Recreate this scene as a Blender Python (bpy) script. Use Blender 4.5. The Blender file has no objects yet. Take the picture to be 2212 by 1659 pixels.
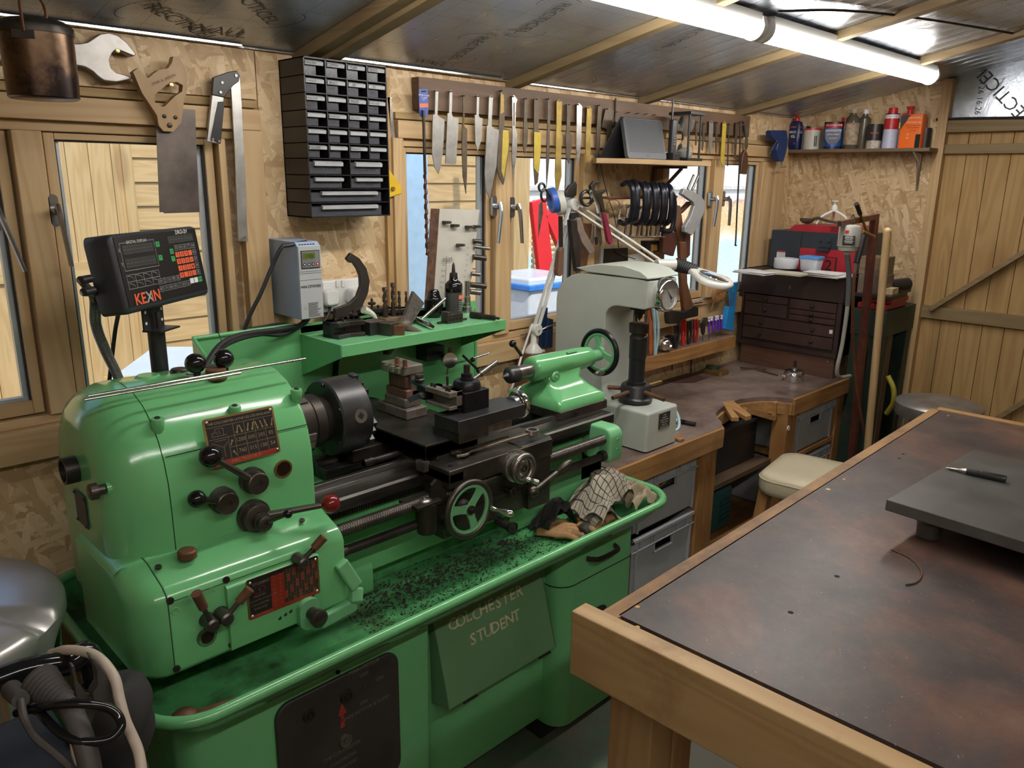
import bpy,math,random
from mathutils import Vector as V,Matrix,Quaternion
from math import sin,cos,pi,radians
random.seed(7)
S=bpy.context.scene
COL=S.collection
# ------------------------------------------------------------ camera (principal axes measured from the vanishing points)
FPX=1700.5
RM=Matrix(((0.71121876,0.17139009,-0.68175752),(-0.7028706,0.18974639,-0.68554301),(0.01186575,0.96675837,0.25541625)))
CAM=V((0,0,1.6))
cd=bpy.data.cameras.new('camera');cam=bpy.data.objects.new('camera',cd);COL.objects.link(cam)
cd.sensor_width=36;cd.lens=36*FPX/2212;cd.clip_start=.02;cd.clip_end=200
cam.matrix_world=Matrix.Translation(CAM)@RM.to_4x4()
S.camera=cam
# ------------------------------------------------------------ light
S.view_settings.view_transform='Standard';S.view_settings.look='None'
S.view_settings.gamma=1;S.view_settings.use_curve_mapping=False
S.view_settings.exposure=0.0
w=bpy.data.worlds.new('sky');S.world=w;w.use_nodes=True
nt=w.node_tree;bg=nt.nodes['Background']
sk=nt.nodes.new('ShaderNodeTexSky');sk.sky_type='NISHITA';sk.sun_disc=False
sk.sun_elevation=radians(50);sk.sun_rotation=radians(200)
nt.links.new(sk.outputs[0],bg.inputs[0]);bg.inputs[1].default_value=.30
sd=bpy.data.lights.new('sun','SUN');sd.energy=3.1;sd.angle=radians(1);sd.color=(1,.95,.86)
so=bpy.data.objects.new('sun',sd);COL.objects.link(so)
so.rotation_euler=V((.18,.62,-.76)).to_track_quat('-Z','Y').to_euler()
LAMP=38.0
# ------------------------------------------------------------ pixel -> place (for measured points)
def ray(px,py):return RM@V((px-1106,829.5-py,-FPX))
def AY(px,py,y):d=ray(px,py);return CAM+d*((y-CAM.y)/d.y)
def AZ(px,py,z):d=ray(px,py);return CAM+d*((z-CAM.z)/d.z)
def AX(px,py,x):d=ray(px,py);return CAM+d*((x-CAM.x)/d.x)
# ------------------------------------------------------------ materials
MATS={}
def nodes(m):
 m.use_nodes=True;t=m.node_tree;return t,t.nodes['Principled BSDF']
def N(t,typ,**k):
 n=t.nodes.new(typ)
 for a,b in k.items():
  if a.startswith('i_'):n.inputs[a[2:].replace('_',' ')].default_value=b
  else:setattr(n,a,b)
 return n
def ramp(t,src,stops):
 r=t.nodes.new('ShaderNodeValToRGB');t.links.new(src,r.inputs[0]);e=r.color_ramp.elements
 while len(e)<len(stops):e.new(.5)
 for q,(p,c)in zip(e,stops):q.position=p;q.color=(*c,1)if len(c)==3 else c
 return r.outputs[0]
def mix(t,f,a,b,mode='MIX'):
 n=t.nodes.new('ShaderNodeMix');n.data_type='RGBA';n.blend_type=mode
 for s,v in((0,f),(6,a),(7,b)):
  if hasattr(v,'is_linked')or hasattr(v,'links'):t.links.new(v,n.inputs[s])
  elif s==0:n.inputs[0].default_value=v
  else:n.inputs[s].default_value=(*v[:3],1)
 return n.outputs[2]
def coord(t,scale=(1,1,1),rot=(0,0,0)):
 c=t.nodes.new('ShaderNodeTexCoord');m=t.nodes.new('ShaderNodeMapping')
 m.inputs['Scale'].default_value=scale;m.inputs['Rotation'].default_value=rot
 t.links.new(c.outputs['Object'],m.inputs[0]);return m.outputs[0]
def noise(t,vec,sc,det=3,rough=.55,dist=0):
 n=t.nodes.new('ShaderNodeTexNoise');t.links.new(vec,n.inputs['Vector'])
 n.inputs['Scale'].default_value=sc;n.inputs['Detail'].default_value=det
 n.inputs['Roughness'].default_value=rough;n.inputs['Distortion'].default_value=dist;return n.outputs[0]
def bump(t,b,h,st,d=.002):
 n=t.nodes.new('ShaderNodeBump');n.inputs['Strength'].default_value=st;n.inputs['Distance'].default_value=d
 t.links.new(h,n.inputs['Height']);t.links.new(n.outputs[0],b.inputs['Normal'])
def sc(c,k):return tuple(max(0,min(1,x*k))for x in c[:3])
def mat(name,col,rough=.5,metal=0,var=.25,vs=18,bmp=.15,dirt=None,dth=.62,alpha=1,trans=0,emit=0,coat=0,ior=None,rv=.1):
 if name in MATS:return MATS[name]
 m=bpy.data.materials.new(name);t,b=nodes(m);MATS[name]=m
 b.inputs['Base Color'].default_value=(*col,1);b.inputs['Roughness'].default_value=rough
 b.inputs['Metallic'].default_value=metal;b.inputs['Coat Weight'].default_value=coat
 b.inputs['Coat Roughness'].default_value=.12
 if trans:b.inputs['Transmission Weight'].default_value=trans
 if ior:b.inputs['IOR'].default_value=ior
 if alpha<1:b.inputs['Alpha'].default_value=alpha
 if emit:
  b.inputs['Emission Color'].default_value=(*col,1);b.inputs['Emission Strength'].default_value=emit
 if var:
  v=coord(t);n=noise(t,v,vs,5,.6)
  c=ramp(t,n,[(.3,sc(col,1-var)),(.7,sc(col,1+var))])
  if dirt:
   n2=noise(t,v,vs*.45,8,.7)
   f=ramp(t,n2,[(dth-.05,(0,0,0)),(dth+.08,(1,1,1))])
   c=mix(t,f,c,dirt)
  t.links.new(c,b.inputs['Base Color'])
  rr=t.nodes.new('ShaderNodeMapRange');t.links.new(n,rr.inputs[0])
  rr.inputs[3].default_value=max(.02,rough-rv);rr.inputs[4].default_value=min(1,rough+rv)
  t.links.new(rr.outputs[0],b.inputs['Roughness'])
  if bmp:bump(t,b,noise(t,v,vs*4,3),bmp,.001)
 return m
def wood(name,a,b_,axis='X',rough=.6,scale=1.,knots=.0,mid=None,dirt=None,dth=.6,dsc=3):
 if name in MATS:return MATS[name]
 m=bpy.data.materials.new(name);t,b=nodes(m);MATS[name]=m
 s={'X':(1.2,14,14),'Y':(14,1.2,14),'Z':(14,14,1.2)}[axis]
 v=coord(t,tuple(x*scale for x in s))
 big=noise(t,v,.55,2,.5,.6)
 wv=t.nodes.new('ShaderNodeMath');wv.operation='MULTIPLY';wv.inputs[1].default_value=55;t.links.new(big,wv.inputs[0])
 sn=t.nodes.new('ShaderNodeMath');sn.operation='SINE';t.links.new(wv.outputs[0],sn.inputs[0])
 mr=t.nodes.new('ShaderNodeMapRange');mr.inputs[1].default_value=-1;t.links.new(sn.outputs[0],mr.inputs[0])
 c=ramp(t,mr.outputs[0],[(0,a),(.55,mid or tuple((x+y)/2 for x,y in zip(a,b_))),(1,b_)])
 fine=noise(t,v,6,4,.7)
 c=mix(t,.45,c,ramp(t,fine,[(.3,sc(a,.8)),(.7,sc(b_,1.12))]))
 blot=noise(t,coord(t),2.2,3)
 c=mix(t,.5,c,ramp(t,blot,[(.3,(.78,.76,.72)),(.7,(1,1,1))]),'MULTIPLY')
 if knots:
  kv=coord(t,tuple(x*.55 for x in{'X':(1.6,5,5),'Y':(5,1.6,5),'Z':(5,5,1.6)}[axis]))
  vo=t.nodes.new('ShaderNodeTexVoronoi');vo.inputs['Scale'].default_value=1.3;t.links.new(kv,vo.inputs['Vector'])
  k=ramp(t,vo.outputs['Distance'],[(.0,(1,1,1)),(.06+.06*knots,(1,1,1)),(.13+.08*knots,(0,0,0))])
  c=mix(t,k,c,mix(t,.35,c,(.13,.045,.015)))
 if dirt:
  n2=noise(t,coord(t),dsc,8,.7)
  c=mix(t,ramp(t,n2,[(dth-.12,(0,0,0)),(dth+.12,(1,1,1))]),c,dirt)
 t.links.new(c,b.inputs['Base Color']);b.inputs['Roughness'].default_value=rough
 bump(t,b,fine,.25,.0015);return m
def osb(name,flat='Y'):
 if name in MATS:return MATS[name]
 m=bpy.data.materials.new(name);t,b=nodes(m);MATS[name]=m
 def layer(ang,s,seed):
  r=(0,ang,0)if flat=='Y' else(ang,0,0)
  base=coord(t);ad=t.nodes.new('ShaderNodeVectorMath');ad.operation='ADD'
  nn=t.nodes.new('ShaderNodeTexNoise');nn.inputs['Scale'].default_value=14+seed;nn.inputs['Detail'].default_value=3;t.links.new(base,nn.inputs['Vector'])
  scl=t.nodes.new('ShaderNodeVectorMath');scl.operation='SCALE';scl.inputs['Scale'].default_value=.012;t.links.new(nn.outputs['Color'],scl.inputs[0])
  t.links.new(base,ad.inputs[0]);t.links.new(scl.outputs[0],ad.inputs[1])
  m0=t.nodes.new('ShaderNodeMapping');m0.inputs['Rotation'].default_value=r;t.links.new(ad.outputs[0],m0.inputs[0])
  mp=t.nodes.new('ShaderNodeMapping')
  mp.inputs['Scale'].default_value=(s,s,s*4.6)if flat=='Y' else(s,s,s*4.6)
  t.links.new(m0.outputs[0],mp.inputs[0])
  rt=mp
  vo=t.nodes.new('ShaderNodeTexVoronoi');vo.inputs['Scale'].default_value=1;vo.inputs['Randomness'].default_value=1
  t.links.new(rt.outputs[0],vo.inputs['Vector'])
  sep=t.nodes.new('ShaderNodeSeparateColor');t.links.new(vo.outputs['Color'],sep.inputs[0])
  mp2=t.nodes.new('ShaderNodeMapping');mp2.inputs['Scale'].default_value=(.6,1,5);t.links.new(rt.outputs[0],mp2.inputs[0])
  g=noise(t,mp2.outputs[0],4,3,.6)
  c=ramp(t,sep.outputs[0],[(0,(.44,.29,.145)),(.3,(.56,.40,.225)),(.65,(.66,.49,.29)),(1,(.76,.60,.39))])
  c=mix(t,.6,c,ramp(t,g,[(.3,(.78,.72,.64)),(.62,(1.0,1.0,1.0))]),'MULTIPLY')
  ed=t.nodes.new('ShaderNodeTexVoronoi');ed.feature='DISTANCE_TO_EDGE';ed.inputs['Scale'].default_value=1;t.links.new(rt.outputs[0],ed.inputs['Vector'])
  c=mix(t,ramp(t,ed.outputs['Distance'],[(0,(.35,.35,.35)),(.025,(0,0,0))]),c,(.25,.13,.05))
  return c,sep.outputs[1]
 c,_=layer(.5,12,0)
 for ang,s_,sd in((-.75,15,5),(1.35,12,9),(.12,17,3),(-1.2,13,7)):
  c2,k2=layer(ang,s_,sd);c=mix(t,ramp(t,k2,[(.62,(0,0,0)),(.64,(1,1,1))]),c,c2)
 c=mix(t,.4,c,ramp(t,noise(t,coord(t),3,3),[(.3,(.8,.76,.7)),(.7,(1,1,1))]),'MULTIPLY')
 t.links.new(c,b.inputs['Base Color']);b.inputs['Roughness'].default_value=.55
 bump(t,b,c,.3,.002);return m
def foil(name):
 m=bpy.data.materials.new(name);t,b=nodes(m);MATS[name]=m
 v=coord(t);n=noise(t,v,2.2,5,.6,.4)
 c=ramp(t,n,[(.3,(.38,.42,.49)),(.7,(.60,.65,.73))])
# printed dashed grid and slit lines
 sp=t.nodes.new('ShaderNodeSeparateXYZ');t.links.new(v,sp.inputs[0])
 def line(out,period,wdt):
  q=t.nodes.new('ShaderNodeMath');q.operation='PINGPONG';q.inputs[1].default_value=period/2;t.links.new(out,q.inputs[0])
  l=t.nodes.new('ShaderNodeMath');l.operation='LESS_THAN';l.inputs[1].default_value=wdt;t.links.new(q.outputs[0],l.inputs[0]);return l.outputs[0]
 def mul(a,b2):
  q=t.nodes.new('ShaderNodeMath');q.operation='MULTIPLY';t.links.new(a,q.inputs[0]);t.links.new(b2,q.inputs[1]);return q.outputs[0]
 def dash(a,other):return mul(a,line(other,.012,.0038))
 g1=dash(line(sp.outputs[0],.1,.0008),sp.outputs[1]);g2=dash(line(sp.outputs[1],.1,.0008),sp.outputs[0])
 mx=t.nodes.new('ShaderNodeMath');mx.operation='MAXIMUM';t.links.new(g1,mx.inputs[0]);t.links.new(g2,mx.inputs[1])
 mu=t.nodes.new('ShaderNodeMath');mu.operation='MULTIPLY';mu.inputs[1].default_value=.8;t.links.new(mx.outputs[0],mu.inputs[0])
 c=mix(t,mu.outputs[0],c,(.06,.06,.06))
 t.links.new(c,b.inputs['Base Color']);b.inputs['Metallic'].default_value=.85
 rr=t.nodes.new('ShaderNodeMapRange');t.links.new(noise(t,v,9,4),rr.inputs[0]);rr.inputs[3].default_value=.2;rr.inputs[4].default_value=.42
 t.links.new(rr.outputs[0],b.inputs['Roughness'])
 bump(t,b,noise(t,v,5,5,.6,.5),.5,.012);return m
# ------------------------------------------------------------ mesh builder
def frame(d):
 d=V(d).normalized();a=V((0,0,1))if abs(d.z)<.9 else V((1,0,0))
 u=d.cross(a).normalized();return u,d.cross(u).normalized(),d
class MB:
 def __init__(s):s.v=[];s.f=[];s.mi=[];s.mats=[];s.flat=set()
 def add(s,vs,fs,m,flat=False):
  if m not in s.mats:s.mats.append(m)
  k=s.mats.index(m);o=len(s.v);s.v+=[V(p)for p in vs]
  for f in fs:
   if flat:s.flat.add(len(s.f))
   s.f.append([i+o for i in f]);s.mi.append(k)
  return s
 def box(s,x0,x1,y0,y1,z0,z1,m):
  if x0>x1:x0,x1=x1,x0
  if y0>y1:y0,y1=y1,y0
  if z0>z1:z0,z1=z1,z0
  return s.add([(x,y,z)for x in(x0,x1)for y in(y0,y1)for z in(z0,z1)],[(0,1,3,2),(4,6,7,5),(0,4,5,1),(2,3,7,6),(0,2,6,4),(1,5,7,3)],m)
 def obox(s,c,ax,half,m):
  c=V(c);ax=[V(a)for a in ax]
  return s.add([c+ax[0]*half[0]*i+ax[1]*half[1]*j+ax[2]*half[2]*k for i in(-1,1)for j in(-1,1)for k in(-1,1)],[(0,1,3,2),(4,6,7,5),(0,4,5,1),(2,3,7,6),(0,2,6,4),(1,5,7,3)],m)
 def beam(s,p,q,w_,h,m,up=(0,0,1)):
  p,q=V(p),V(q);d=(q-p).normalized();r=d.cross(V(up)).normalized();u=r.cross(d)
  return s.obox((p+q)/2,(d,r,u),((q-p).length/2,w_/2,h/2),m)
 def rings(s,R,m,cap=True,closed=False):
  n=len(R[0]);vs=[p for r in R for p in r];fs=[]
  L=len(R)
  for i in range(L if closed else L-1):
   a,b=i*n,((i+1)%L)*n
   fs+=[(a+j,a+(j+1)%n,b+(j+1)%n,b+j)for j in range(n)]
  if cap and not closed:fs+=[tuple(range(n))[::-1],tuple(range((L-1)*n,L*n))]
  return s.add(vs,fs,m)
 def rev(s,c,d,prof,m,n=24,cap=True):
  u,w_,d=frame(d);c=V(c)
  return s.rings([[c+d*t+(u*cos(2*pi*k/n)+w_*sin(2*pi*k/n))*max(r,1e-5)for k in range(n)]for t,r in prof],m,cap)
 def cyl(s,p,q,r,m,r2=None,n=20):
  p,q=V(p),V(q);return s.rev(p,q-p,[(0,r),((q-p).length,r if r2 is None else r2)],m,n)
 def tube(s,P,r,m,n=8,closed=False,smooth=0,sy=1):
  P=[V(p)for p in P]
  if smooth:P=spline(P,smooth,closed)
  R=[];u=None;L=len(P)
  for i,p in enumerate(P):
   a=P[i-1]if(i>0 or closed)else p;b=P[(i+1)%L]if(i<L-1 or closed)else p
   d=(b-a).normalized()
   if u is None:u=frame(d)[0]
   u=(u-d*u.dot(d)).normalized();w_=d.cross(u)
   rr=r(i/(L-1))if callable(r)else r
   R.append([p+(u*cos(2*pi*k/n)+w_*sin(2*pi*k/n)*sy)*rr for k in range(n)])
  return s.rings(R,m,True,closed)
 def prism(s,pts,ex,m):
  pts=[V(p)for p in pts];ex=V(ex);n=len(pts)
  return s.add(pts+[p+ex for p in pts],[tuple(range(n))[::-1],tuple(range(n,2*n))]+[(i,(i+1)%n,n+(i+1)%n,n+i)for i in range(n)],m)
 def sph(s,c,r,m,n=16,sz=(1,1,1)):
  c=V(c);return s.rings([[c+V((r*sz[0]*sin(pi*i/n)*cos(2*pi*k/n),r*sz[1]*sin(pi*i/n)*sin(2*pi*k/n),r*sz[2]*cos(pi*i/n)))for k in range(n)]for i in[.02]+list(range(1,n))+[n-.02]][::-1],m)
 def torus(s,c,d,R,r,m,n=32,k=10,a0=0,a1=2*pi,sy=1):
  u,w_,d=frame(d);c=V(c);full=abs(a1-a0-2*pi)<1e-4
  return s.rings([[c+(u*cos(A)+w_*sin(A))*(R+r*cos(2*pi*j/k))+d*r*sy*sin(2*pi*j/k)for j in range(k)]for A in[a0+(a1-a0)*i/(n if full else n-1)for i in range(n)]],m,True,full)
 def text(s,txt,o,right,up,size,m,depth=0,align='CENTER',bold=0):
  key=(txt,align,bold)
  if key not in TXT:
   cu=bpy.data.curves.new('t','FONT');cu.body=txt;cu.size=1;cu.align_x=align;cu.align_y='CENTER';cu.resolution_u=2;cu.offset=bold
   ob=bpy.data.objects.new('t',cu);COL.objects.link(ob)
   dg=bpy.context.evaluated_depsgraph_get();dg.update()
   me=bpy.data.meshes.new_from_object(ob.evaluated_get(dg))
   TXT[key]=([v.co.copy()for v in me.vertices],[tuple(p.vertices)for p in me.polygons])
   bpy.data.objects.remove(ob);bpy.data.curves.remove(cu);bpy.data.meshes.remove(me)
  vs,fs=TXT[key];o,r,u=V(o),V(right).normalized(),V(up).normalized();nrm=r.cross(u)
  return s.add([o+(r*p.x+u*p.y)*size+nrm*depth for p in vs],fs,m,True)
 def quad(s,a,b,c,d,m):return s.add([a,b,c,d],[(0,1,2,3)],m)
TXT={}
def spline(P,k=6,closed=False):
 out=[];L=len(P)
 for i in range(L if closed else L-1):
  p1,p2=P[i],P[(i+1)%L]
  p0=P[i-1]if(i>0 or closed)else p1*2-p2
  p3=P[(i+2)%L]if(i+2<L or closed)else p2*2-p1
  for j in range(k):
   t=j/k;out.append(.5*((2*p1)+(p2-p0)*t+(2*p0-5*p1+4*p2-p3)*t*t+(3*p1-p0-3*p2+p3)*t**3))
 if not closed:out.append(P[-1])
 return out
def rr(y0,y1,z0,z1,r,n=6):
 """rounded rectangle in 2d, r = 4 radii for corners (y0,z0),(y1,z0),(y1,z1),(y0,z1)"""
 if not hasattr(r,'__len__'):r=(r,)*4
 out=[]
 for(cy,cz,a,q)in((y0+r[0],z0+r[0],pi,r[0]),(y1-r[1],z0+r[1],1.5*pi,r[1]),(y1-r[2],z1-r[2],0,r[2]),(y0+r[3],z1-r[3],pi/2,r[3])):
  out+=[(cy+q*cos(a+pi/2*k/n),cz+q*sin(a+pi/2*k/n))for k in range(n+1)]
 return out
def mk(name,mb,origin,bevel=0,seg=2,ang=38,sub=0):
 me=bpy.data.meshes.new(name);o=V(origin)
 me.from_pydata([tuple(p-o)for p in mb.v],[],mb.f)
 for m in mb.mats:me.materials.append(m)
 for i,p in enumerate(me.polygons):p.material_index=mb.mi[i];p.use_smooth=i not in mb.flat
 me.validate();me.update()
 me.set_sharp_from_angle(angle=radians(ang))
 ob=bpy.data.objects.new(name,me);COL.objects.link(ob)
 if sub:
  q=ob.modifiers.new('s','SUBSURF');q.levels=q.render_levels=sub
 if bevel:
  q=ob.modifiers.new('b','BEVEL');q.width=bevel;q.segments=seg;q.limit_method='ANGLE';q.angle_limit=radians(40);q.harden_normals=True
 return ob
def tag(o,label=None,cat=None,group=None,kind=None):
 if label:o['label']=label
 if cat:o['category']=cat
 if group:o['group']=group
 if kind:o['kind']=kind
 return o
def base(mbs):
 vs=[p for m in mbs for p in m.v];f=lambda i,g:g(p[i]for p in vs)
 return V(((f(0,min)+f(0,max))/2,(f(1,min)+f(1,max))/2,f(2,min)))
def solo(name,mb,label,cat,group=None,kind=None,**k):
 b=base([mb]);o=mk(name,mb,b,**k);o.location=b;return tag(o,label,cat,group,kind)
def struct(name,mb,**k):
 b=base([mb]);o=mk(name,mb,b,**k);o.location=b;o['kind']='structure';return o
class T:
 """a thing: an Empty at its base; p() adds a part (coordinates in the world)"""
 def __init__(s,name,label,cat,loc,group=None):
  s.o=bpy.data.objects.new(name,None);COL.objects.link(s.o);s.o.location=loc;s.o.empty_display_size=.05
  s.loc=V(loc);tag(s.o,label,cat,group)
 def p(s,name,mb,par=None,label=None,kind=None,**k):
  if par is not None and par.parent is not s.o:par=par.parent
  o=mk(name,mb,s.loc,**k);o.parent=par or s.o
  if label:o['label']=label
  if kind:o['kind']=kind
  return o
def dup(root,loc,rotz=None,label=None):
 r=root.copy();COL.objects.link(r);r.location=loc
 if rotz is not None:r.rotation_euler=(0,0,rotz)
 if label:r['label']=label
 for ch in list(root.children):
  c=ch.copy();COL.objects.link(c);c.parent=r
  for g in ch.children:
   d=g.copy();COL.objects.link(d);d.parent=c
 return r
# ------------------------------------------------------------ palette
GREEN=mat('green_enamel',(.14,.43,.175),.17,0,.1,3,.03,dirt=(.06,.17,.06),dth=.7,coat=.3,rv=.04)
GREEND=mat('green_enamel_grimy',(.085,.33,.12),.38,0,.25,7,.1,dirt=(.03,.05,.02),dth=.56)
GREENP=mat('green_enamel_pale',(.16,.44,.21),.4,0,.12,6,.05)
STEEL=mat('machined_steel',(.10,.088,.078),.36,.8,.35,14,.15)
STEELD=mat('oily_dark_steel',(.05,.042,.036),.42,.65,.35,16,.2)
STEELB=mat('bright_steel',(.55,.54,.52),.25,.95,.15,20,.08)
CHUCK=mat('chuck_steel',(.075,.074,.076),.38,.75,.3,10,.12)
WEAR=mat('worn_steel',(.26,.24,.22),.32,.85,.35,25,.15)
CHROME=mat('chrome',(.75,.75,.75),.1,1,.05,6,.02,rv=.03)
RUST=mat('rusty_steel',(.16,.075,.04),.6,.4,.4,22,.3)
BLACKP=mat('black_plastic',(.018,.018,.02),.35,0,.1,20,.05)
KNOB=mat('black_bakelite',(.008,.008,.009),.1,0,0)
REDKNOB=mat('red_bakelite',(.16,.012,.012),.12,0,0)
RUB=mat('black_rubber',(.016,.016,.017),.55,0,.2,30,.1)
WHITEP=mat('white_plastic',(.72,.72,.7),.35,0,.04,10,.02)
BRASS=mat('aged_brass',(.32,.2,.075),.4,.8,.3,20,.1)
REDP=mat('red_plastic',(.5,.02,.02),.35,0,.1,12,.03)
BLUEP=mat('blue_plastic',(.02,.08,.4),.35,0,.1,12,.03)
DARK=mat('dark_void',(.008,.008,.008),.8,0,0)
WHITET=mat('white_print',(.75,.75,.72),.6,0,0)
BLACKT=mat('black_ink',(.012,.012,.012),.6,0,0)
PINE=wood('pine_x',(.56,.40,.22),(.45,.285,.135),'X',knots=.6)
PINEZ=wood('pine_z',(.58,.42,.23),(.47,.30,.14),'Z',knots=.7)
PINEY=wood('pine_y',(.54,.38,.2),(.42,.26,.12),'Y',knots=.6)
SAWN=wood('sawn_timber',(.50,.33,.14),(.38,.225,.085),'Z',rough=.7,knots=.9)
SAWNX=wood('sawn_timber_x',(.42,.30,.14),(.31,.20,.085),'X',rough=.7,knots=.6)
SAWNY=wood('sawn_timber_y',(.30,.22,.115),(.22,.15,.07),'Y',rough=.7,knots=.6)
BENCHW=wood('bench_softwood',(.45,.25,.09),(.27,.125,.04),'X',rough=.5,knots=.7,dirt=(.16,.07,.025),dth=.62)
BENCHWZ=wood('bench_softwood_z',(.42,.22,.08),(.27,.125,.04),'Z',rough=.5,knots=.5,dirt=(.15,.07,.025),dth=.62)
BENCHWY=wood('bench_softwood_y',(.47,.27,.105),(.31,.155,.055),'Y',rough=.5,knots=.9,dirt=(.17,.08,.03),dth=.66)
OSBY=osb('osb_board','Y');OSBX=osb('osb_board_far','X');FOIL=foil('foil_board')
# ============================================================ SETTING
WY=2.0;XF=4.045;XB=-1.6;YB=-2.6
SL=.205
def CZ(y):return 1.9045+SL*(WY-y)
FLOOR=mat('green_floor_paint',(.085,.125,.085),.62,0,.3,6,.3,dirt=(.13,.12,.09),dth=.5)
m=MB();m.box(XB,XF+.1,YB,WY+.1,-.1,0,FLOOR);struct('floor',m)
# window wall: OSB pieces round the three openings
WIN=[(.082,.968),(1.491,2.441),(2.877,3.805)];ZS,ZH=1.032,1.773
m=MB()
m.box(XB,XF,WY,WY+.06,0,ZS-.075,OSBY)
m.box(XB,XF,WY,WY+.06,ZH,1.93,OSBY)
xs=[XB]+[q for a in WIN for q in a]+[XF]
for i in range(0,8,2):m.box(xs[i],xs[i+1],WY,WY+.06,ZS-.075,ZH,OSBY)
m.box(1.045,1.473,WY-.006,WY,0,1.90,OSBY);m.box(XB,1.039,WY-.012,WY,1.782,1.90,OSBY)
struct('wall_window',m)
# timber linings of the wall: studs, header, sill beam, lath
m=MB()
for a,b in((XB,1.036),(1.473,2.473),(2.855,3.91)):
 m.box(a,b,WY-.03,WY+.03,1.705,1.756,PINE);m.box(a,b,WY-.018,WY+.03,1.760,1.779,SAWNX)
 m.box(a,b,WY-.035,WY+.03,ZS-.075,ZS,PINE)
struct('trim_1',m,bevel=.002)
m=MB()
for x0,x1 in((.973,1.039),(1.4545,1.493),(2.441,2.486),(2.836,2.88),(3.8,3.91),(0.03,.08)):
 m.box(x0,x1,WY-.028,WY+.03,ZS,1.705,PINEZ)
m.box(1.432,1.4545,WY-.02,WY,.95,1.872,SAWN)
struct('trim_2',m,bevel=.002)
GLASS=bpy.data.materials.new('window_glass');t,b=nodes(GLASS)
b.inputs['Base Color'].default_value=(.97,.98,.98,1);b.inputs['Roughness'].default_value=0;b.inputs['Transmission Weight'].default_value=1;b.inputs['IOR'].default_value=1.03
SEAL=mat('window_seal',(.02,.02,.022),.5,0,0);SPACER=mat('spacer_bar',(.5,.55,.6),.35,.6,.05)
HANDLE=mat('window_handle_metal',(.36,.37,.4),.22,.9,.1)
def window(n,x0,x1,panes):
 t=T('window_%d'%n,None,None,((x0+x1)/2,WY,ZS));t.o['kind']='structure'
 m=MB();y0,y1=WY-.012,WY+.06
 m.box(x0,x1,y0,y1,1.682,1.707,PINE);m.box(x0,x1,y0,y1,ZS,1.0545,PINE)
 ed=[x0]+[q for p in panes for q in p]+[x1]
 for i in range(0,len(ed),2):
  a,b=ed[i],ed[i+1]
  if b-a<.06:m.box(a,b-.012 if i==0 else b,y0,y1,1.0545,1.682,PINEZ)
  else:
   c=(a+b)/2;m.box(a+.028,b-.028,y0-.012,y1,1.0545,1.682,PINEZ)
 t.p('window_frame',m,bevel=.003)
 for(a,b)in panes:
  s=MB();ys=(WY-.004,WY+.05);za,zb=1.0595,1.68;A,B=a-.022,b+.022
  s.box(A,a,*ys,za,zb,PINEZ);s.box(b,B,*ys,za,zb,PINEZ)
  s.box(a,b,*ys,1.6655,zb,PINE);s.box(a,b,*ys,za,1.091,PINE)
  sa=t.p('casement',s,bevel=.002)
  g=MB();g.box(a,b,WY+.022,WY+.026,1.091,1.6655,GLASS);t.p('pane',g,sa)
  q=MB()
  for c,d in((a,a+.004),(b-.004,b)):q.box(c,d,WY+.004,WY+.028,1.091,1.6655,SEAL)
  for c,d in((a+.004,a+.012),(b-.014,b-.004)):q.box(c,d,WY+.012,WY+.03,1.091,1.6655,SPACER)
  q.box(a,b,WY+.004,WY+.028,1.662,1.6655,SEAL);q.box(a,b,WY+.01,WY+.03,1.091,1.098,SPACER)
  t.p('seal',q,sa)
 return t
def wh(t,x,z,lean=.015):
 m=MB();y=WY-.012
 m.prism([(x+c*.9,y-.012,z+s)for c,s in rr(-.011,.011,-.035,.035,.0105)],(0,.012,0),HANDLE)
 m.cyl((x,y-.012,z),(x,y-.035,z),.009,HANDLE)
 m.tube([(x,y-.035,z+.012),(x+lean*.2,y-.045,z-.02),(x+lean,y-.04,z-.12)],lambda q:.0105-.003*q,HANDLE,8,smooth=4,sy=.6)
 t.p('window_handle',m,bevel=0)
t1=window(1,.082,.968,[(.141,.441),(.556,.893)]);wh(t1,.42,1.509,.032);wh(t1,.533,1.514,.011)
t2=window(2,1.491,2.441,[(1.52,1.851),(1.975,2.305)]);wh(t2,1.873,1.50,-.01);wh(t2,1.959,1.495,.02)
t3=window(3,2.877,3.805,[(2.905,3.214),(3.355,3.655)]);wh(t3,3.229,1.509,-.01);wh(t3,3.338,1.509,.015)
for tt,x in((t2,2.064),(t3,3.11)):
 m=MB();m.box(x-.07,x+.07,WY-.05,WY-.035,.0+1.042,1.047,HANDLE);m.tube([(x+.02,WY-.045,1.049),(x+.06,WY-.06,1.066),(x+.1,WY-.065,1.064)],.004,HANDLE,6,smooth=3);m.cyl((x-.05,WY-.042,1.03),(x-.05,WY-.042,1.044),.004,HANDLE)
 tt.p('window_stay',m)
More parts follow.
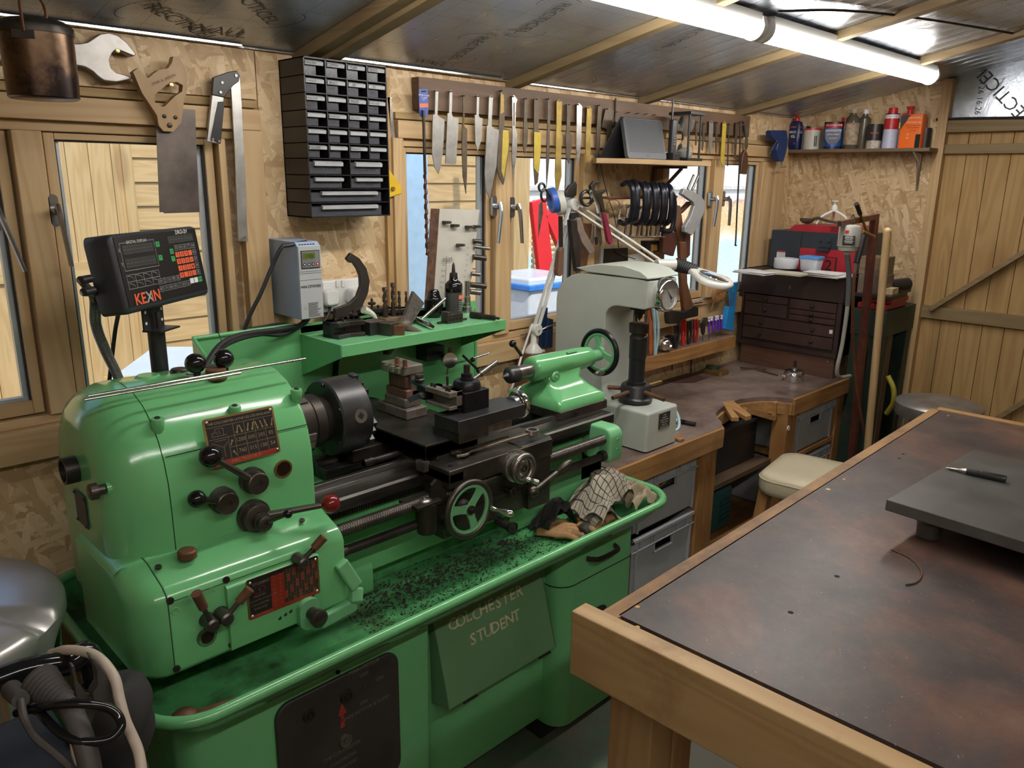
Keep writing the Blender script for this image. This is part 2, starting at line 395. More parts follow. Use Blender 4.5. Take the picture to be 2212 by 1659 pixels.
# far wall: OSB half, post, foil triangle over the ledged door
YP=AX(2000,500,XF).y
m=MB()
def poly_x(m,pts,x0,x1,mt):m.prism([(x0,y,z)for y,z in pts],(x1-x0,0,0),mt)
poly_x(m,[(WY,0),(WY,CZ(WY)),(YP,CZ(YP)),(YP,0)],XF,XF+.05,OSBX)
poly_x(m,[(YP,1.859),(YP,CZ(YP)),(YB,CZ(YB)),(YB,1.859)],XF+.03,XF+.05,FOIL)
poly_x(m,[(.1,0),(.1,1.859),(YB,1.859),(YB,0)],XF,XF+.05,OSBX)
struct('wall_far',m)
m=MB();m.box(XF-.02,XF+.03,YP-.03,YP+.012,0,CZ(YP),PINEZ);struct('trim_3',m,bevel=.002)
DG=mat('door_gap',(.02,.012,.005),.9,0,0)
dt=T('door_1',None,None,(XF,(YP+.1)/2,0));dt.o['kind']='structure'
m=MB();yy=YP-.03;bw=.089
while yy>.15:
 m.box(XF+.022,XF+.045,yy-bw+.002,yy,.02,1.872,SAWN);m.box(XF+.035,XF+.045,yy-bw-.002,yy-bw+.004,.02,1.872,DG);yy-=bw
dt.p('board_panel',m,bevel=.0015)
m=MB()
zb1,zb2=AX(2100,321,XF).z,AX(2100,685,XF).z
m.box(XF,XF+.022,.1,YP-.03,zb1-.022,zb1+.02,SAWNY);dt.p('batten',m,bevel=.002)
m=MB();m.box(XF,XF+.022,.1,YP-.03,zb2-.03,zb2+.03,SAWNY);dt.p('batten',m,bevel=.002)
m=MB();zt=AX(2100,270,XF).z;m.box(XF-.01,XF+.022,.1,YP-.03,zt-.03,zt+.03,SAWNY);dt.p('batten',m,bevel=.002)
m=MB();a,b2=AX(2010,668,XF),AX(2212,545,XF);d=b2-a;m.beam((XF+.01,a.y,a.z),(XF+.01,a.y+d.y*2.4,a.z+d.z*2.4),.022,.055,SAWNY,up=(1,0,0));dt.p('brace',m,bevel=.002)
m=MB();a,b2=AX(2140,912,XF),AX(2212,868,XF);d=b2-a;m.beam((XF+.01,a.y,a.z),(XF+.01,a.y+d.y*4,a.z+d.z*4),.022,.055,SAWNY,up=(1,0,0));dt.p('brace',m,bevel=.002)
m=MB();m.tube([(XF-.012,YP+.02,AX(2040,258,XF).z),(XF-.012,1.1,AX(2130,256,XF).z),(XF-.012,.3,AX(2212,262,XF).z-.01)],.006,RUB,8,smooth=4)
solo('ceiling_cable',m,'black cable running along the bottom of the foil triangle above the boarded door','cable')
# back and left walls behind the camera
m=MB();m.box(XB,XF,YB-.05,YB,0,CZ(YB),OSBY);struct('wall_back',m)
m=MB();poly_x(m,[(WY,0),(WY,CZ(WY)),(YB,CZ(YB)),(YB,0)],XB-.05,XB,OSBX);struct('wall_left',m)
# ceiling: foil boards between rafters
m=MB()
m.add([(XB,WY+.06,CZ(WY+.06)),(XF+.05,WY+.06,CZ(WY+.06)),(XF+.05,YB,CZ(YB)),(XB,YB,CZ(YB)),(XB,WY+.06,CZ(WY+.06)+.06),(XF+.05,WY+.06,CZ(WY+.06)+.06),(XF+.05,YB,CZ(YB)+.06),(XB,YB,CZ(YB)+.06)],[(0,3,2,1),(4,5,6,7),(0,1,5,4),(1,2,6,5),(2,3,7,6),(3,0,4,7)],FOIL)
struct('ceiling',m)
m=MB();m.add([(XB-.3,WY+.3,CZ(WY+.3)+.07),(XF+.3,WY+.3,CZ(WY+.3)+.07),(XF+.3,YB-.3,CZ(YB)+.13),(XB-.3,YB-.3,CZ(YB)+.13)],[(0,1,2,3)],mat('roof_felt',(.05,.05,.05),.9));
m.v=m.v+[p+V((0,0,.02))for p in m.v];m.f+=[[7,6,5,4]];m.mi+=[0];struct('ceiling_roof',m)
for i,(x,wd)in enumerate(((-.2,.1),(.3,.045),(1.2,.1),(1.96,.041),(2.69,.041),(3.44,.041))):
 m=MB();dp=.028 if i!=2 else .03
 x0,x1=x-wd/2,x+wd/2
 P=[(y,CZ(y)-k)for y,k in((WY,dp),(YB,dp),(YB,0),(WY,0))]
 m.prism([(x0,y,z)for y,z in P],(wd,0,0),SAWNY);
 if i in(2,):m.prism([(x-.012,y,z-.012)for y,z in P],(.04,0,0),SAWNY)
 struct('trim_%d'%(10+i),m,bevel=.002)
# silver tape along the eaves, and the marks printed on the foil
TAPE=mat('foil_tape',(.75,.74,.72),.2,.95,.1,30,.3)
m=MB()
for a,b in((XB,1.0),(1.25,1.9)):m.box(a,b,WY-.03,WY-.012,1.903,1.908,TAPE)
m.box(XB,4.0,WY-.014,WY-.001,1.902,1.906,TAPE);struct('trim_20',m)
INK=mat('foil_print',(.05,.05,.055),.5,0,0)
up=V((0,1,-SL)).normalized()
def fprint(px,py,size,rot,txt='RECTICEL',arcs=True,hand=False):
 d=ray(px,py);tt=(1.9025+SL*WY-CAM.z)/(d.z+SL*d.y);P=CAM+d*tt
 r0=V((1,0,0));R=r0*cos(rot)+up*sin(rot);U=(up*cos(rot)-r0*sin(rot))
 dn=-up;R=V((1,0,0))*cos(rot)+dn*sin(rot);U=dn*cos(rot)-V((1,0,0))*sin(rot);r0=R
 m=MB();m.text(txt,P,R,U,size,INK)
 if arcs:
  n=R.cross(U)
  for s in(-1,1):
   c=P+R*s*size*1.9
   pts=[c+R*s*size*.8*cos(a)+U*s*size*(1.3*sin(a)+.3)for a in[(-.9+.26*k)for k in range(12)]]
   for q in range(11):
    a,b=pts[q],pts[q+1];w_=(b-a).normalized().cross(n)*.0012;m.quad(a-w_,a+w_,b+w_,b-w_,INK)
 m.v=[p+V((0,0,-.001))for p in m.v]
 return m
mm=MB()
for args in((395,50,.055,-.6),(550,15,.05,-.7),(1010,105,.045,-1.35),(1170,40,.05,-1.4),(1480,80,.045,-1.3)):
 q=fprint(*args);mm.add(q.v,q.f,INK,True)
for px,py,s_ in((470,68,.055),(930,135,.045)):
 q=fprint(px,py,s_,0,'WALL',False);mm.add(q.v,q.f,INK,True)
struct('ceiling_print',mm)
m=MB();x=2.12
while x<3.95:
 if abs(x-2.69)>.05 and abs(x-3.44)>.05:m.prism([(x,WY-.06,CZ(WY-.06)-.001),(x+.003,WY-.06,CZ(WY-.06)-.001),(x+.003,-.6,CZ(-.6)-.001),(x,-.6,CZ(-.6)-.001)],(0,0,-.0006),TAPE)
 x+=.083
struct('ceiling_groove',m)
m=MB();c=AX(2168,205,XF+.03);Rv,Uv=V((0,-1,0)),V((0,0,1))
m.text('RECTICEL',(XF+.029,c.y,c.z),(0,-cos(2.35),sin(2.35)),(0,sin(2.35),cos(2.35)),.075,INK)
c=AX(2120,190,XF+.03);m.text('OOCT26 16:26',(XF+.0285,c.y,c.z),(0,0,-1),(0,-1,0),.035,INK)
struct('wall_far_print',m)
# ============================================================ LIGHTS
TUBE=bpy.data.materials.new('tube_diffuser');t,b=nodes(TUBE)
b.inputs['Base Color'].default_value=(.9,.9,.9,1);b.inputs['Emission Color'].default_value=(1,.95,.88,1);b.inputs['Emission Strength'].default_value=LAMP
def batten(x0,x1,y,label):
 zc=CZ(y)-.045;ty=SL
 t=T('ceiling_light',label,'light',((x0+x1)/2,y,zc+.03),'strip lights on the ceiling')
 m=MB();m.box(x0+.02,x1-.02,y-.03,y+.03,zc,CZ(y+.03),WHITEP);t.p('housing',m,bevel=.004)
 m=MB();pf=[(y+.034*cos(a),zc+.006-.036*sin(a))for a in[pi*k/14 for k in range(15)]]
 m.rings([[(x,p,z)for p,z in pf]for x in(x0+.018,x1-.018)],TUBE);t.p('diffuser',m,ang=60)
 for e in(x0,x1-.02):
  m=MB();pf=[(y+.037*cos(a),zc+.006-.039*sin(a))for a in[pi*k/14 for k in range(15)]]+[(y-.03,zc+.03),(y+.03,zc+.03)]
  m.rings([[(x,p,z)for p,z in pf]for x in(e,e+.02)],WHITEP);t.p('end_cap',m,ang=60)
batten(.84,2.205,1.245,'lit white strip light running up out of the top of the frame, nearer the camera')
batten(2.23,3.64,1.245,'lit white strip light nearer the far wall, its far end above the paint shelf')
batten(-1.3,.2,-.55,'lit white strip light behind the camera, left of the second one there')
batten(.25,1.75,-.55,'lit white strip light behind the camera, nearer the door wall')
m=MB();m.tube([(2.2,1.18,CZ(1.18)-.02),(2.45,1.1,CZ(1.1)-.01),(2.9,1.0,CZ(1.0)-.01),(4.0,.82,CZ(.82)-.012)],.004,RUB,6,smooth=6)
solo('ceiling_cable',m,'thin black cable looping over the ceiling beside the strip lights','cable')
# ============================================================ OUTSIDE
GR=mat('patio',(.32,.29,.24),.8,0,.2,5,.3)
m=MB();m.box(-8,14,WY+.2,16,-.12,-.02,GR);struct('ground',m)
CLAD=wood('outdoor_cladding',(.62,.45,.22),(.50,.33,.14),'X',knots=.7)
CLADZ=wood('outdoor_cladding_z',(.62,.45,.22),(.50,.33,.14),'Z',knots=.7)
t=T('shed','timber clad shed seen through the left window, upright boards meeting level boards','shed',(1.3,4.3,0))
SX0,SX1,SY=-1.2,4.6,5.0
m=MB();xc=AY(285,500,SY).x
x=SX0
while x<xc:m.box(x,x+.116,SY,SY+.025,0,2.4,CLADZ);x+=.12
z=0
while z<2.4:m.prism([(xc,SY,z),(xc,SY+.025,z),(xc,SY+.025,z+.138),(xc,SY+.014,z+.138)],(SX1-xc,0,0),CLAD);z+=.14
m.box(SX0,SX1,SY+.03,SY+.06,0,2.4,DG);t.p('cladding',m)
m=MB();m.box(SX0,xc,SY-.02,SY,1.0,1.09,CLAD);m.box(xc-.02,xc+.03,SY-.02,SY,0,2.4,CLADZ);t.p('rail',m)
m=MB();m.box(SX0,SX1,SY-.32,SY+1.4,2.4,2.45,mat('shed_roof',(.1,.1,.1),.8));t.p('roof',m)
BLUEW=mat('pale_blue_paint',(.42,.62,.80),.5,0,.08)
t=T('door_frame','pale blue painted door frame standing outside the middle window','door frame',(2.9,3.4,0))
a=AY(872,400,3.3).x;b2=AY(925,400,3.3).x
m=MB();m.box(a-.05,b2,3.3,3.37,-.02,2.3,BLUEW);t.p('post',m,bevel=.004)
m=MB();a2=AY(1040,400,3.3).x
m.box(a-.05,a2+.3,3.3,3.36,2.1,2.2,BLUEW);t.p('header',m,bevel=.004)
m=MB();m.box(b2-.03,b2+.05,3.28,3.33,.9,1.02,BLUEW);m.box(b2-.02,b2+.02,3.32,3.36,1.02,1.5,BLUEW);t.p('latch_block',m,bevel=.004)
PALE=mat('pale_table_top',(.62,.74,.8),.4,0,.05);YEL=mat('yellow_edge',(.75,.5,.1),.5)
t=T('garden_table','pale blue garden table top with a yellow stripe outside the left window','table',(1.1,3.2,0))
pa=[AZ(px,py,.7)for px,py in((232,820),(450,815),(450,748),(330,748))]
m=MB();m.prism([(p.x,p.y,.7)for p in pa],(0,0,-.06),PALE);t.p('table_top',m,bevel=.01)
m=MB();m.prism([(pa[0].x,pa[0].y+.04,.7005),(pa[1].x,pa[1].y+.04,.7005),(pa[1].x,pa[1].y+.06,.7005),(pa[0].x,pa[0].y+.06,.7005)],(0,0,.002),YEL);t.p('stripe',m)
for q in(pa[0]+V((.12,.15,0)),pa[1]+V((-.1,.15,0)),pa[2]+V((-.1,-.1,0)),pa[3]+V((.1,-.1,0))):
 m=MB();m.cyl((q.x,q.y,-.02),(q.x,q.y,.64),.02,PALE);t.p('leg',m)
# rough rendered wall with painted mural, red ladder frame, storage tubs
m_=bpy.data.materials.new('painted_rough_wall');t_,b_=nodes(m_);vv=coord(t_)
sp=t_.nodes.new('ShaderNodeSeparateXYZ');t_.links.new(vv,sp.inputs[0])
zz=t_.nodes.new('ShaderNodeMath');zz.operation='ADD';t_.links.new(sp.outputs[2],zz.inputs[0])
nn=t_.nodes.new('ShaderNodeMath');nn.operation='MULTIPLY';nn.inputs[1].default_value=.4;t_.links.new(noise(t_,vv,1.2,3),nn.inputs[0]);t_.links.new(nn.outputs[0],zz.inputs[1])
cc=ramp(t_,zz.outputs[0],[(.0,(.55,.74,.76)),(.36,(.48,.72,.76)),(.40,(.74,.66,.5)),(.46,(.74,.46,.2)),(.62,(.74,.48,.24)),(.66,(.5,.3,.25)),(.68,(.8,.8,.78)),(1,(.8,.8,.8))])
mpz=t_.nodes.new('ShaderNodeMapRange');mpz.inputs[1].default_value=.2;mpz.inputs[2].default_value=2.2;t_.links.new(zz.outputs[0],mpz.inputs[0])
rmp=cc.node;t_.links.new(mpz.outputs[0],rmp.inputs[0])
sp_=noise(t_,vv,32,3,.7);c2=mix(t_,ramp(t_,sp_,[(.52,(0,0,0)),(.6,(.75,.75,.75))]),cc,(.72,.72,.66))
t_.links.new(c2,b_.inputs['Base Color']);b_.inputs['Roughness'].default_value=.8;bump(t_,b_,sp_,.8,.01)
m=MB();m.box(4.0,12,6.2,6.3,-.02,3.2,m_);m.box(3.9,12,6.15,6.32,1.45,1.5,mat('coping',(.6,.58,.55),.7));solo('garden_wall',m,'rough garden wall painted orange above and pale teal below, outside the right window','wall')
LOG=mat('log_wall',(.55,.42,.24),.8,0,.4,9,.6)
m=MB()
for k in range(27):
 z=.02+k*.052;m.tube([(5.22,5.0,z),(5.6,4.99,z+.01*random.random()),(6.2,5.0,z)],.026,LOG,8)
solo('log_stack',m,'stack of split logs behind the red frame, outside the middle window','log stack',kind='stuff')
t=T('timber_post','sunlit upright timber post outside the middle window','post',(3.9,4.2,0))
a,b2=AY(1110,500,3.9).x,AY(1143,500,3.9).x
m=MB();m.box(a,b2,3.9,4.0,-.02,2.6,CLADZ);t.p('post',m,bevel=.004)
m=MB();m.box(b2+.03,b2+.09,4.2,4.26,-.02,2.5,WHITEP);t.p('downpipe',m,bevel=.004)
RED=mat('red_gloss_frame',(.75,.02,.03),.3,0,.05)
t=T('folding_ladder','red folding metal frame leaning outside the middle window','ladder',(3.9,4.0,0))
def rp(px,py,y=4.0):return AY(px,py,y)
for a,b2,w_ in(((1160,432),(1190,700),.15),((1186,455),(1262,640),.13),((1216,520),(1218,640),.08)):
 m=MB();A,B=rp(*a),rp(*b2);m.beam(A,A+(B-A)*((A.z+.02)/(A.z-B.z)),w_,.04,RED,up=(0,1,0));t.p('ladder_leg',m,bevel=.006)
TUB=mat('clear_tub',(.75,.82,.88),.25,0,.05)
t=T('storage_tub','pale plastic storage tub with a blue lid outside the middle window','tub',(3.4,3.45,.4))
A,B=rp(1145,602,3.3),rp(1240,700,3.3)
m=MB();m.box(A.x,B.x,3.3,3.7,B.z-.2,A.z,TUB);t.p('body',m,bevel=.02)
m=MB();m.box(A.x-.02,B.x+.02,3.28,3.72,A.z-.08,A.z-.04,mat('tub_lid_blue',(.05,.25,.75),.3));t.p('lid',m,bevel=.01)
m=MB();m.box(A.x,B.x,3.3,3.7,-.02,B.z-.2,PALE);solo('plinth',m,'pale block under the storage tub outside the middle window','plinth')
# ============================================================ LATHE
L=T('metal_lathe','big green enamelled metal turning lathe in front of the window wall','lathe',(1.1,1.55,0))
def rbx(m,x0,x1,y0,y1,z0,z1,r,mt,ax='x',n=5,e0=0,e1=0):
 """rounded bar: section rounded rect, ends filleted by e0/e1"""
 R=[]
 def sec(x,ins):
  if ax=='x':return[(x,a,b)for a,b in rr(y0+ins,y1-ins,z0+ins,z1-ins,[max(q-ins,.001)for q in(r if hasattr(r,'__len__')else(r,)*4)],n)]
  if ax=='y':return[(a,x,b)for a,b in rr(x0+ins,x1-ins,z0+ins,z1-ins,[max(q-ins,.001)for q in(r if hasattr(r,'__len__')else(r,)*4)],n)][::-1]
  return[(a,b,x)for a,b in rr(x0+ins,x1-ins,y0+ins,y1-ins,[max(q-ins,.001)for q in(r if hasattr(r,'__len__')else(r,)*4)],n)]
 lo,hi={'x':(x0,x1),'y':(y0,y1),'z':(z0,z1)}[ax]
 for k in range(6 if e0 else 1):a=pi/2*k/5;R.append(sec(lo+e0*(1-sin(a))if e0 else lo,e0*(1-cos(a))*1.0 if e0 else 0))
 R=R[::-1]if False else R
 if e0:R=[sec(lo+e0*(1-cos(pi/2*k/5)),e0*(1-sin(pi/2*k/5)))for k in range(6)]
 if e1:R+=[sec(hi-e1*(1-cos(pi/2*k/5)),e1*(1-sin(pi/2*k/5)))for k in range(5,-1,-1)]
 else:R.append(sec(hi,0))
 return m.rings(R,mt)
def sox(m,c,d,r=.006,mt=None):
 c=V(c);d=V(d);mt=mt or STEELD
 m.cyl(c,c+d*r*.5,r,mt,n=14);m.cyl(c+d*r*.5,c+d*(r*.5+.0004),r*.5,DARK,n=6)
# headstock casing: barrel-arched section
HP=[(1.385,.885),(1.385,1.0),(1.388,1.05),(1.398,1.09),(1.415,1.125),(1.44,1.155),(1.475,1.18),(1.52,1.197),(1.58,1.203),(1.64,1.198),(1.69,1.18),(1.73,1.14),(1.75,1.08),(1.755,1.0),(1.755,.885)]
def hp(x,ins,bot=.885,lift=0):
 cy,cz=1.57,1.0
 return[(x,cy+(y-cy)*(1-ins/.19),(max(bot,cz+(z-cz)*(1-ins/.2))if z>.886 else bot+(ins if bot<.88 else 0))+lift)for y,z in HP]
m=MB();m.rings([hp(.502,.0),hp(.79,0),hp(.797,.003),hp(.802,.012)],GREEN)
HS=L.p('headstock',m,ang=50)
m=MB();m.box(.5005,.5025,1.385,1.755,.73,.9,DARK);m.rings([hp(.5,.003),hp(.503,.003)],DARK);L.p('seam',m)
HP=[(1.385,.70)]+HP[1:-1]+[(1.755,.70)]
def hc(x,i):return hp(x,i,.70)
m=MB();m.rings([hc(.402+.085*(1-cos(pi/2*k/8)),.085*(1-sin(pi/2*k/8)))for k in range(9)]+[hc(.5,0)],GREEN)
EC=L.p('end_cover',m,ang=60)
m=MB();m.rev((.378,1.57,1.055),(1,0,0),[(.012,.0),(.012,.021),(0,.021),(0,.026),(.04,.026),(.04,.0)],STEELD,28);L.p('spindle_tube',m,EC)
m=MB();m.rev((.43,1.438,1.052),(-1,0,0),[(-.02,.024),(.008,.018),(.012,.013),(.02,.013)],GREEN,20)
m.rev((.408,1.438,1.052),(-1,0,0),[(0,.009),(.012,.009),(.012,.015),(.024,.015),(.026,.012)],STEEL,20);L.p('cover_knob',m,EC)
m=MB();m.obox((.3995,1.565,.975),((0,1,0),(0,0,1),(1,0,0)),(.03,.033,.001),mat('grey_badge',(.05,.052,.06),.45,.3,.15))
for a in(-1,1):
 for c in(-1,1):m.sph((.398,1.565+a*.026,.975+c*.028),.003,STEELD,8)
L.p('badge',m,EC)
m=MB();m.prism([(.4012,1.575+c,.85+s)for c,s in rr(-.01,.01,-.032,.032,.0095)],(-.0008,0,0),DARK);L.p('slot',m,EC)
# oil bosses, split line, filler
for px,py in((337,905),(504,878),(637,842)):
 p=AY(px,py,1.435);m=MB();m.rev((p.x,1.432,p.z-.03),(0,-.12,1),[(-.002,.004),(.012,.011),(.03,.012),(.033,.0105),(.0335,0)],GREEN,18);m.cyl((p.x,1.4283,p.z+.0035),(p.x,1.428,p.z+.0045),.005,DARK);L.p('boss',m,HS)
m=MB();q=hp(.505,-.0004)[3:5];m.tube([(.505,1.3995,1.098),(.8,1.3995,1.098)],.0009,DARK,5);L.p('split_line',m,HS)
m=MB();m.rev((.665,1.52,1.195),(0,0,1),[(0,.021),(.008,.021),(.008,.017),(.01,.02),(.02,.02),(.021,.018)],RUST,26);L.p('filler_cap',m,HS)
m=MB();p=V((.56,1.60,1.2));m.rev(p,(0,0,1),[(0,.026),(.006,.02)],GREEN,20);L.p('boss',m,HS)
m=MB();m.rev((.727,1.386,1.022),(0,-1,0),[(0,.019),(.004,.019),(.004,.0155),(.001,.0155)],BRASS,28);m.cyl((.727,1.3855,1.022),(.727,1.384,1.022),.0155,mat('oil_glass',(.02,.012,.01),.1,0,0));L.p('sight_glass',m,HS)
# speed plate
PLB=mat('plate_black',(.022,.02,.022),.4,.2,.15,30);PLR=mat('plate_red',(.30,.035,.02),.4,.2,.2,30);GOLD=mat('plate_gold',(.38,.30,.16),.4,.6,.15,40)
def plate(name,c,w_,h,tilt,par,fill):
 c=V(c);r=V((1,0,0));u=V((0,sin(tilt),cos(tilt)));n=r.cross(u);m=MB()
 m.prism([c+r*a+u*b+n*0 for a,b in rr(-w_/2,w_/2,-h/2,h/2,.005,3)],n*.002,BRASS)
 m.prism([c+r*a+u*b+n*.0021 for a,b in rr(-w_/2+.004,w_/2-.004,-h/2+.004,h/2-.004,.003,3)],n*.0003,PLB)
 P=lambda a,b,k=.0028:c+r*a+u*b+n*k
 def ln(a,b,c2,d,t=.0007,mt=GOLD):
  e=(V((c2,d))-V((a,b)));o=V((-e.y,e.x)).normalized()*t/2;m.quad(P(a-o.x,b-o.y),P(c2-o.x,d-o.y),P(c2+o.x,d+o.y),P(a+o.x,b+o.y),mt)
 def tx(s_,a,b,sz,mt=GOLD,bold=0):m.text(s_,P(a,b),r,u,sz,mt,bold=bold)
 def rc(a,b,c2,d,mt):m.quad(P(a,b,.0026),P(c2,b,.0026),P(c2,d,.0026),P(a,d,.0026),mt)
 for a in(-1,1):
  for b in(-1,1):m.sph(c+r*a*(w_/2-.007)+u*b*(h/2-.007)+n*.002,.0035,STEELB,8)
 fill(ln,tx,rc);return L.p(name,m,par)
def f1(ln,tx,rc):
 tx('THE COLCHESTER LATHE CO LTD ENGLAND',0,.0355,.0063,bold=.015)
 rc(-.066,-.046,.066,-.036,PLR);tx('SHELL TELLUS OIL 27',0,-.041,.0065)
 for x in(-.016,.006,.027,.048):ln(x,.029,x,-.035)
 ln(-.066,.029,.066,.029);ln(-.066,.006,.066,.006);ln(-.029,-.0145,.066,-.0145);ln(-.029,.006,-.029,-.035)
 for i,s_ in enumerate(('1200','500','205','85')):tx(s_,(-.005,.017,.038,.058)[i],-.004,.0105)
 for i,s_ in enumerate(('760','315','130','54')):tx(s_,(-.005,.017,.038,.058)[i],-.025,.0105)
 for i in range(4):
  x=(-.005,.0165,.0375,.057)[i]
  for k,d in((-.005,(1,1,-1,-1)[i]*.3),(.005,(-1,1,-1,1)[i]*.3)):
   ln(x+k,.011,x+k+.012*sin(d),.011+.013,.0022);ln(x+k-.002,.011,x+k+.002,.011,.004)
 for k,(z,d)in enumerate(((.001,-.4),(-.02,.5))):ln(-.0225,z-.004,-.0225+.01*sin(d),z-.004-.008,.002);ln(-.0245,z-.004,-.0205,z-.004,.004)
 for a in(((-.058,.011),(-.03,.011)),((-.058,.011),(-.058,.018)),((-.058,.018),(-.052,.018)),((-.052,.018),(-.052,.025)),((-.052,.025),(-.036,.025)),((-.036,.025),(-.036,.011)),((-.05,.02),(-.047,.014)),((-.042,.014),(-.045,.021)),((-.062,.0),(-.04,-.012)),((-.04,-.012),(-.04,-.03)),((-.062,-.012),(-.045,-.033)),((-.055,.002),(-.033,.002)),((-.04,-.012),(-.032,-.004)),((-.06,-.02),(-.05,-.01))):ln(a[0][0],a[0][1],a[1][0],a[1][1])
plate('speed_plate',(.648,1.3875,1.108),.143,.094,.24,HS,f1)
# levers with ball ends
def lever(name,hub,hr,hl,ball,br,mt=KNOB,rod=.0055,par=None,hubmat=None,d=(0,-1,0),label=None):
 hub,ball,d=V(hub),V(ball),V(d);m=MB();hm=hubmat or STEEL
 m.rev(hub,d,[(0,hr*1.08),(hl*.4,hr*1.08),(hl*.42,hr*.93),(hl*.95,hr*.9),(hl,hr*.82),(hl,hr*.3),(hl-.003,hr*.28),(hl-.003,0)],hm,28)
 l=L.p(name,m,par or HS,label)
 m=MB();s_=hub+d*hl*.6;m.cyl(s_+(ball-s_).normalized()*hr*.7,ball,rod*1.25,hm,rod);m.sph(ball,br,mt,22);m.v;L.p('lever_arm',m,l)
 return l
lever('lever_hub',AY(542,1035,1.385),.024,.034,AY(454,986,1.34),.0205)
lever('lever_hub',AY(478,1078,1.385),.024,.032,AY(425,1078,1.355),.0165)
h3=AY(545,1112,1.385)
lever('lever_hub',h3,.031,.026,AY(714,1088,1.305),.0195,REDKNOB,rod=.006,label='hub of the red ended lever')
lever('lever_hub',h3+V((.004,-.028,-.006)),.017,.02,AY(622,1110,1.30),.009,rod=.004)
# top lever pair
for hx,bx in(((388,812),(422,785)),((457,806),(483,775))):
 hb=AZ(*hx,1.20);hb.y=min(max(hb.y,1.57),1.6);hb=AY(hx[0],hx[1],1.6);k=AY(bx[0],bx[1],1.53)
 m=MB();m.rev((hb.x,hb.y,1.185),(0,0,1),[(0,.024),(.006,.024),(.008,.018),(hb.z-1.185+.012,.018),(hb.z-1.185+.016,.015)],STEELD,22);l=L.p('lever_hub',m,HS)
 m=MB();e=V((k.x+.002,k.y,k.z-.028));m.cyl((hb.x,hb.y,hb.z),e,.006,WEAR);m.cyl(e-V((0,0,.006)),k,.007,STEELD);m.sph(k,.0205,KNOB,22);L.p('lever_arm',m,l)
# gearbox under the headstock
m=MB()
GS=[(1.40,.725),(1.30,.725),(1.29,.735),(1.29,.872),(1.296,.885),(1.31,.896),(1.372,.918),(1.392,.92),(1.40,.92)]
m.rings([[(x,y,z)for y,z in GS]for x in(.443,.803)],GREEN)
GB=L.p('gearbox',m,bevel=.004,ang=50)
m=MB();R=[]
for k in range(7):
 a=pi/2*k/6;x=.40+.045*(1-sin(a))+.0;ins=.05*(1-cos(a));R.append([(x,y+ins*(1.2 if y<1.39 else 0),z-ins*.5*(1 if z>.8 else-.3))for y,z in GS])
R=R[::-1];m.rings([[(.443-.052*sin(pi/2*(6-k)/6),(1.60 if y>1.395 else y+(.075*(1-cos(pi/2*(6-k)/6))if y<1.39 else 0)),z-(.02*(1-cos(pi/2*(6-k)/6))if z>.8 else 0))for y,z in GS]for k in range(7)],GREEN);L.p('gearbox_cover',m,GB,ang=60)
m=MB();m.rings([[(x,y-.0005,z+.0005)for y,z in GS]for x in(.4425,.4437)],DARK);m.tube([(.445,1.2895,.873),(.735,1.2895,.873),(.735,1.2895,.72)],.0008,DARK,4);L.p('seam',m,GB)
m=MB()
rbx(m,.545,.735,1.279,1.30,.735,.868,.006,GREEN,'x')
L.p('front_panel',m,GB)
def f2(ln,tx,rc):
 rc(-.028,-.033,.0,.033,PLR)
 rc(-.073,-.041,.073,-.033,PLR);rc(-.073,.033,.073,.041,PLB)
 tx('STUDENT',-.047,.028,.008,bold=.015);tx('6',-.051,.015,.007)
 for a in range(6):
  A,B=a*pi/3,(a+1)*pi/3;ln(-.051+.014*cos(A),.015+.007*sin(A),-.051+.014*cos(B),.015+.007*sin(B),.0012,PLR)
 for i,s_ in enumerate(('MADE BY','THE COLCHESTER LATHE CO LTD','COLCHESTER','ENGLAND')):tx(s_,-.051,.003-i*.0085,.0042 if i==1 else .0058)
 tx('WHEN ZERO IS ENGAGED',-.05,-.037,.004)
 for i in range(1,12):ln(.0+i*.0061,-.033,i*.0061,.037,.0005)
 for j in range(9):ln(.0,-.033+j*.0085,.073,-.033+j*.0085,.0005)
 for i in range(12):
  for j in range(8):
   if(i*3+j)%7 in(1,2):rc(.0003+i*.0061,-.0325+j*.0085,.0058+i*.0061,-.0248+j*.0085,PLR)
   tx(str((i*7+j*5)%9+1)+('½' if(i+j)%2 else '4'),.003+i*.0061,-.0288+j*.0085,.004)
 for j in range(8):tx('CDCBCACD'[j],-.021,-.029+j*.0085,.005);tx('ABABABAA'[j],-.008,-.029+j*.0085,.005)
plate('thread_plate',(.657,1.279,.827),.152,.083,0,GB,f2)
def fork(hub,end,hr,hl,gr,par=GB):
 hub,end=V(hub),V(end);m=MB();d=V((0,-1,0))
 m.rev(hub,d,[(0,hr*1.15),(hl*.3,hr),(hl,hr),(hl+.003,hr*.7)],STEEL,20)
 s_=hub+d*hl*.7;k=s_+(end-s_)*.55;m.cyl(s_,k,.0052,STEEL,.0045);m.cyl(k,end,.0085,RUST,.0092,14);return L.p('gear_lever',m,par)
m=MB();m.rev(AY(447,1375,1.290),(0,-1,0),[(0,.019),(.004,.017),(.004,.0125),(.0005,.0125)],GREEND,28);m.cyl(AY(447,1375,1.288),AY(447,1375,1.288)+V((0,-.0015,0)),.0125,mat('oil_glass',(.02,.012,.01)),n=24);L.p('sight_glass',m,GB)
fork(AY(446,1338,1.29),AY(424,1282,1.25),.0125,.03,0)
fork(AY(476,1325,1.285),AY(540,1272,1.25),.0125,.03,0)
fork(AY(640,1205,1.285),AY(700,1160,1.25),.0105,.03,0)
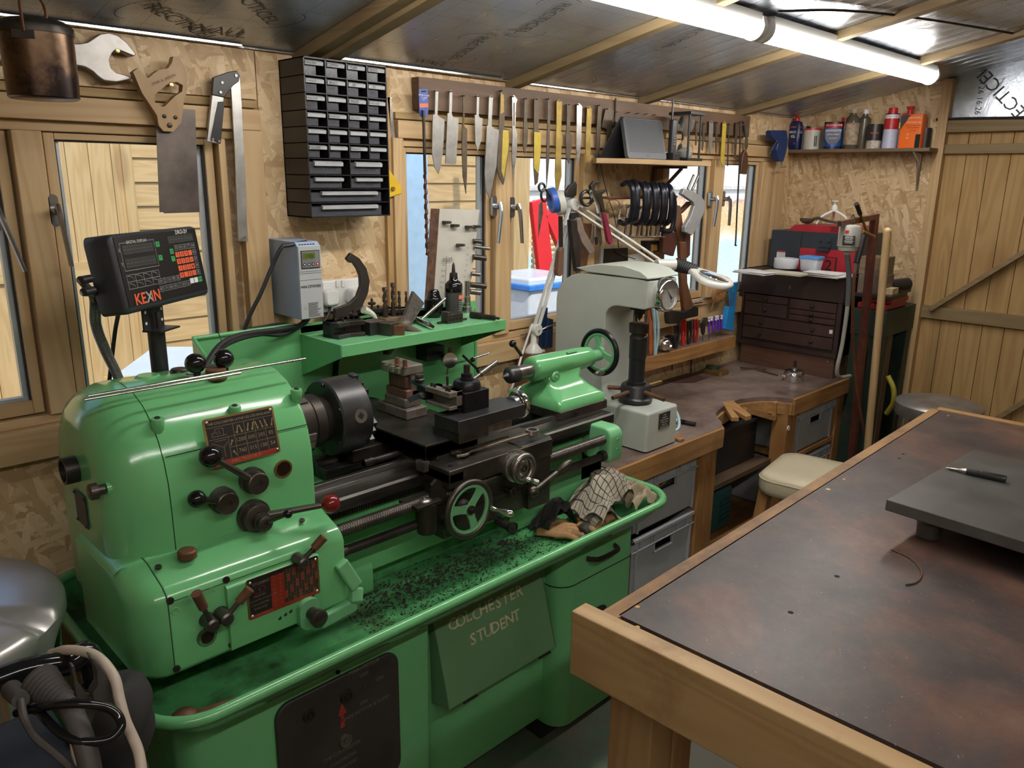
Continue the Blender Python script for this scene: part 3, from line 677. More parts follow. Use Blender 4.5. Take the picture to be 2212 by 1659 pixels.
c=AY(663,1318,1.28);m=MB();m.prism([(c.x+a,1.284,c.z+b)for a,b in rr(-.024,.022,-.034,.03,.02)],(0,-.02,0),GREENP);m.rev(c+V((.001,-.015,0)),(0,-1,0),[(0,.013),(.02,.012),(.02,.017),(.032,.018),(.034,.015)],STEEL,24);L.p('plunger',m,GB)
m=MB()
for a,b in(((735,1215),(770,1268)),((770,1268),(768,1302)),((768,1302),(690,1345))):m.beam(AY(*a,1.285),AY(*b,1.275),.03,.018,GREENP,up=(0,-1,0))
L.p('shaft_bracket',m,GB,bevel=.006,seg=3);m=MB();m.cyl((.73,1.33,.825),(.83,1.33,.825),.012,STEELD);L.p('shaft_end',m,GB)
m=MB();m.rev(AZ(405,1203,.917),(0,0,1),[(0,.017),(.012,.017),(.015,.014)],RUST,24);L.p('filler_cap',m,GB)
for px,py,y in((367,1297,1.29),(488,1252,1.29),(500,1392,1.29),(381,1444,1.29),(676,1187,1.279)):m=MB();sox(m,AY(px,py,y),(0,-1,0),.0065);L.p('screw',m,GB)
for px,py in((342,1226),(652,1125)):m=MB();sox(m,AZ(px,py,.915),(0,-.3,.95),.006);L.p('screw',m,GB)
for px,py in((604,1335),(616,1327),(627,1320),(684,1278),(675,1286)):m=MB();m.cyl(AY(px,py,1.2792),AY(px,py,1.2785),.004,DARK);L.p('drilled_hole',m,GB)
m=MB();c=AY(457,1275,1.29);m.text('B',c,(1,0,0),(0,0,1),.02,GREENP,.001)
for px,py in((378,1320),(492,1277),(415,1288)):
 c=AY(px,py,1.2895);m.torus(c,(0,-1,0),.006,.0012,GREENP,12,6);
L.p('cast_marks',m,GB)
# bed
m=MB()
m.rings([[(x,y,z)for y,z in((1.415,.70),(1.415,.885),(1.48,.885),(1.48,.70))]for x in(.80,1.80)],GREEN)
m.rings([[(x,y,z)for y,z in((1.58,.70),(1.58,.885),(1.67,.885),(1.67,.70))]for x in(.80,1.80)],GREEN)
m.box(1.70,1.80,1.415,1.67,.7,.885,GREEN);m.box(.5,.8,1.40,1.67,.70,.885,GREEN)
m.box(.80,1.70,1.46,1.6,.64,.78,GREEND)
for x in(1.05,1.35):m.box(x,x+.03,1.46,1.6,.75,.88,GREEND)
BD=L.p('bed',m,bevel=.004)
m=MB()
rbx(m,.50,.95,1.41,1.68,.64,.73,.02,GREEN,'x');L.p('bed_foot',m,BD);m=MB();rbx(m,1.40,1.80,1.41,1.68,.64,.73,.02,GREEN,'x');L.p('bed_foot',m,BD)
W=wood('ground_way',(.045,.04,.036),(.13,.12,.11),'X',rough=.32,scale=1.2);W.node_tree.nodes['Principled BSDF'].inputs['Metallic'].default_value=.8
m=MB();m.rings([[(x,y,z)for y,z in((1.388,.886),(1.388,.912),(1.395,.916),(1.455,.916),(1.463,.93),(1.475,.93),(1.484,.914),(1.492,.912),(1.492,.886))]for x in(.805,1.815)],W);L.p('front_way',m,BD,bevel=.0015,ang=20)
m=MB();m.rings([[(x,y,z)for y,z in((1.56,.886),(1.56,.914),(1.60,.914),(1.61,.928),(1.625,.928),(1.635,.914),(1.68,.914),(1.68,.886))]for x in(.93,1.815)],W);L.p('rear_way',m,BD,bevel=.0015,ang=20)
m=MB();x=.83
while x<1.79:m.box(x,x+.0028,1.392,1.402,.872,.886,STEELD);x+=.0062
m.box(.81,1.8,1.4,1.415,.868,.886,STEELD);L.p('rack',m,BD)
m=MB();x=.80;R=[]
while x<1.70:R+=[(x,.0125),(x+.0015,.0145),(x+.003,.0145),(x+.0045,.0125)];x+=.006
m.rev((0,1.335,.872),(1,0,0),R,STEEL,18);L.p('lead_screw',m,BD,ang=60)
m=MB();m.cyl((.80,1.335,.822),(1.72,1.335,.822),.011,STEELD);m.cyl((1.69,1.335,.822),(1.715,1.335,.822),.016,STEELD);L.p('feed_shaft',m,BD)
m=MB();rbx(m,1.705,1.765,1.31,1.42,.80,.905,(.02,.02,.012,.03),GREENP,'x',e0=.008,e1=.012);sox(m,(1.735,1.31,.87),(0,-1,0),.004,GREENP);sox(m,(1.735,1.31,.84),(0,-1,0),.004,GREENP);L.p('end_bracket',m,BD)
# tray
def plan(x0,x1,y0,y1,r,z,n=8):return[(a,b,z)for a,b in rr(x0,x1,y0,y1,r,n)]
TX0,TX1,TY0,TY1=.375,1.875,1.19,1.90
m=MB()
o=lambda i,z,r=.10:plan(TX0+i,TX1-i,TY0+i,TY1-i*.3,(r-i*.3),z)
m.rings([o(.055,.628),o(.03,.64),o(.008,.67),o(0,.69)][::-1],GREEN,cap=False)
m.rings([o(.004,.69),o(.012,.672),o(.034,.648),o(.06,.64)],GREEND,cap=False)
pl=o(.06,.64);m.add(pl,[tuple(range(len(pl)))],GREEND);pl=o(.055,.628);m.add(pl,[tuple(range(len(pl)))[::-1]],GREEN)
TR=L.p('chip_tray',m,ang=60)
m=MB();m.tube([V(p)for p in plan(TX0,TX1,TY0,TY1,.10,.69)],.0115,GREEN,10,closed=True);L.p('tray_rim',m,TR,ang=80)
SW=mat('swarf',(.03,.022,.015),.5,.3,.5,90)
m=MB();rnd=random.Random(3)
for k in range(1500):
 x=.85+.75*rnd.random()**1.1;y=1.265+abs(rnd.gauss(0,.065))+(.07 if rnd.random()<.45 else 0)
 if y>1.5:continue
 a=rnd.random()*pi;l=.0012+.0025*rnd.random();dx,dy=cos(a)*l,sin(a)*l;q=.0008
 m.add([(x-dx-dy*.3,y-dy+dx*.3,.6405),(x+dx-dy*.3,y+dy+dx*.3,.6405),(x+dx+dy*.3,y+dy-dx*.3,.6415),(x-dx+dy*.3,y-dy-dx*.3,.6418),(x,y,.6425)],[(0,1,4),(1,2,4),(2,3,4),(3,0,4)],SW,True)
for k in range(600):
 x=.9+.5*rnd.random();y=1.38+.03*rnd.gauss(0,1);m.sph((x,y,.641+.004*rnd.random()),.0025*rnd.random()+.001,SW,4,(1.5,1.2,.7))
L.p('metal_chips',m,TR,kind='stuff')
# cabinet
m=MB();rbx(m,.44,1.03,1.295,1.86,.02,.632,(.05,.02,.02,.03),GREEN,'z');L.p('headstock_pedestal',m,ang=50)
m=MB();m.box(1.02,1.50,1.365,1.86,.04,.632,GREEN);MP=L.p('center_panel',m)
m=MB();rbx(m,1.498,1.825,1.30,1.86,.02,.632,(.055,.02,.02,.02),GREEN,'z');DP=L.p('tail_pedestal',m,ang=50)
m=MB();m.prism([(x,y,.478)for x,y in rr(1.4965,1.8265,1.2985,1.80,(.056,.02,.02,.02),8)],(0,0,.0022),DARK);L.p('drawer_gap',m,DP)
for a,b2 in((1.46,1.82),(.47,1.0)):m=MB();m.box(a,b2,1.33,1.86,0,.02,DARK);L.p('plinth',m)
m=MB();a,b2=AY(1268,1202,1.30),AY(1326,1182,1.30);c=(a.z+b2.z)/2
m.tube([(a.x,1.30,c),(a.x+.01,1.285,c),(a.x+.03,1.272,c),(b2.x-.02,1.272,c),(b2.x-.004,1.285,c),(b2.x+.002,1.30,c)],.006,STEELD,8,smooth=4,sy=1.3);L.p('drawer_handle',m,DP)
c=AY(1290,1325,1.30);m=MB();m.prism([(c.x+.04*cos(t_),1.2995,c.z+.006+(.017*sin(t_)if sin(t_)>0 else .004*sin(t_)))for t_ in[2*pi*k/24 for k in range(24)]],(0,-.003,0),STEELD);L.p('drawer_pull',m,DP)
# flap with painted letters
fa=[V((1.075,1.362,.60)),V((1.462,1.362,.60)),V((1.478,1.297,.315)),V((1.083,1.297,.315))]
OLV=mat('flat_green_paint',(.11,.235,.11),.6,0,.12,5,.05)
m=MB();n_=(fa[1]-fa[0]).cross(fa[3]-fa[0]).normalized();n_=n_ if n_.y<0 else-n_
m.prism(fa,-n_*.004,OLV)
m.prism([fa[0]+V((0,0,.0)),fa[3],V((1.083,1.364,.30)),V((1.075,1.364,.60))],(.003,0,0),OLV);m.prism([fa[1],fa[2],V((1.478,1.364,.30)),V((1.462,1.364,.60))],(-.003,0,0),OLV)
m.prism([fa[3],fa[2],V((1.478,1.364,.30)),V((1.083,1.364,.30))],(0,0,.003),OLV)
FL=L.p('hatch',m);u_=(fa[0]-fa[3]).normalized();CHK=mat('faded_chalk',(.46,.42,.27),.8,0,.25,60)
m=MB();cc=(fa[0]+fa[1]+fa[2]+fa[3])/4
for s_,dx,dz in(('COLCHESTER',-.02,.055),('STUDENT',-.005,-.005)):
 ox=-len(s_)/2
 for i,ch in enumerate(s_):
  rnd.random();m.text(ch,cc+V((1,0,0))*(dx+(i+.5+ox)*.0262)+u_*(dz+rnd.uniform(-.003,.003))+n_*.0012,V((1,0,rnd.uniform(-.08,.08))),u_,.043,CHK,0,bold=.012)
L.p('painted_letters',m,FL)
m=MB()
for k in(.12,.82):
 p=fa[3]+(fa[2]-fa[3])*k;m.tube([p+V((0,-.002,-.003)),p+V((.045,-.002,-.003))],.0035,STEELD,8)
L.p('hinge',m,FL)
# switch panel
c1,c2=AY(600,1545,1.285),AY(852,1400,1.285);m=MB()
SWP=mat('switch_plate',(.032,.026,.024),.55,.1,.3,8,.1)
pc=((.625+.925)/2,.43);m.prism([(pc[0]+a,1.297,pc[1]+b)for a,b in rr(-.152,.152,-.19,.135,.035)],(0,-.012,0),SWP)
SP=L.p('switch_panel',m,bevel=.004);m=MB();y=1.2845
for s_,px,py,sz in(('MAIN MOTOR',787,1440,.0125),('OFF',787,1457,.0125),('ON',820,1465,.0125),('ON',786,1517,.0125),('MAIN MOTOR & PUMP',790,1530,.0125),('THE COLCHESTER',740,1622,.0115),('COLCHESTER',742,1640,.011),('ENGLAND',750,1652,.011)):
 m.text(s_,AY(px,py,y),(1,0,0),(0,0,1),sz,mat('faded_print',(.16,.13,.10),.7,0,0))
RAR=mat('faded_red',(.25,.03,.02),.6,0,.2,40);p=AY(741,1545,y)
m.add([p+V(q)for q in((-.008,0,-.03),(.004,0,-.03),(.001,0,.002),(.010,0,.002),(-.002,0,.032),(-.013,0,.002),(-.005,0,.002))],[(0,1,2,3,4,5,6)],RAR,True)
L.p('panel_print',m,SP)
for px,py,r in((748,1503,.016),(667,1545,.014),(746,1598,.016)):
 m=MB();p=AY(px,py,1.285);m.rev(p,(0,-1,0),[(0,r),(.005,r*.9),(.005,r*.66),(.002,r*.6),(.002,r*.35),(.006,r*.3),(.006,0)],STEELD if r<.016 or py<1550 else WEAR,24);L.p('knob',m,SP)
for px,py in((730,1452),(788,1482)):m=MB();m.cyl(AY(px,py,1.2855),AY(px,py,1.284),.005,DARK);L.p('screw',m,SP)
# splash guard and its shelf
SH=1.177
m=MB();y1=1.90
m.box(.78,1.72,y1,y1+.004,.69,1.204,GREEN);m.tube([(.78,y1,1.204),(1.06,y1,1.204)],.006,GREEN,8)
m.prism([(.78,y1,1.2),(.78,y1,.70),(.78,1.76,.70),(.78,1.76,1.12)],(.004,0,0),GREEN);m.tube([(.782,y1,1.203),(.782,1.76,1.123)],.006,GREEN,8)
SG=L.p('splash_guard',m,ang=50)
m=MB();m.box(1.075,1.66,1.70,1.91,SH-.004,SH,GREENP);m.box(1.075,1.66,1.698,1.702,SH-.032,SH,GREEN);m.box(1.075,1.66,1.90,1.912,SH,SH+.022,GREEN)
L.p('shelf',m,SG,bevel=.002)
for x in(1.073,1.655):
 m=MB();m.prism([(x,1.70,SH),(x,1.70,SH-.033),(x,1.90,SH-.115),(x,1.90,SH)],(.003,0,0),GREEN);L.p('gusset',m,SG)
m=MB();m.tube([(1.716,1.9,1.18),(1.716,1.9,.7)],.006,GREEN,8);m.tube([AY(1010,815,1.86),AY(1052,868,1.80)],.006,GREEN,8);L.p('edge_roll',m,SG)
m=MB();m.beam(AY(728,765,1.89),AY(722,830,1.89),.02,.006,DARK,up=(1,0,0));L.p('strap',m,SG)
# spindle nose and chuck
ax_,sy,sz=(1,0,0),1.55,1.05
m=MB();m.rev((.79,sy,sz),ax_,[(0,.07),(.036,.07),(.038,.065),(.046,.065),(.048,.07),(.078,.07),(.082,.06)],STEELD,40);m.rev((.87,sy,sz),ax_,[(0,.055),(.006,.062),(.03,.062),(.036,.056),(.05,.054),(.07,.056)],STEELD,40)
for k in range(4):
 a=k*pi/2+.35
 for da in(-.15,.15):
  c=V((.852,sy+.0702*cos(a+da),sz+.0702*sin(a+da)));m.obox(c,((1,0,0),(0,-sin(a),cos(a)),(0,cos(a),sin(a))),(.01,.009,.0025),WEAR)
L.p('spindle_nose',m,ang=35)
m=MB();CR=.0905;m.rev((.922,sy,sz),ax_,[(0,.07),(0,CR-.004),(.004,CR),(.078,CR),(.082,CR-.004),(.082,.04),(.06,.03),(.06,0)],CHUCK,64)
CK=L.p('chuck',m,ang=30)
for a in(pi,pi+2*pi/3,pi+4*pi/3):
 a-=.18;d=V((0,cos(a),sin(a)));p=V((.968,sy,sz))+d*CR
 m=MB();m.rev(p-d*.004,d,[(0,.0165),(.0048,.0165),(.0048,.0105),(.0045,.0105)],WEAR,24);m.cyl(p+d*.0002,p+d*.001,.0085,DARK,n=4);L.p('key_socket',m,CK)
for k in range(3):
 a=k*2*pi/3+1.7;d=V((0,cos(a),sin(a)));t_=V((0,-sin(a),cos(a)));m=MB()
 for(r0,r1,l)in((.03,.055,.035),(.055,.075,.02),(.075,CR+.006,.004)):m.obox(V((1.0+l/2,sy,sz))+d*(r0+r1)/2,(d,t_,(1,0,0)),((r1-r0)/2,.011,l/2+.006),CHUCK)
 L.p('jaw',m,CK,bevel=.002)
for k in range(6):a=k*pi/3+.6;m=MB();sox(m,(.9222,sy+.08*cos(a),sz+.08*sin(a)),(-1,0,0),.006,CHUCK);L.p('screw',m,CK)
# carriage
m=MB()
m.box(1.09,1.44,1.295,1.40,.90,.945,STEEL);m.box(1.12,1.36,1.375,1.70,.915,.952,STEEL)
m.box(1.09,1.135,1.295,1.5,.912,.938,STEEL);m.box(1.0,1.14,1.55,1.64,.918,.95,STEELD)
rbx(m,.97,1.12,1.60,1.655,.93,.958,.008,STEELD,'x')
m.box(1.33,1.44,1.30,1.42,.915,.947,STEEL)
SD=L.p('saddle',m,bevel=.003)
m=MB();m.cyl((.985,1.485,.94),(1.12,1.485,.94),.008,STEELD);m.cyl((.985,1.485,.94),(1.01,1.485,.94),.011,STEELD);L.p('stop_screw',m,SD);m=MB();m.cyl((.965,1.625,.945),(.972,1.625,.945),.016,STEELD);sox(m,(.962,1.625,.945),(-1,0,0),.005);L.p('stop_screw',m,SD)
m=MB();p=AY(1124,938,1.40);m.rev((p.x,1.36,.945),(0,0,1),[(0,.012),(.003,.012),(.004,.008),(.018,.008)],STEELD,6);L.p('clamp_bolt',m,SD)
for a in((945,994),(973,1006)):m=MB();sox(m,AZ(*a,.9455),(0,0,1),.005);L.p('screw',m,SD)
m=MB();m.box(1.075,1.092,1.37,1.40,.925,.95,WEAR);L.p('way_wiper',m,SD)
m=MB();m.box(1.095,1.44,1.325,1.40,.762,.915,STEEL);m.box(1.37,1.452,1.31,1.41,.76,.945,STEEL);AP=L.p('apron',m,bevel=.004)
m=MB();m.rings([[(x,y,z)for y,z in((1.375,.953),(1.375,.985))]+[(x,y,z)for y,z in((1.72,.985),(1.72,.953))]for x in(1.085,1.25)],STEEL)
m.box(1.085,1.25,1.375,1.76,.953,.988,STEEL)
XS=L.p('cross_slide',m,bevel=.002)
m=MB();m.prism([(1.05+.07*(1-cos(a)),1.80+.075*sin(a),.985)for a in[-pi/2+pi*k/12 for k in range(13)]][::-1]+[(1.2,1.87,.985),(1.2,1.72,.985)],(0,0,.004),STEELD)if False else m.box(1.09,1.22,1.74,1.82,.98,.986,STEELD);m.prism([(1.155+.08*cos(a),1.78+.06*sin(a),.9862)for a in[2*pi*k/28 for k in range(28)]],(0,0,.004),STEELD);L.p('rear_cover',m,XS)
# rear tool block, weathered
WTH=mat('weathered_block',(.18,.155,.13),.6,.35,.35,22,.25,dirt=(.07,.04,.03),dth=.58);PINKR=mat('rusty_block',(.16,.075,.055),.65,.2,.4,25,.2)
m=MB();bx0,bx1,by0,by1=1.178,1.232,1.575,1.665
m.box(1.172,1.24,1.56,1.69,.988,1.015,WTH);m.box(bx0,bx1,by0,by1,1.015,1.04,WTH);m.box(bx0+.022,bx1,by0,by1-.008,1.04,1.102,WTH);m.box(bx0+.006,bx1,by0,by1,1.035,1.062,PINKR);m.box(bx0+.012,bx1-.004,by0+.012,by1-.004,1.062,1.102,PINKR)
m.box(bx0-.006,bx1+.006,by0-.003,by1+.004,1.102,1.127,WTH)
RT=L.p('rear_tool_block',m,XS,bevel=.004)
for i,(px,py)in enumerate(((836,792),(848,795),(861,799),(858,783),(875,788))):
 p=AZ(px,py,1.135);m=MB()
 m.rev((p.x,p.y,1.126),(0,0,1),[(0,.005),(.009,.005),(.009,.007),(.014,.007)]if i<3 else[(0,.008),(.004,.008),(.005,.006),(.022,.0055)],STEELB if i<3 else RUST,14);L.p('clamp_bolt',m)
# compound slide
m=MB();y0,y1=1.335,1.425
m.box(1.155,1.25,y0,y1+.01,.985,1.01,STEEL);m.box(1.152,1.375,y0-.002,y1,1.01,1.043,CHUCK);m.box(1.18,1.34,y0+.01,y1-.01,.988,1.012,WEAR)
TS=L.p('compound_slide',m,bevel=.0025)
m=MB();m.rev((1.375,1.385,1.025),ax_,[(0,.026),(.014,.026),(.014,.022),(.018,.022)],STEELB,30);m.torus((1.403,1.385,1.025),ax_,.030,.0085,CHROME,30,10);m.rev((1.39,1.385,1.025),ax_,[(0,.02),(.02,.018),(.024,.01)],STEELD,20);L.p('slide_handwheel',m,TS)
m=MB();m.rev((1.405,1.405,1.047),(1,.25,.3),[(0,.004),(.008,.007),(.022,.006),(.03,.009),(.036,0)],CHROME,14);L.p('crank_handle',m,TS)
# quick change tool post and holder
TPM=mat('blued_steel',(.022,.023,.028),.3,.6,.15,30,.05)
m=MB();m.box(1.205,1.285,1.372,1.448,1.043,1.092,TPM);m.box(1.2,1.215,1.385,1.435,1.043,1.09,TPM);m.rev((1.245,1.41,1.092),(0,0,1),[(0,.035),(.014,.034),(.022,.029),(.023,.018)],TPM,36)
TP=L.p('tool_post',m,bevel=.0015)
m=MB();m.rev((1.245,1.41,1.115),(0,0,1),[(0,.017),(.004,.017),(.005,.014)],TPM,24);m.rev((1.245,1.41,1.119),(0,0,1),[(0,.0145),(.011,.0145),(.012,.012)],TPM,6);m.cyl((1.245,1.41,1.131),(1.245,1.41,1.152),.008,STEELD);L.p('post_nut',m,TP)
m=MB();a=AY(1018,823,1.41);b2=AY(1073,782,1.41);m.cyl(a,a+(b2-a)*.35,.0048,WEAR);m.cyl(a+(b2-a)*.35,b2,.0072,WEAR,.0062);L.p('lock_handle',m,TP)
m=MB();ys=(1.382,1.475)
m.box(1.165,1.208,*ys,1.086,1.099,WTH);m.box(1.165,1.208,*ys,1.055,1.064,WTH);m.box(1.188,1.208,*ys,1.055,1.099,WTH);TH=L.p('tool_holder',m,TP,bevel=.0015)
m=MB()
for y in(1.395,1.405,1.45,1.462):m.cyl((1.176,y,1.098),(1.176,y,1.108),.0036,STEELD,n=10)
m.rev((1.195,1.425,1.099),(0,0,1),[(0,.012),(.007,.012)],WEAR,20);m.cyl((1.195,1.425,1.099),(1.195,1.425,1.128),.003,STEELD);L.p('set_screw',m,TH)
KN=mat('blue_grey_steel',(.06,.085,.10),.35,.5,.2,30)
m=MB();p=V((1.176,1.49,1.082));m.box(1.166,1.186,1.47,1.505,1.062,1.094,TPM);m.beam(p+V((-.005,-.004,-.006)),p+V((-.035,.02,-.022)),.012,.012,KN);m.cyl(p+V((-.012,0,-.008)),p+V((-.014,-.012,-.008)),.0065,WEAR);m.cyl(p+V((0,.02,.0)),p+V((0,.02,.028)),.007,STEELD);m.rev(p+V((0,.02,.02)),(0,0,1),[(0,.012),(.006,.014),(.01,.009),(.012,.012),(.018,.011)],STEELD,20);m.beam(p+V((0,0,.008)),p+V((-.004,.04,.018)),.012,.01,KN)
L.p('knurling_tool',m,TP)
# apron handwheel and controls
def handwheel(c,d,R,rimr,spoke,rim,par,n=3,a0=.5,hub=.013,dish=.0):
 u,w_,d=frame(d);c=V(c);m=MB();m.torus(c,d,R,rimr,rim,44,12);o=L.p('handwheel',m,par)
 m=MB();m.torus(c,d,R-rimr*1.25,rimr*.7,spoke,44,8);m.rev(c-d*rimr,d,[(0,hub),(rimr*1.4,hub),(rimr*1.7,hub*.8)],spoke,24)
 for k in range(n):
  a=a0+2*pi*k/n;e=u*cos(a)+w_*sin(a);t_=d.cross(e)
  m.rings([[c+e*s_+t_*hw*p+d*rimr*.45*q for p,q in((-1,-1),(1,-1),(1.15,0),(1,1),(-1,1),(-1.15,0))]for s_,hw in((hub*.6,.0105),(R*.4,.0085),(R*.7,.010),(R-rimr,.018))],spoke)
 L.p('spokes',m,o);return o
ac=AY(1013,1100,1.275)
WR=handwheel(ac,(0,-1,0),.066,.0075,GREENP,STEEL,AP,3,1.9)
m=MB();m.rev((ac.x,1.325,ac.z),(0,-1,0),[(0,.02),(.03,.018),(.045,.014),(.052,.011),(.06,.011),(.06,.006),(.066,.006)],STEELD,24);L.p('hub',m,WR)
a=AY(1060,1097,1.268);b2=AY(1103,1113,1.20);b2=a+V((.022,-.055,-.006));m=MB();m.rev(a,b2-a,[(0,.006),(.006,.0075),(.012,.0055),(.022,.006),(.045,.0098),(.055,.008),(.06,.003)],CHROME,16);L.p('crank_handle',m,WR)
cc=AY(1107,1003,1.30);m=MB();m.rev((cc.x,1.30,cc.z),(0,-1,0),[(0,.039),(.004,.041),(.018,.041),(.02,.038),(.024,.02),(.04,.018)],STEELB,44);DL=L.p('dial',m,SD)
c3=V((cc.x,1.262,cc.z));m=MB();m.torus(c3,(0,-1,0),.031,.009,WEAR,36,12);m.rev(c3+V((0,.01,0)),(0,-1,0),[(0,.02),(.002,.02)],STEELD,24);m.rev(c3+V((0,.008,0)),(0,-1,0),[(0,.01),(.012,.01),(.014,.006),(.008,.005)],STEELD,20);L.p('cross_handwheel',m,SD)
a=c3+V((.006,-.004,-.028));m=MB();m.rev(a,V((.45,-1,-.15)),[(0,.006),(.007,.007),(.012,.0045),(.022,.0075),(.032,.006),(.038,0)],CHROME,16);L.p('crank_handle',m,SD)
a=AY(1098,1057,1.325);m=MB();m.rev(a+V((-.01,0,.003)),(0,-1,0),[(0,.0085),(.022,.0085),(.022,.012),(.028,.0125),(.03,.01),(.03,.003),(.034,.003)],STEELD,22);L.p('knob',m,AP)
a=AY(1095,1140,1.29);m=MB();m.rev((a.x,1.325,a.z+.008),(0,-1,-.05),[(0,.012),(.045,.011),(.05,.0155),(.058,.0165),(.058,.0145),(.055,.0145),(.055,.003),(.057,.003)],STEEL,26);L.p('knob',m,AP)
a=AY(1150,1062,1.30);m=MB();m.sph((a.x,a.y,a.z),.0165,STEEL,20);m.rev((a.x,1.31,a.z),(0,1,0),[(0,.014),(.015,.016)],STEEL,20);e=AY(1240,990,1.25);m.cyl(a,a+(e-a)*.62,.0055,WEAR);m.rev(a+(e-a)*.6,e-a,[(0,.0055),(.012,.0085),(.028,.010),(.042,.007),(.048,0)],STEEL,16);L.p('feed_lever',m,AP)
m=MB()
for px,py,r in((1122,1050,.007),(1122,1075,.011),(1175,995,.003)):p=AY(px,py,1.325);m.torus(p,(0,1,0),r,.0008,STEELD,24,6)
L.p('plug',m,AP);m=MB();p=AY(1167,995,1.309);m.box(1.395,1.448,1.307,1.31,.90,.922,TPM);L.p('badge',m,AP)
m=MB();m.prism([(x,1.325,z)for x,z in((1.05,.87),(1.055,.915),(1.07,.925),(1.085,.915),(1.13,.80),(1.13,.76),(1.07,.80))],(0,-.008,0),STEELD)
m.box(1.0,1.075,1.30,1.37,.872,.88,STEELD);m.rev((1.045,1.325,.80),(0,0,1),[(0,.022),(.03,.026),(.075,.026)],STEELD,24);m.rev((1.04,1.325,.88),(0,0,1),[(0,.018),(.004,.014),(.006,.006),(.009,.006)],WEAR,24);m.cyl((1.09,1.30,.82),(1.09,1.33,.82),.013,STEELD)
L.p('thread_dial',m,AP,bevel=.001)
# tailstock
m=MB();m.box(1.63,1.845,1.44,1.665,.915,.942,STEEL);TB=L.p('tailstock_base',m,bevel=.002)
m=MB()
def ts(z,x0,x1,y0,y1,r):return[(a,b,z)for a,b in rr(x0,x1,y0,y1,r,5)]
m.rings([ts(.942,1.632,1.84,1.444,1.66,.008),ts(.962,1.632,1.84,1.444,1.66,.008),ts(.972,1.64,1.832,1.456,1.65,.02),ts(.99,1.655,1.82,1.485,1.62,.03),ts(1.01,1.665,1.81,1.51,1.595,.03),ts(1.05,1.66,1.83,1.522,1.58,.02)],GREEN)
m.rev((1.615,sy,sz+.003),ax_,[(0,.026),(.004,.036),(.012,.038),(.06,.038),(.22,.035),(.262,.031),(.262,0)],GREEN,36)
m.rev((1.69,1.515,1.025),(0,-1,0),[(-.02,.02),(.0,.018),(.004,.014),(.004,.008),(.002,.006),(.006,.004)],GREEN,22)
TL=L.p('tailstock',m,bevel=0,ang=60)
m=MB();m.rev((1.562,sy,sz),ax_,[(0,.0205),(.004,.0215),(.075,.0215)],WEAR,28);m.rev((1.502,sy,sz),ax_,[(0,.0005),(.018,.011),(.019,.0165),(.026,.0235),(.03,.0245),(.056,.0245),(.058,.02),(.062,.02)],CHUCK,28);L.p('live_center',m,TL)
m=MB();m.cyl((1.63,1.60,1.085),(1.60,1.60,1.118),.005,STEELD);m.sph((1.592,1.60,1.126),.011,KNOB);L.p('quill_lock',m,TL)
m=MB();m.rev((1.875,sy,sz),ax_,[(0,.028),(.012,.027),(.014,.02),(.062,.018)],GREENP,24);L.p('collar',m,TL)
WR2=handwheel((1.935,sy,sz+.008),ax_,.069,.0085,GREENP,TPM,TL,3,.3,hub=.02)
m=MB();m.rev((1.905,sy-.045,sz-.045),(-1,-.1,.1),[(0,.005),(.01,.007),(.03,.010),(.045,.007),(.05,0)],WEAR,16);L.p('crank_handle',m,WR2)
m=MB();sox(m,(1.70,1.4395,.928),(0,-1,0),.005);L.p('screw',m,TB)
m=MB();m.cyl((1.72,1.50,1.094),(1.76,1.50,1.094),.004,GREEND);L.p('oil_nipple',m,TL)
# ============================================================ REAR BENCH AND WHAT STANDS ON IT
BZ=.70;BF=1.44;BX1=3.70
TOPM=wood('stained_bench_top',(.13,.085,.065),(.085,.055,.05),'X',rough=.42,scale=.5,dirt=(.24,.18,.15),dth=.52,dsc=3.5)
B=T('workbench','low wooden workbench under the windows with a scooped front edge','workbench',(2.8,1.72,0))
cut=[(2.546,BF),(2.60,1.475),(2.64,1.52),(2.685,1.553),(2.776,1.577),(2.86,1.592),(2.945,1.59),(3.0,1.57),(3.053,1.541),(3.09,1.50),(3.114,BF)]
m=MB();m.prism([(1.89,BF,BZ-.02)]+[(x,y,BZ-.02)for x,y in cut]+[(BX1,BF,BZ-.02),(BX1,1.985,BZ-.02),(1.89,1.985,BZ-.02)],(0,0,.02),TOPM);L_=B.p('bench_top',m)
m=MB();m.box(1.89,2.546,BF-.012,BF+.03,BZ-.078,BZ-.001,BENCHW);B.p('front_rail',m,bevel=.003)
m=MB();m.box(3.114,BX1,BF-.012,BF+.03,BZ-.075,BZ-.001,BENCHW);B.p('front_rail',m,bevel=.003)
m=MB();m.box(BX1-.03,BX1,BF,1.98,BZ-.09,BZ-.02,BENCHWY);B.p('end_rail',m,bevel=.003)
m=MB();pts=cut
for i in range(len(pts)-1):
 a,b=V((*pts[i],BZ-.045)),V((*pts[i+1],BZ-.045));m.beam(a,b,.02,.05,BENCHWY)
B.p('scoop_edge',m)
for x0,x1,y0 in((2.42,2.535,BF+.005),(3.095,3.185,BF+.005),(3.60,3.69,BF+.005),(1.9,1.98,1.85),(2.45,2.53,1.88),(3.6,3.68,1.88),(1.9,1.98,BF+.01)):
 m=MB();m.box(x0,x1,y0,y0+.07,0,BZ-.02,BENCHWZ);B.p('leg',m,bevel=.003)
SHW=mat('dark_shelf',(.10,.06,.035),.6,0,.2,10);m=MB();m.box(2.535,3.09,1.50,1.95,.40,.42,SHW);m.box(3.18,3.6,BF+.01,1.9,.40,.42,BENCHW);m.box(1.98,2.42,BF+.01,1.9,.405,.42,BENCHW)if False else None;B.p('shelf',m)
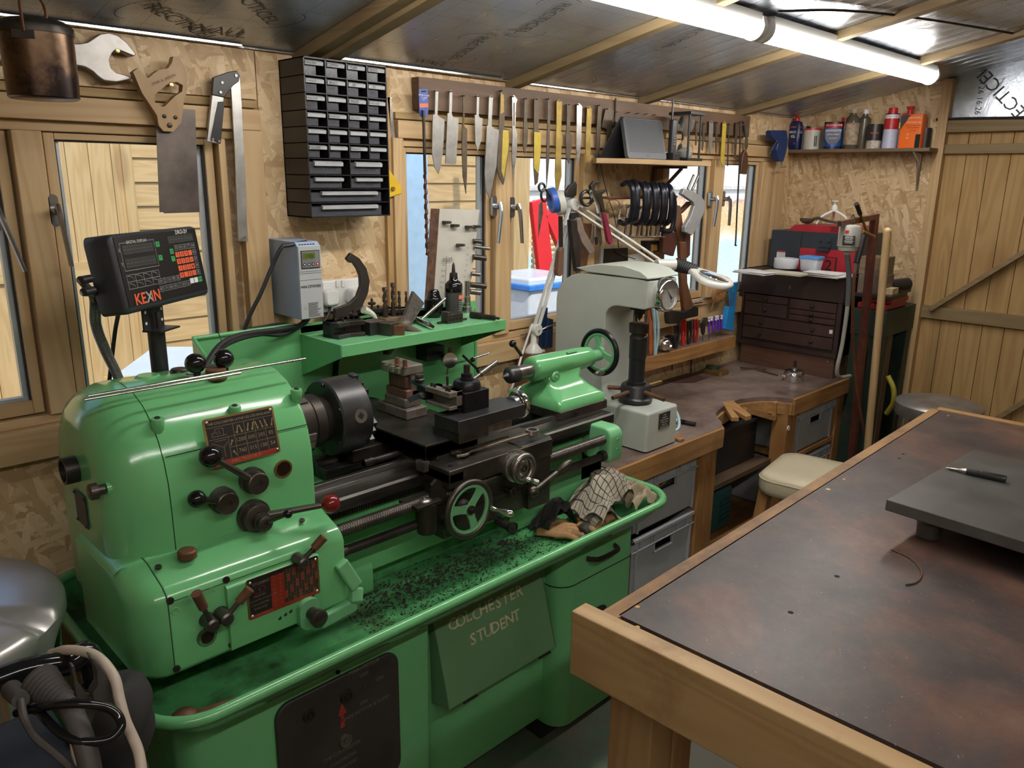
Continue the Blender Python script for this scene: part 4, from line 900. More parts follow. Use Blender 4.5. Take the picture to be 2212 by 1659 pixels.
m=MB();m.box(2.535,3.6,1.50,1.95,.12,.14,BENCHW);m.box(2.535,3.1,1.5,1.53,.05,.14,BENCHW);B.p('lower_shelf',m)
m=MB();m.beam(AY(1608,885,1.53),AY(1672,903,1.50),.02,.022,BENCHWY);m.beam(AY(1672,905,1.50),AY(1675,868,1.50),.022,.02,BENCHWY,up=(0,1,0));B.p('drawer_frame',m)
m=MB();m.prism([(2.90,1.60,BZ+.002),(2.84,1.615,BZ+.002),(2.70,1.49,BZ-.006),(2.725,1.47,BZ-.006),(2.79,1.54,BZ),(2.75,1.455,BZ-.006),(2.785,1.45,BZ-.006)],(0,0,-.018),BENCHWY);B.p('bench_pin',m,bevel=.002)
m=MB();m.prism([AZ(px,py,BZ+.0004)for px,py in((1432,822),(1486,806),(1530,816),(1500,827),(1460,828))],(0,0,.0004),mat('dark_oil_stain',(.06,.028,.025),.4));B.p('stain',m)
m=MB();c=AY(1703,925,BF);m.cyl((c.x,BF+.002,c.z),(c.x,BF-.002,c.z),.011,WHITEP);B.p('white_disc',m)
# grey stacking crates
CG=mat('grey_crate_plastic',(.34,.36,.38),.45,0,.06,8,.05);CGd=mat('crate_hollow',(.012,.012,.014),.8,0,0)
def crate(x0,y0,z0,h,label,w_=.40,d=.45,group='grey crates under the rear bench'):
 t=T('storage_crate',label,'crate',(x0+w_/2,y0+d/2,z0),group);x1,y1,z1=x0+w_,y0+d,z0+h
 m=MB();th=.004;i=.012
 hw,hz0,hz1=.055,z1-.085,z1-.05;cx=(x0+x1)/2
 for a,b,c,e in((x0+i,cx-hw,z0,z1),(cx+hw,x1-i,z0,z1),(cx-hw,cx+hw,z0,hz0),(cx-hw,cx+hw,hz1,z1)):m.box(a,b,y0+i,y0+i+th,c,e,CG)
 m.box(x0+i,x1-i,y1-i,y1-i+th,z0,z1,CG);m.box(x0+i,x0+i+th,y0+i,y1-i,z0,z1,CG);m.box(x1-i,x1-i+th,y0+i,y1-i,z0,z1,CG);m.box(x0+i,x1-i,y0+i,y1-i,z0,z0+.005,CG)
 t.p('shell',m,bevel=.0015)
 m=MB();m.box(x0,x1,y0,y0+.014,z1-.012,z1,CG);m.box(x0,x1,y1-.014,y1,z1-.012,z1,CG);m.box(x0,x0+.014,y0,y1,z1-.012,z1,CG);m.box(x1-.014,x1,y0,y1,z1-.012,z1,CG)
 m.box(x0+.002,x1-.002,y0+.002,y0+i,z1-.05,z1-.045,CG)
 for x in(x0+.002,x0+.055,x0+.12,cx-hw-.008,cx+hw+.003,x1-.125,x1-.06,x1-.008):m.box(x,x+.005,y0+.003,y0+i,z1-.05,z1-.01,CG)
 for x in(x0+.03,x1-.036):m.box(x,x+.006,y0+.002,y0+i,z0,z1-.045,CG)
 for k in(cx-hw-.004,cx+hw):m.box(k,k+.004,y0+.004,y0+i,hz0-.005,hz1,CG)
 m.box(cx-hw-.004,cx+hw+.004,y0+.004,y0+i,hz0-.006,hz0,CG)
 t.p('rim',m,bevel=.001)
 m=MB();m.box(x0+.03,x1-.03,y0+.05,y1-.05,z0+.006,z0+h*.55,BLACKP);t.p('contents',m)
 return t
cr=crate(2.03,1.45,.415,.205,'grey crate with black tools in its grip hole, top of the stack beside the lathe')
m=MB();m.box(2.16,2.30,1.47,1.5,.52,.575,BLACKP);m.text('STANLEY',(2.22,1.468,.552),(1,0,.35),(-.35,0,1),.016,mat('yellow_print',(.7,.5,.05),.5));cr.p('tool_case',m)
crate(2.03,1.45,.075,.32,'tall grey crate at the foot of the stack beside the lathe')
m=MB();m.box(2.0,2.41,1.47,1.88,0,.075,BENCHW);solo('timber_skid',m,'low timber skid under the crates beside the lathe','skid')
crate(3.20,1.45,.422,.195,'grey crate behind the far legs of the rear bench, on the upper shelf',.40,.42)
crate(3.20,1.45,.142,.24,'grey crate under the far end of the rear bench, on the lower shelf',.40,.42)
t=T('black_tray_box','long black plastic box on the shelf under the scooped edge of the rear bench','box',(2.8,1.75,.42));m=MB();rbx(m,2.57,3.06,1.56,1.9,.42,.60,.01,BLACKP,'z');t.p('body',m);m=MB();m.box(2.56,3.07,1.55,1.91,.595,.61,BLACKP);t.p('rim',m,bevel=.002)
JER=mat('teal_plastic',(.01,.085,.10),.35,0,.1)
t=T('jerry_can','dark teal plastic jerry can on the low shelf of the rear bench','jerry can',(2.75,1.66,.14))
m=MB();rbx(m,2.62,2.90,1.56,1.74,.14,.345,(.03,.03,.05,.03),JER,'x',e0=.02,e1=.02)
for k in range(5):m.box(2.80,2.88,1.556,1.562,.19+k*.022,.198+k*.022,JER)
t.p('body',m);m=MB();m.tube([(2.68,1.65,.33),(2.70,1.65,.375),(2.80,1.65,.375),(2.82,1.65,.33)],.011,JER,10,smooth=3);t.p('grip',m)
m=MB();m.rev((2.87,1.65,.335),(0,0,1),[(0,.024),(.03,.024),(.032,.02)],JER,20);t.p('cap',m)
m=MB();rbx(m,2.62,2.86,1.50,1.72,0,.05,.012,CG,'z');m.box(2.64,2.84,1.52,1.7,.045,.056,BLACKP);solo('tool_case',m,'flat grey case lying on the floor under the rear bench','case')
# stool
t=T('stool','stool with a cream padded seat and wooden legs between the two benches','stool',(2.72,1.17,0))
CRE=mat('cream_vinyl',(.50,.44,.31),.3,0,.1,6,.1,dirt=(.3,.24,.13),dth=.66)
sc0=[AZ(px,py,.56)for px,py in((1655,1055),(1700,1068),(1790,1060),(1850,1030),(1875,1000),(1800,985),(1700,978),(1655,1000))]
cx,cy=sum(p.x for p in sc0)/8,sum(p.y for p in sc0)/8
def srr(k,z):return[(cx+(a)*k,cy+(b)*k,z)for a,b in rr(-.17,.17,-.155,.155,.07,6)]
ang=.15
def rot(P):return[(cx+(x-cx)*cos(ang)-(y-cy)*sin(ang),cy+(x-cx)*sin(ang)+(y-cy)*cos(ang),z)for x,y,z in P]
m=MB();m.rings([rot(srr(k,z))for k,z in((.9,.49),(.98,.498),(1.0,.515),(1.0,.545),(.985,.558),(.93,.568),(.7,.574),(.3,.576))],CRE);t.p('seat',m,ang=60)
m=MB();m.tube([V(p)for p in rot(srr(1.0,.551))],.0025,CRE,6,closed=True);t.p('piping',m)
for sx in(-1,1):
 for sy_ in(-1,1):m=MB();m.beam((cx+sx*.12,cy+sy_*.11,.505),(cx+sx*.16,cy+sy_*.15,0),.04,.04,BENCHWZ,up=(0,1,0));t.p('leg',m,bevel=.003)
m=MB();m.box(cx-.14,cx+.14,cy-.02,cy+.02,.2,.23,BENCHW);t.p('stretcher',m)
# hardness tester
TG=mat('hammered_pale_green',(.42,.45,.40),.32,0,.05,9,.05,dirt=(.33,.34,.28),dth=.7)
t=T('hardness_tester','pale grey-green C-shaped hardness tester with a dial, standing on the rear bench','testing machine',(2.17,1.68,BZ))
X0,X1=2.085,2.265
def kx(px,py):return AX(px,py,X0)
yF=1.455;zT=kx(1399,888).z;zH=kx(1392,600).z;zHb=kx(1400,672).z;yc=kx(1195,760).y;
m=MB();rbx(m,X0,X1,yF,1.87,BZ+.006,zT-.01,.012,TG,'z',e1=.01);m.box(X0+.02,X1-.02,yF+.03,1.85,BZ,BZ+.006,DARK);t.p('base',m)
zc0=zT-.02;yh=yF+.035
ycf=1.66;yb=1.885
out=[(ycf,zc0),(yb,zc0),(yb,zH-.11)]+[(yb-.13+.13*cos(a),zH-.11+.10*sin(a))for a in[pi/2*k/6 for k in range(1,7)]]+[(yh+.04,zH-.008),(yh,zH-.012),(yh,zHb+.004),(yh+.01,zHb)]+[(ycf-.055+.055*sin(a),zHb-.045+.045*cos(a))for a in[pi/2*k/6 for k in range(7)]]+[(ycf,zc0+.07),(ycf-.008,zc0+.03),(ycf-.03,zc0+.008),(ycf-.03,zc0)]
m=MB();m.prism([(X0+.008,y,z)for y,z in out][::-1],(X1-X0-.016,0,0),TG);t.p('frame',m,bevel=.008,seg=3)
m=MB();cap=[(yb-.14,zH-.004),(yb-.09,zH+.006),(yh+.2,zH+.028),(yh+.1,zH+.03),(yh+.03,zH+.018),(yh-.002,zH+.0),(yh-.002,zH-.006)]
m.prism([(X0+.004,y,z)for y,z in cap],(X1-X0-.008,0,0),TG);t.p('top_cover',m,bevel=.008,seg=3)
dc=AY(1437,637,yh-.01);dc.x=min(dc.x,X1-.055)
m=MB();m.rev((dc.x,yh+.004,dc.z),(0,-1,0),[(0,.056),(.02,.056),(.03,.054),(.034,.05),(.034,.0465),(.026,.046)],CHROME,44);dl=t.p('dial_bezel',m)
DF=mat('dial_face',(.42,.42,.41),.35,.3,.05)
m=MB();m.cyl((dc.x,yh-.021,dc.z),(dc.x,yh-.0225,dc.z),.047,DF,n=40)
for k in range(50):
 a=2*pi*k/50;l=.005 if k%5 else .008;c_,s_=cos(a),sin(a);R0,R1=.041,.041-l
 m.quad(*[(dc.x+r*c_-q*s_,yh-.0229,dc.z+r*s_+q*c_)for r,q in((R0,-.0003),(R0,.0003),(R1,.0003),(R1,-.0003))],BLACKT)
for k in range(10):a=pi/2-2*pi*k/10;m.text(str(k*10),(dc.x+.029*cos(a),yh-.0229,dc.z+.029*sin(a)),(1,0,0),(0,0,1),.006,BLACKT)
m.prism([(dc.x+.018,yh-.0235,dc.z-.016),(dc.x+.022,yh-.0235,dc.z-.012),(dc.x-.012,yh-.0235,dc.z+.022)],(0,-.001,0),BLACKT);t.p('dial_face',m,dl)
sxx=AY(1383,850,1.59).x;sy0=1.575
sxx=2.175
m=MB();m.rev((sxx,sy0,zHb+.005),(0,0,-1),[(0,.036),(.02,.034),(.022,.02),(.035,.018),(.038,.012),(.052,.008),(.053,.004),(.06,.003)],STEELD,30);t.p('plunger',m)
m=MB();zt=kx(1385,700).z-.002
m.rev((sxx,sy0,zT-.005),(0,0,1),[(0,.058),(.012,.06),(.016,.055),(.02,.052),(.055,.052),(.06,.048),(.061,.034),(.07,.034),(.071,.028),(.15,.028),(.152,.030),(.22,.030),(.222,.028)],BLACKP,40)
m.rev((sxx,sy0,zT+.217),(0,0,1),[(0,.031),(.006,.03),(.01,.025),(.018,.025),(.02,.033),(.05,.034),(.052,.031)],STEELD,36);el=t.p('elevating_screw',m,ang=40)
for a in(0.0,2.1,3.25,4.45):m=MB();d=V((cos(a),sin(a),.0));p=V((sxx,sy0,zT+.035));m.cyl(p+d*.04,p+d*.15,.0075,BRASS if a<1 else RUST,.0068);t.p('capstan_bar',m,el)
m=MB();pl=AY(1435,909,yF-.001);m.box(pl.x-.032,pl.x+.032,yF-.002,yF,pl.z-.025,pl.z+.03,BLACKP)
for i,s_ in enumerate(('AVERY','DENISON','LEEDS ENGLAND','TYPE No 6402','SERIAL No','CAPACITY 150 KG')):m.text(s_,(pl.x,yF-.0024,pl.z+.022-i*.0085),(1,0,0),(0,0,1),.0062,WHITET)
t.p('name_plate',m)
# magnifier lamp
LW=mat('lamp_white',(.62,.62,.58),.3,0,.04)
t=T('magnifier_lamp','white jointed magnifier lamp arching over the hardness tester','lamp',(2.08,1.93,.96))
yl=1.93;e1=AY(1157,712,yl);e2=AY(1237,442,yl);hd=AY(1425,568,1.80)
bs=AY(1152,760,yl)
m=MB();m.rev(bs,(0,0,1),[(0,.034),(.006,.033),(.028,.016),(.034,.012),(e1.z-bs.z-.01,.009)],LW,26);m.box(bs.x+.01,bs.x+.04,yl-.02,yl+.02,bs.z-.02,bs.z+.005,LW);t.p('base',m)
def disc(p,r,n=(0,1,0)):
 m=MB();n=V(n);m.rev(p-n*.016,n,[(0,r*.9),(.004,r),(.028,r),(.032,r*.9)],LW,30);m.sph(p-n*.018,.005,CHROME,10);return m
t.p('elbow_joint',disc(e1,.022));t.p('elbow_joint',disc(e2,.023))
for off in(-.011,.011):
 d=(e2-e1).normalized();n=V((0,1,0)).cross(d).normalized();m=MB();m.beam(e1+n*off,e2+n*off,.012,.008,LW,up=n);t.p('lower_arm',m,bevel=.001)
 d=(hd-e2).normalized();n=V((0,1,0)).cross(d).normalized();m=MB();m.beam(e2+n*off,hd+n*off,.012,.008,LW,up=n);t.p('upper_arm',m,bevel=.001)
h1=AY(1418,572,1.78);h2=AY(1462,572,1.74);h3=AY(1495,582,1.70);h4=AY(1565,615,1.58)
m=MB();m.tube([h1,h2],.022,LW,14);t.p('head_clamp',m)
m=MB();
for k in range(9):p=h2+(h3-h2)*(k/8);m.torus(p,h3-h2+V((0,0,.01-.01*k)),.021,.0065,RUB,20,8)
m.tube([h2,(h2+h3)/2+V((0,0,.004)),h3],.021,RUB,12);t.p('bellows',m)
hc_=AY(1540,604,1.60);dd=(hc_-h3);u_=dd.normalized();side=u_.cross(V((0,0,1))).normalized();upv=side.cross(u_)
upv=(upv+side*-.15).normalized()
HR=.08
def ringp(w_,th,tt,n=36):
 out=[]
 for k in range(n):
  a=2*pi*k/n;c_,s_=cos(a),sin(a);q_=max(0.0,-c_);stretch=1.0+.95*q_**1.5;wid=1-.62*q_**1.6
  out.append(hc_+u_*c_*HR*w_*stretch+side*s_*HR*w_*wid+upv*tt)
 return out
m=MB();m.rings([ringp(.80,0,-.012),ringp(.97,0,-.008),ringp(1.0,0,.002),ringp(.93,0,.010),ringp(.7,0,.012)],LW);hdp=t.p('lamp_head',m,ang=60)
m=MB();GL=mat('magnifier_glass',(.8,.85,.9),.02,0,0,trans=1,ior=1.5);m.rev(hc_+upv*.0135,upv,[(0,HR*.66),(.002,HR*.64),(.004,HR*.4),(.005,0)],GL,30);t.p('lens',m,hdp)
m=MB();m.torus(hc_+upv*.0135,upv,HR*.70,.003,CHROME,36,8);t.p('lens_ring',m,hdp)
m=MB();m.tube([AY(1150,700,yl),AY(1128,765,yl),AY(1112,820,1.9),AY(1092,880,1.92),(1.84,1.96,.55)],.004,WHITEP,8,smooth=5);t.p('cable',m)
m=MB();p=AY(1140,800,1.95);m.box(p.x-.03,p.x+.045,1.90,1.99,0,AY(1150,762,1.93).z+.002,mat('red_brown_post',(.16,.065,.035),.5,0,.2));solo('lamp_post',m,'red-brown wooden post carrying the white lamp behind the lathe tailstock','post',bevel=.003)
# tool ledge along the wall
m=MB();zl=.868;m.box(2.60,3.40,1.90,1.995,zl-.022,zl,TOPM);m.box(2.60,3.40,1.888,1.902,zl-.06,zl,BENCHW);solo('tool_ledge',m,'long narrow timber ledge fixed to the wall above the rear bench, tools stood in it','ledge',bevel=.002)
# chest on its riser
CX=3.565;CH=mat('dark_stained_oak',(.032,.019,.017),.42,0,.25,10,.15);CHL=mat('chest_lighter',(.05,.027,.022),.4,0,.25,12,.1);RIS=wood('riser_ply',(.14,.07,.045),(.10,.048,.032),'Y',rough=.45)
a,b=AX(1583,745,CX),AX(1800,777,CX);yl_,yr_=1.955,1.475;zr=.80
t=T('riser_box','brown plywood box under the dark tool chest','box',(3.63,1.72,BZ));m=MB();m.box(CX+.01,3.70,yr_,yl_,BZ,zr,RIS);t.p('body',m,bevel=.002)
m=MB()
for y in(yr_+.03,yl_-.03):
 for z in(BZ+.025,zr-.02):m.cyl((CX+.0105,y,z),(CX+.0085,y,z),.004,STEELB,n=10)
t.p('screw',m)
t=T('tool_chest','dark wooden machinist tool chest with two banks of drawers','tool chest',(3.68,1.72,zr));y0,y1=1.465,1.975;z1=AX(1815,600,CX).z
H=z1-zr;m=MB();m.box(CX+.012,CX+.25,y0,y1,zr,z1-.12,CH);m.box(CX,CX+.25,y0,y0+.02,zr,z1,CH);m.box(CX,CX+.25,y1-.02,y1,zr,z1,CH);m.box(CX-.004,CX+.25,y0,y1,zr,zr+.018,CH);t.p('carcass',m,bevel=.002)
m=MB();m.box(CX-.003,CX+.25,y0-.003,y1+.003,z1-.115,z1,CH);ld=t.p('lid',m,bevel=.003)
m=MB();m.box(CX-.0045,CX-.003,(y0+y1)/2-.004,(y0+y1)/2+.004,z1-.075,z1-.06,BRASS);t.p('lock',m,ld)
zd=z1-.12;W_=y1-y0-.05;ym=(y0+y1)/2
rows=[(ym+.006,y1-.025,.0,.034),(y0+.025,ym-.006,.0,.045),(ym+.006,y1-.025,.038,.10),(y0+.025,ym-.006,.049,.072),(y0+.025,ym-.006,.076,.10),(y0+.025,y1-.025,.108,.158),(y0+.025,y1-.025,.163,H-.12-.035)]
for a,b,c,e in rows:
 m=MB();m.box(CX+.002,CX+.014,a,b,zd-e,zd-c,CHL);dr=t.p('drawer',m,bevel=.0015)
 ks=[(a+b)/2]if b-a<.3 else[a+.1,b-.1]
 for k in ks:q=MB();q.rev((CX+.002,k,zd-(c+e)/2),(-1,0,0),[(0,.005),(.006,.005),(.008,.010),(.014,.008),(.016,.003)],STEELD,16);t.p('knob',q,dr)
m=MB();m.box(CX+.001,CX+.0015,y0+.03,y0+.045,zd-.14,zd-.122,WHITEP);t.p('paper_scrap',m)
# things on the chest
def at_chest(px,py):return AZ(px,py,z1)
PAP=mat('paper',(.62,.62,.60),.7,0,.04)
def sheets(nm,px,lab,n,w_,d,z0,cat='papers'):
 m=MB();p=AZ(px[0],px[1],z0);r=random.Random(n)
 for k in range(n):
  a=r.uniform(-.25,.25);ux,uy=V((cos(a),sin(a),0)),V((-sin(a),cos(a),0));m.obox(p+V((r.uniform(-.01,.01),r.uniform(-.015,.015),.0015+k*.0025)),(ux,uy,(0,0,1)),(w_/2,d/2,.001),PAP)
 return solo(nm,m,lab,cat)
sheets('papers',(1632,590),'loose white papers hanging over the left corner of the dark chest',4,.12,.17,z1)
sheets('papers',(1790,597),'pile of creased white papers at the right end of the dark chest',7,.12,.17,z1)
m=MB();p=AZ(1700,592,z1);m.box(p.x-.07,p.x+.03,p.y-.10,p.y+.1,z1+.001,z1+.012,mat('cream_notebook',(.5,.47,.36),.5));solo('notebook',m,'cream notebook lying under the white tape roll on the dark chest','notebook',bevel=.002);zt=z1+.0125
m=MB();c=AZ(1700,575,z1+.02);c=V((CX+.075,c.y,zt));m.rev(c,(0,0,1),[(0,.055),(.004,.057),(.045,.057),(.047,.055),(.047,.036),(.002,.036)],mat('clear_tape_roll',(.66,.67,.7),.2,0,.03),40);solo('tape_roll',m,'wide roll of clear white tape on the dark chest','tape roll',ang=40)
t=T('food_box','small clear plastic box with a blue clipped lid on the dark chest','plastic box',(CX+.07,1.68,zt));c=V((CX+.06,AX(1752,575,CX+.06).y,zt))
CLR=mat('clear_plastic',(.62,.67,.72),.15,0,.03,alpha=.75);m=MB();m.rings([[(c.x+a*k,c.y+b*k,z)for a,b in rr(-.04,.04,-.045,.045,.014,4)]for z,k in((zt,.82),(zt+.004,.86),(zt+.058,1.0),(zt+.06,.98))],CLR);t.p('body',m)
m=MB();m.rings([[(c.x+a,c.y+b,z)for a,b in rr(-.043,.043,-.048,.048,.015,4)]for z in(zt+.056,zt+.068)],mat('blue_seal',(.08,.3,.7),.3,0,.03));t.p('lid',m,bevel=.002)
BB=mat('charcoal_sheet',(.028,.035,.045),.45,.2,.06);RD=mat('red_powder_coat',(.36,.015,.025),.4,0,.06)
xf=CX+.16;a,b=AX(1668,492,xf),AX(1838,505,xf);bt=b.z+.002
t=T('spot_welder','charcoal and red machine cabinet marked 12 on top of the dark chest','machine',(xf+.12,(a.y+b.y)/2,z1));ya,yb2=a.y,1.475
m=MB();m.box(xf,4.02,yb2,ya,z1+.001,a.z-.01,BB);bd=t.p('body',m,bevel=.003)
ymid=AX(1729,540,xf).y
m=MB();m.box(xf-.001,xf,ymid-.0015,ymid+.0015,z1+.01,a.z-.015,DARK);t.p('seam',m,bd)
q=AX(1728,540,xf);m=MB();m.box(xf-.005,xf,yb2+.02,q.y-.002,z1+.002,AX(1760,537,xf).z,RD);t.p('red_door',m,bd,bevel=.002)
q=AX(1782,578,xf);m=MB();m.text('12',(xf-.0055,q.y,q.z+.01),(0,-1,0),(0,0,1),.07,BLACKT,bold=.02)
for pts in(((.03,.05),(-.05,.05)),((-.05,.05),(-.055,-.03))):
 (a1,b1),(a2,b2_)=pts;m.box(xf-.0058,xf-.005,q.y+min(a1,a2)-.001,q.y+max(a1,a2)+.001,q.z+min(b1,b2_)-.001,q.z+max(b1,b2_)+.002,BLACKT)
t.p('printed_marks',m,bd)
q=AX(1783,523,xf);m=MB();m.box(xf-.006,xf,q.y-.03,q.y+.028,q.z-.025,q.z+.02,BB);m.box(xf-.03,xf,q.y-.03,q.y+.03,q.z-.04,q.z-.028,BB);m.cyl((xf-.01,q.y+.02,q.z),(xf-.006,q.y+.02,q.z),.005,DARK);m.cyl((xf-.01,q.y-.02,q.z),(xf-.006,q.y-.02,q.z),.005,DARK);t.p('catch',m,bd)
q=AX(1686,560,xf);m=MB();m.box(xf-.0012,xf,q.y-.022,q.y+.022,q.z-.05,q.z+.042,PAP);m.box(xf-.0016,xf-.0005,q.y-.022,q.y+.022,q.z+.035,q.z+.042,RD)
for k in range(11):m.box(xf-.0016,xf-.0005,q.y-.018,q.y+.016-.004*(k%3),q.z+.028-k*.0065,q.z+.0295-k*.0065,mat('grey_print',(.3,.3,.3),.6,0,0))
t.p('warning_label',m,bd)
a2=AX(1715,478,xf+.03);m=MB();zt2=a.z-.01;m.prism([(xf+.02,ya-.07,zt2),(xf+.02,ya-.11,zt2+.03),(xf+.02,yb2+.05,zt2+.034),(xf+.02,yb2+.02,zt2)],(.2,0,0),RD)
for k in range(5):m.box(xf+.019,xf+.02,yb2+.10,yb2+.16,zt2+.006+k*.005,zt2+.008+k*.005,DARK)
t.p('top_cover',m,bd,bevel=.002)
t=T('ladle','scorched long-handled wooden ladle lying on the red machine top','ladle',(xf+.1,1.75,zt2+.035));c=AX(1745,460,xf+.06);c.z=zt2+.034+.026
LAD=mat('scorched_wood',(.075,.05,.04),.6,0,.4,25,.2)
m=MB();m.rings([[c+V((sin(b_)*.032*cos(a),sin(b_)*.036*sin(a),-.026*cos(b_)+.0))for a in[2*pi*k/20 for k in range(20)]]for b_ in(.05,.5,.95,1.3,1.6)]+[[c+V((.026*cos(a)*q,.03*sin(a)*q,z))for a in[2*pi*k/20 for k in range(20)]]for q,z in((1.0,.0),(.75,-.014),(.3,-.02))],LAD,cap=True);t.p('bowl',m,ang=60)
e=AX(1830,482,xf-.02);e.z=zt2+.045;m=MB();m.tube([c+V((0,-.03,.0)),c+V((0,-.06,.004)),(e+c)/2+V((0,0,.004)),e],lambda q:.0085-.003*q,LAD,8,smooth=4);t.p('handle',m)
t=T('tripod','small white table tripod standing behind the wooden ladle','tripod',(xf+.13,1.63,zt2+.034));c=AX(1803,445,xf+.12)
m=MB();m.rev((c.x,c.y,c.z-.03),(0,0,1),[(0,.006),(.004,.014),(.02,.016),(.034,.01),(.036,.004),(.05,.004),(.05,.014),(.056,.014)],WHITEP,18);t.p('ball_head',m)
for a in(.4,2.5,4.6):m=MB();m.tube([(c.x,c.y,c.z-.02),(c.x+.06*cos(a),c.y+.06*sin(a),c.z-.05),(c.x+.085*cos(a),c.y+.085*sin(a),zt2+.036)],lambda q:.0065-.002*q,WHITEP,8,smooth=4);t.p('leg',m)
# bench bits
t=T('small_tin','gold rimmed oblong tin with a dark lid on the back of the rear bench','tin',(3.33,1.93,BZ));c=V((3.26,1.90,BZ));m=MB();m.rings([[(c.x+a,c.y+b,z)for a,b in rr(-.04,.04,-.05,.05,.012,4)]for z in(BZ,BZ+.018)],BRASS);t.p('body',m,bevel=.001)
m=MB();m.rings([[(c.x+a,c.y+b,z)for a,b in rr(-.036,.036,-.046,.046,.012,4)]for z in(BZ+.018,BZ+.022)],BRASS);m.rings([[(c.x+.0+.03*cos(a),c.y+.02+.034*sin(a),z)for a in[2*pi*k/20 for k in range(20)]]for z in(BZ+.022,BZ+.034)],mat('dark_green_glass',(.02,.04,.025),.1));t.p('lid',m)
t=T('spirit_burner','round polished metal spirit burner with a black wick top on the rear bench','burner',(3.36,1.56,BZ));c=AZ(1714,818,BZ+.01);c.z=BZ
m=MB();m.rev(c,(0,0,1),[(0,.042),(.003,.044),(.028,.044),(.03,.046),(.034,.046),(.036,.044),(.048,.042),(.053,.034),(.055,.012)],CHROME,36);m.tube([c+V((-.03,.03,.02)),c+V((-.045,.045,.03))],.003,CHROME);t.p('body',m)
m=MB();m.cyl(c+V((0,0,.055)),c+V((0,0,.065)),.012,STEELB);m.cyl(c+V((0,0,.064)),c+V((0,0,.095)),.0075,BLACKP);t.p('wick_holder',m)
for i,(p,q,w_,lab)in enumerate((((1598,795),(1655,800),.004,'thin dark needle file lying furthest back of the three files on the rear bench'),((1600,800),(1640,797),.006,'short file lying across the other two on the rear bench'),((1635,801),(1680,812),.012,'flat brown file nearest the spirit burner on the rear bench'))):
 a,b=AZ(*p,BZ),AZ(*q,BZ);m=MB();d=(b-a);m.beam(a+V((0,0,.003+.004*i)),b+V((0,0,.003+.0*i)),w_,.004,RUST if i else STEELD);solo('file',m,lab,'file','files on the rear bench')
t=T('marker_pen','black marker pen with a white band beside the hardness tester','pen',(2.45,1.54,BZ));a,b=AZ(1455,912,BZ),AZ(1502,921,BZ)
a.z=b.z=BZ+.0085;m=MB();m.cyl(a,a+(b-a)*.55,.0085,KNOB);t.p('barrel',m);m=MB();m.cyl(a+(b-a)*.55,b,.0085,BLACKP,.008);t.p('cap',m);m=MB();m.cyl(a+(b-a)*.12,a+(b-a)*.2,.0088,WHITEP);t.p('band',m)
m=MB();p=AZ(1412,950,BZ);m.prism([(2.275,1.445,BZ),(2.275,1.56,BZ),(2.30,1.55,BZ),(2.325,1.47,BZ),(2.30,1.442,BZ)],(0,0,.012),BENCHW);solo('wood_wedge',m,'rounded scrap of wood against the foot of the hardness tester','wood scrap',bevel=.004)
m=MB();c=V((2.33,1.72,BZ));m.rev(c,(0,0,1),[(0,.045),(.10,.045),(.10,.018),(.002,.018)],PAP,30);solo('paper_roll',m,'white paper roll standing behind the black screw of the tester','paper roll')
m=MB();m.tube([(2.30,1.62,.79),(2.36,1.60,.80),(2.41,1.56,.765),(2.39,1.53,BZ+.006),(2.31,1.55,BZ+.006)],.0055,mat('pale_blue_hose',(.35,.55,.6),.4),10,smooth=6);solo('air_hose',m,'loop of pale blue hose behind the base of the hardness tester','hose')
# right-hand corner: stand, pole, post, bin
SG_=mat('dark_green_paint',(.018,.036,.026),.5,0,.3,9,.2,dirt=(.10,.06,.03),dth=.66)
nx,ny,zt3=3.66,1.30,1.03
t=T('machine_stand','tall dark green wooden stand in the far corner','stand',(3.84,1.42,0))
m=MB();m.box(nx,4.03,ny,1.455,zt3-.12,zt3,SG_);t.p('top_rail',m,bevel=.004)
for x,y in((nx+.005,ny+.005),(3.96,ny+.005),(nx+.005,1.39),(3.96,1.39)):m=MB();m.box(x,x+.06,y,y+.06,0,zt3-.12,SG_);t.p('leg',m,bevel=.003)
m=MB();m.box(nx+.02,3.99,1.35,1.42,.02,zt3-.13,SG_)if False else m.box(nx+.01,4.02,ny+.01,1.44,.25,.28,SG_);t.p('shelf',m)
m=MB();m.box(nx+.062,nx+.12,ny+.002,ny+.02,0,zt3-.12,wood('bare_stand_wood',(.17,.11,.06),(.09,.06,.035),'Z',rough=.7));t.p('side_board',m)
t=T('bench_vice','red painted cast base with a steel plate, on top of the dark green stand','tool base',(3.82,1.36,zt3))
m=MB();m.box(nx+.01,3.92,ny+.01,1.44,zt3,zt3+.03,mat('red_paint_shop',(.30,.02,.025),.4,0,.1));m.box(nx+.03,3.90,ny-.005,1.43,zt3+.03,zt3+.055,mat('red_paint_shop',(.3,.02,.02)));t.p('body',m,bevel=.006)
m=MB();m.box(nx-.01,3.86,ny-.01,1.45,zt3+.055,zt3+.072,STEELD);m.box(3.83,3.99,ny+.02,ny+.10,zt3+.058,zt3+.08,STEELD);t.p('plate',m,bevel=.003)
zp=zt3+.0725;OLDW=wood('old_wood',(.24,.17,.10),(.14,.095,.06),'Y',rough=.75);OLDW2=mat('grey_old_wood',(.15,.11,.085),.75,0,.3,20,.3)
m=MB();m.box(nx+.0,nx+.13,1.335,1.445,zp,zp+.085,OLDW2);solo('wood_block',m,'dark grained wood block, lower of the two on the green stand','wood block',bevel=.002)
m=MB();m.box(nx+.005,nx+.125,1.34,1.45,zp+.0855,zp+.165,OLDW);solo('wood_block',m,'lighter speckled wood block, upper of the two on the green stand','wood block',bevel=.002)
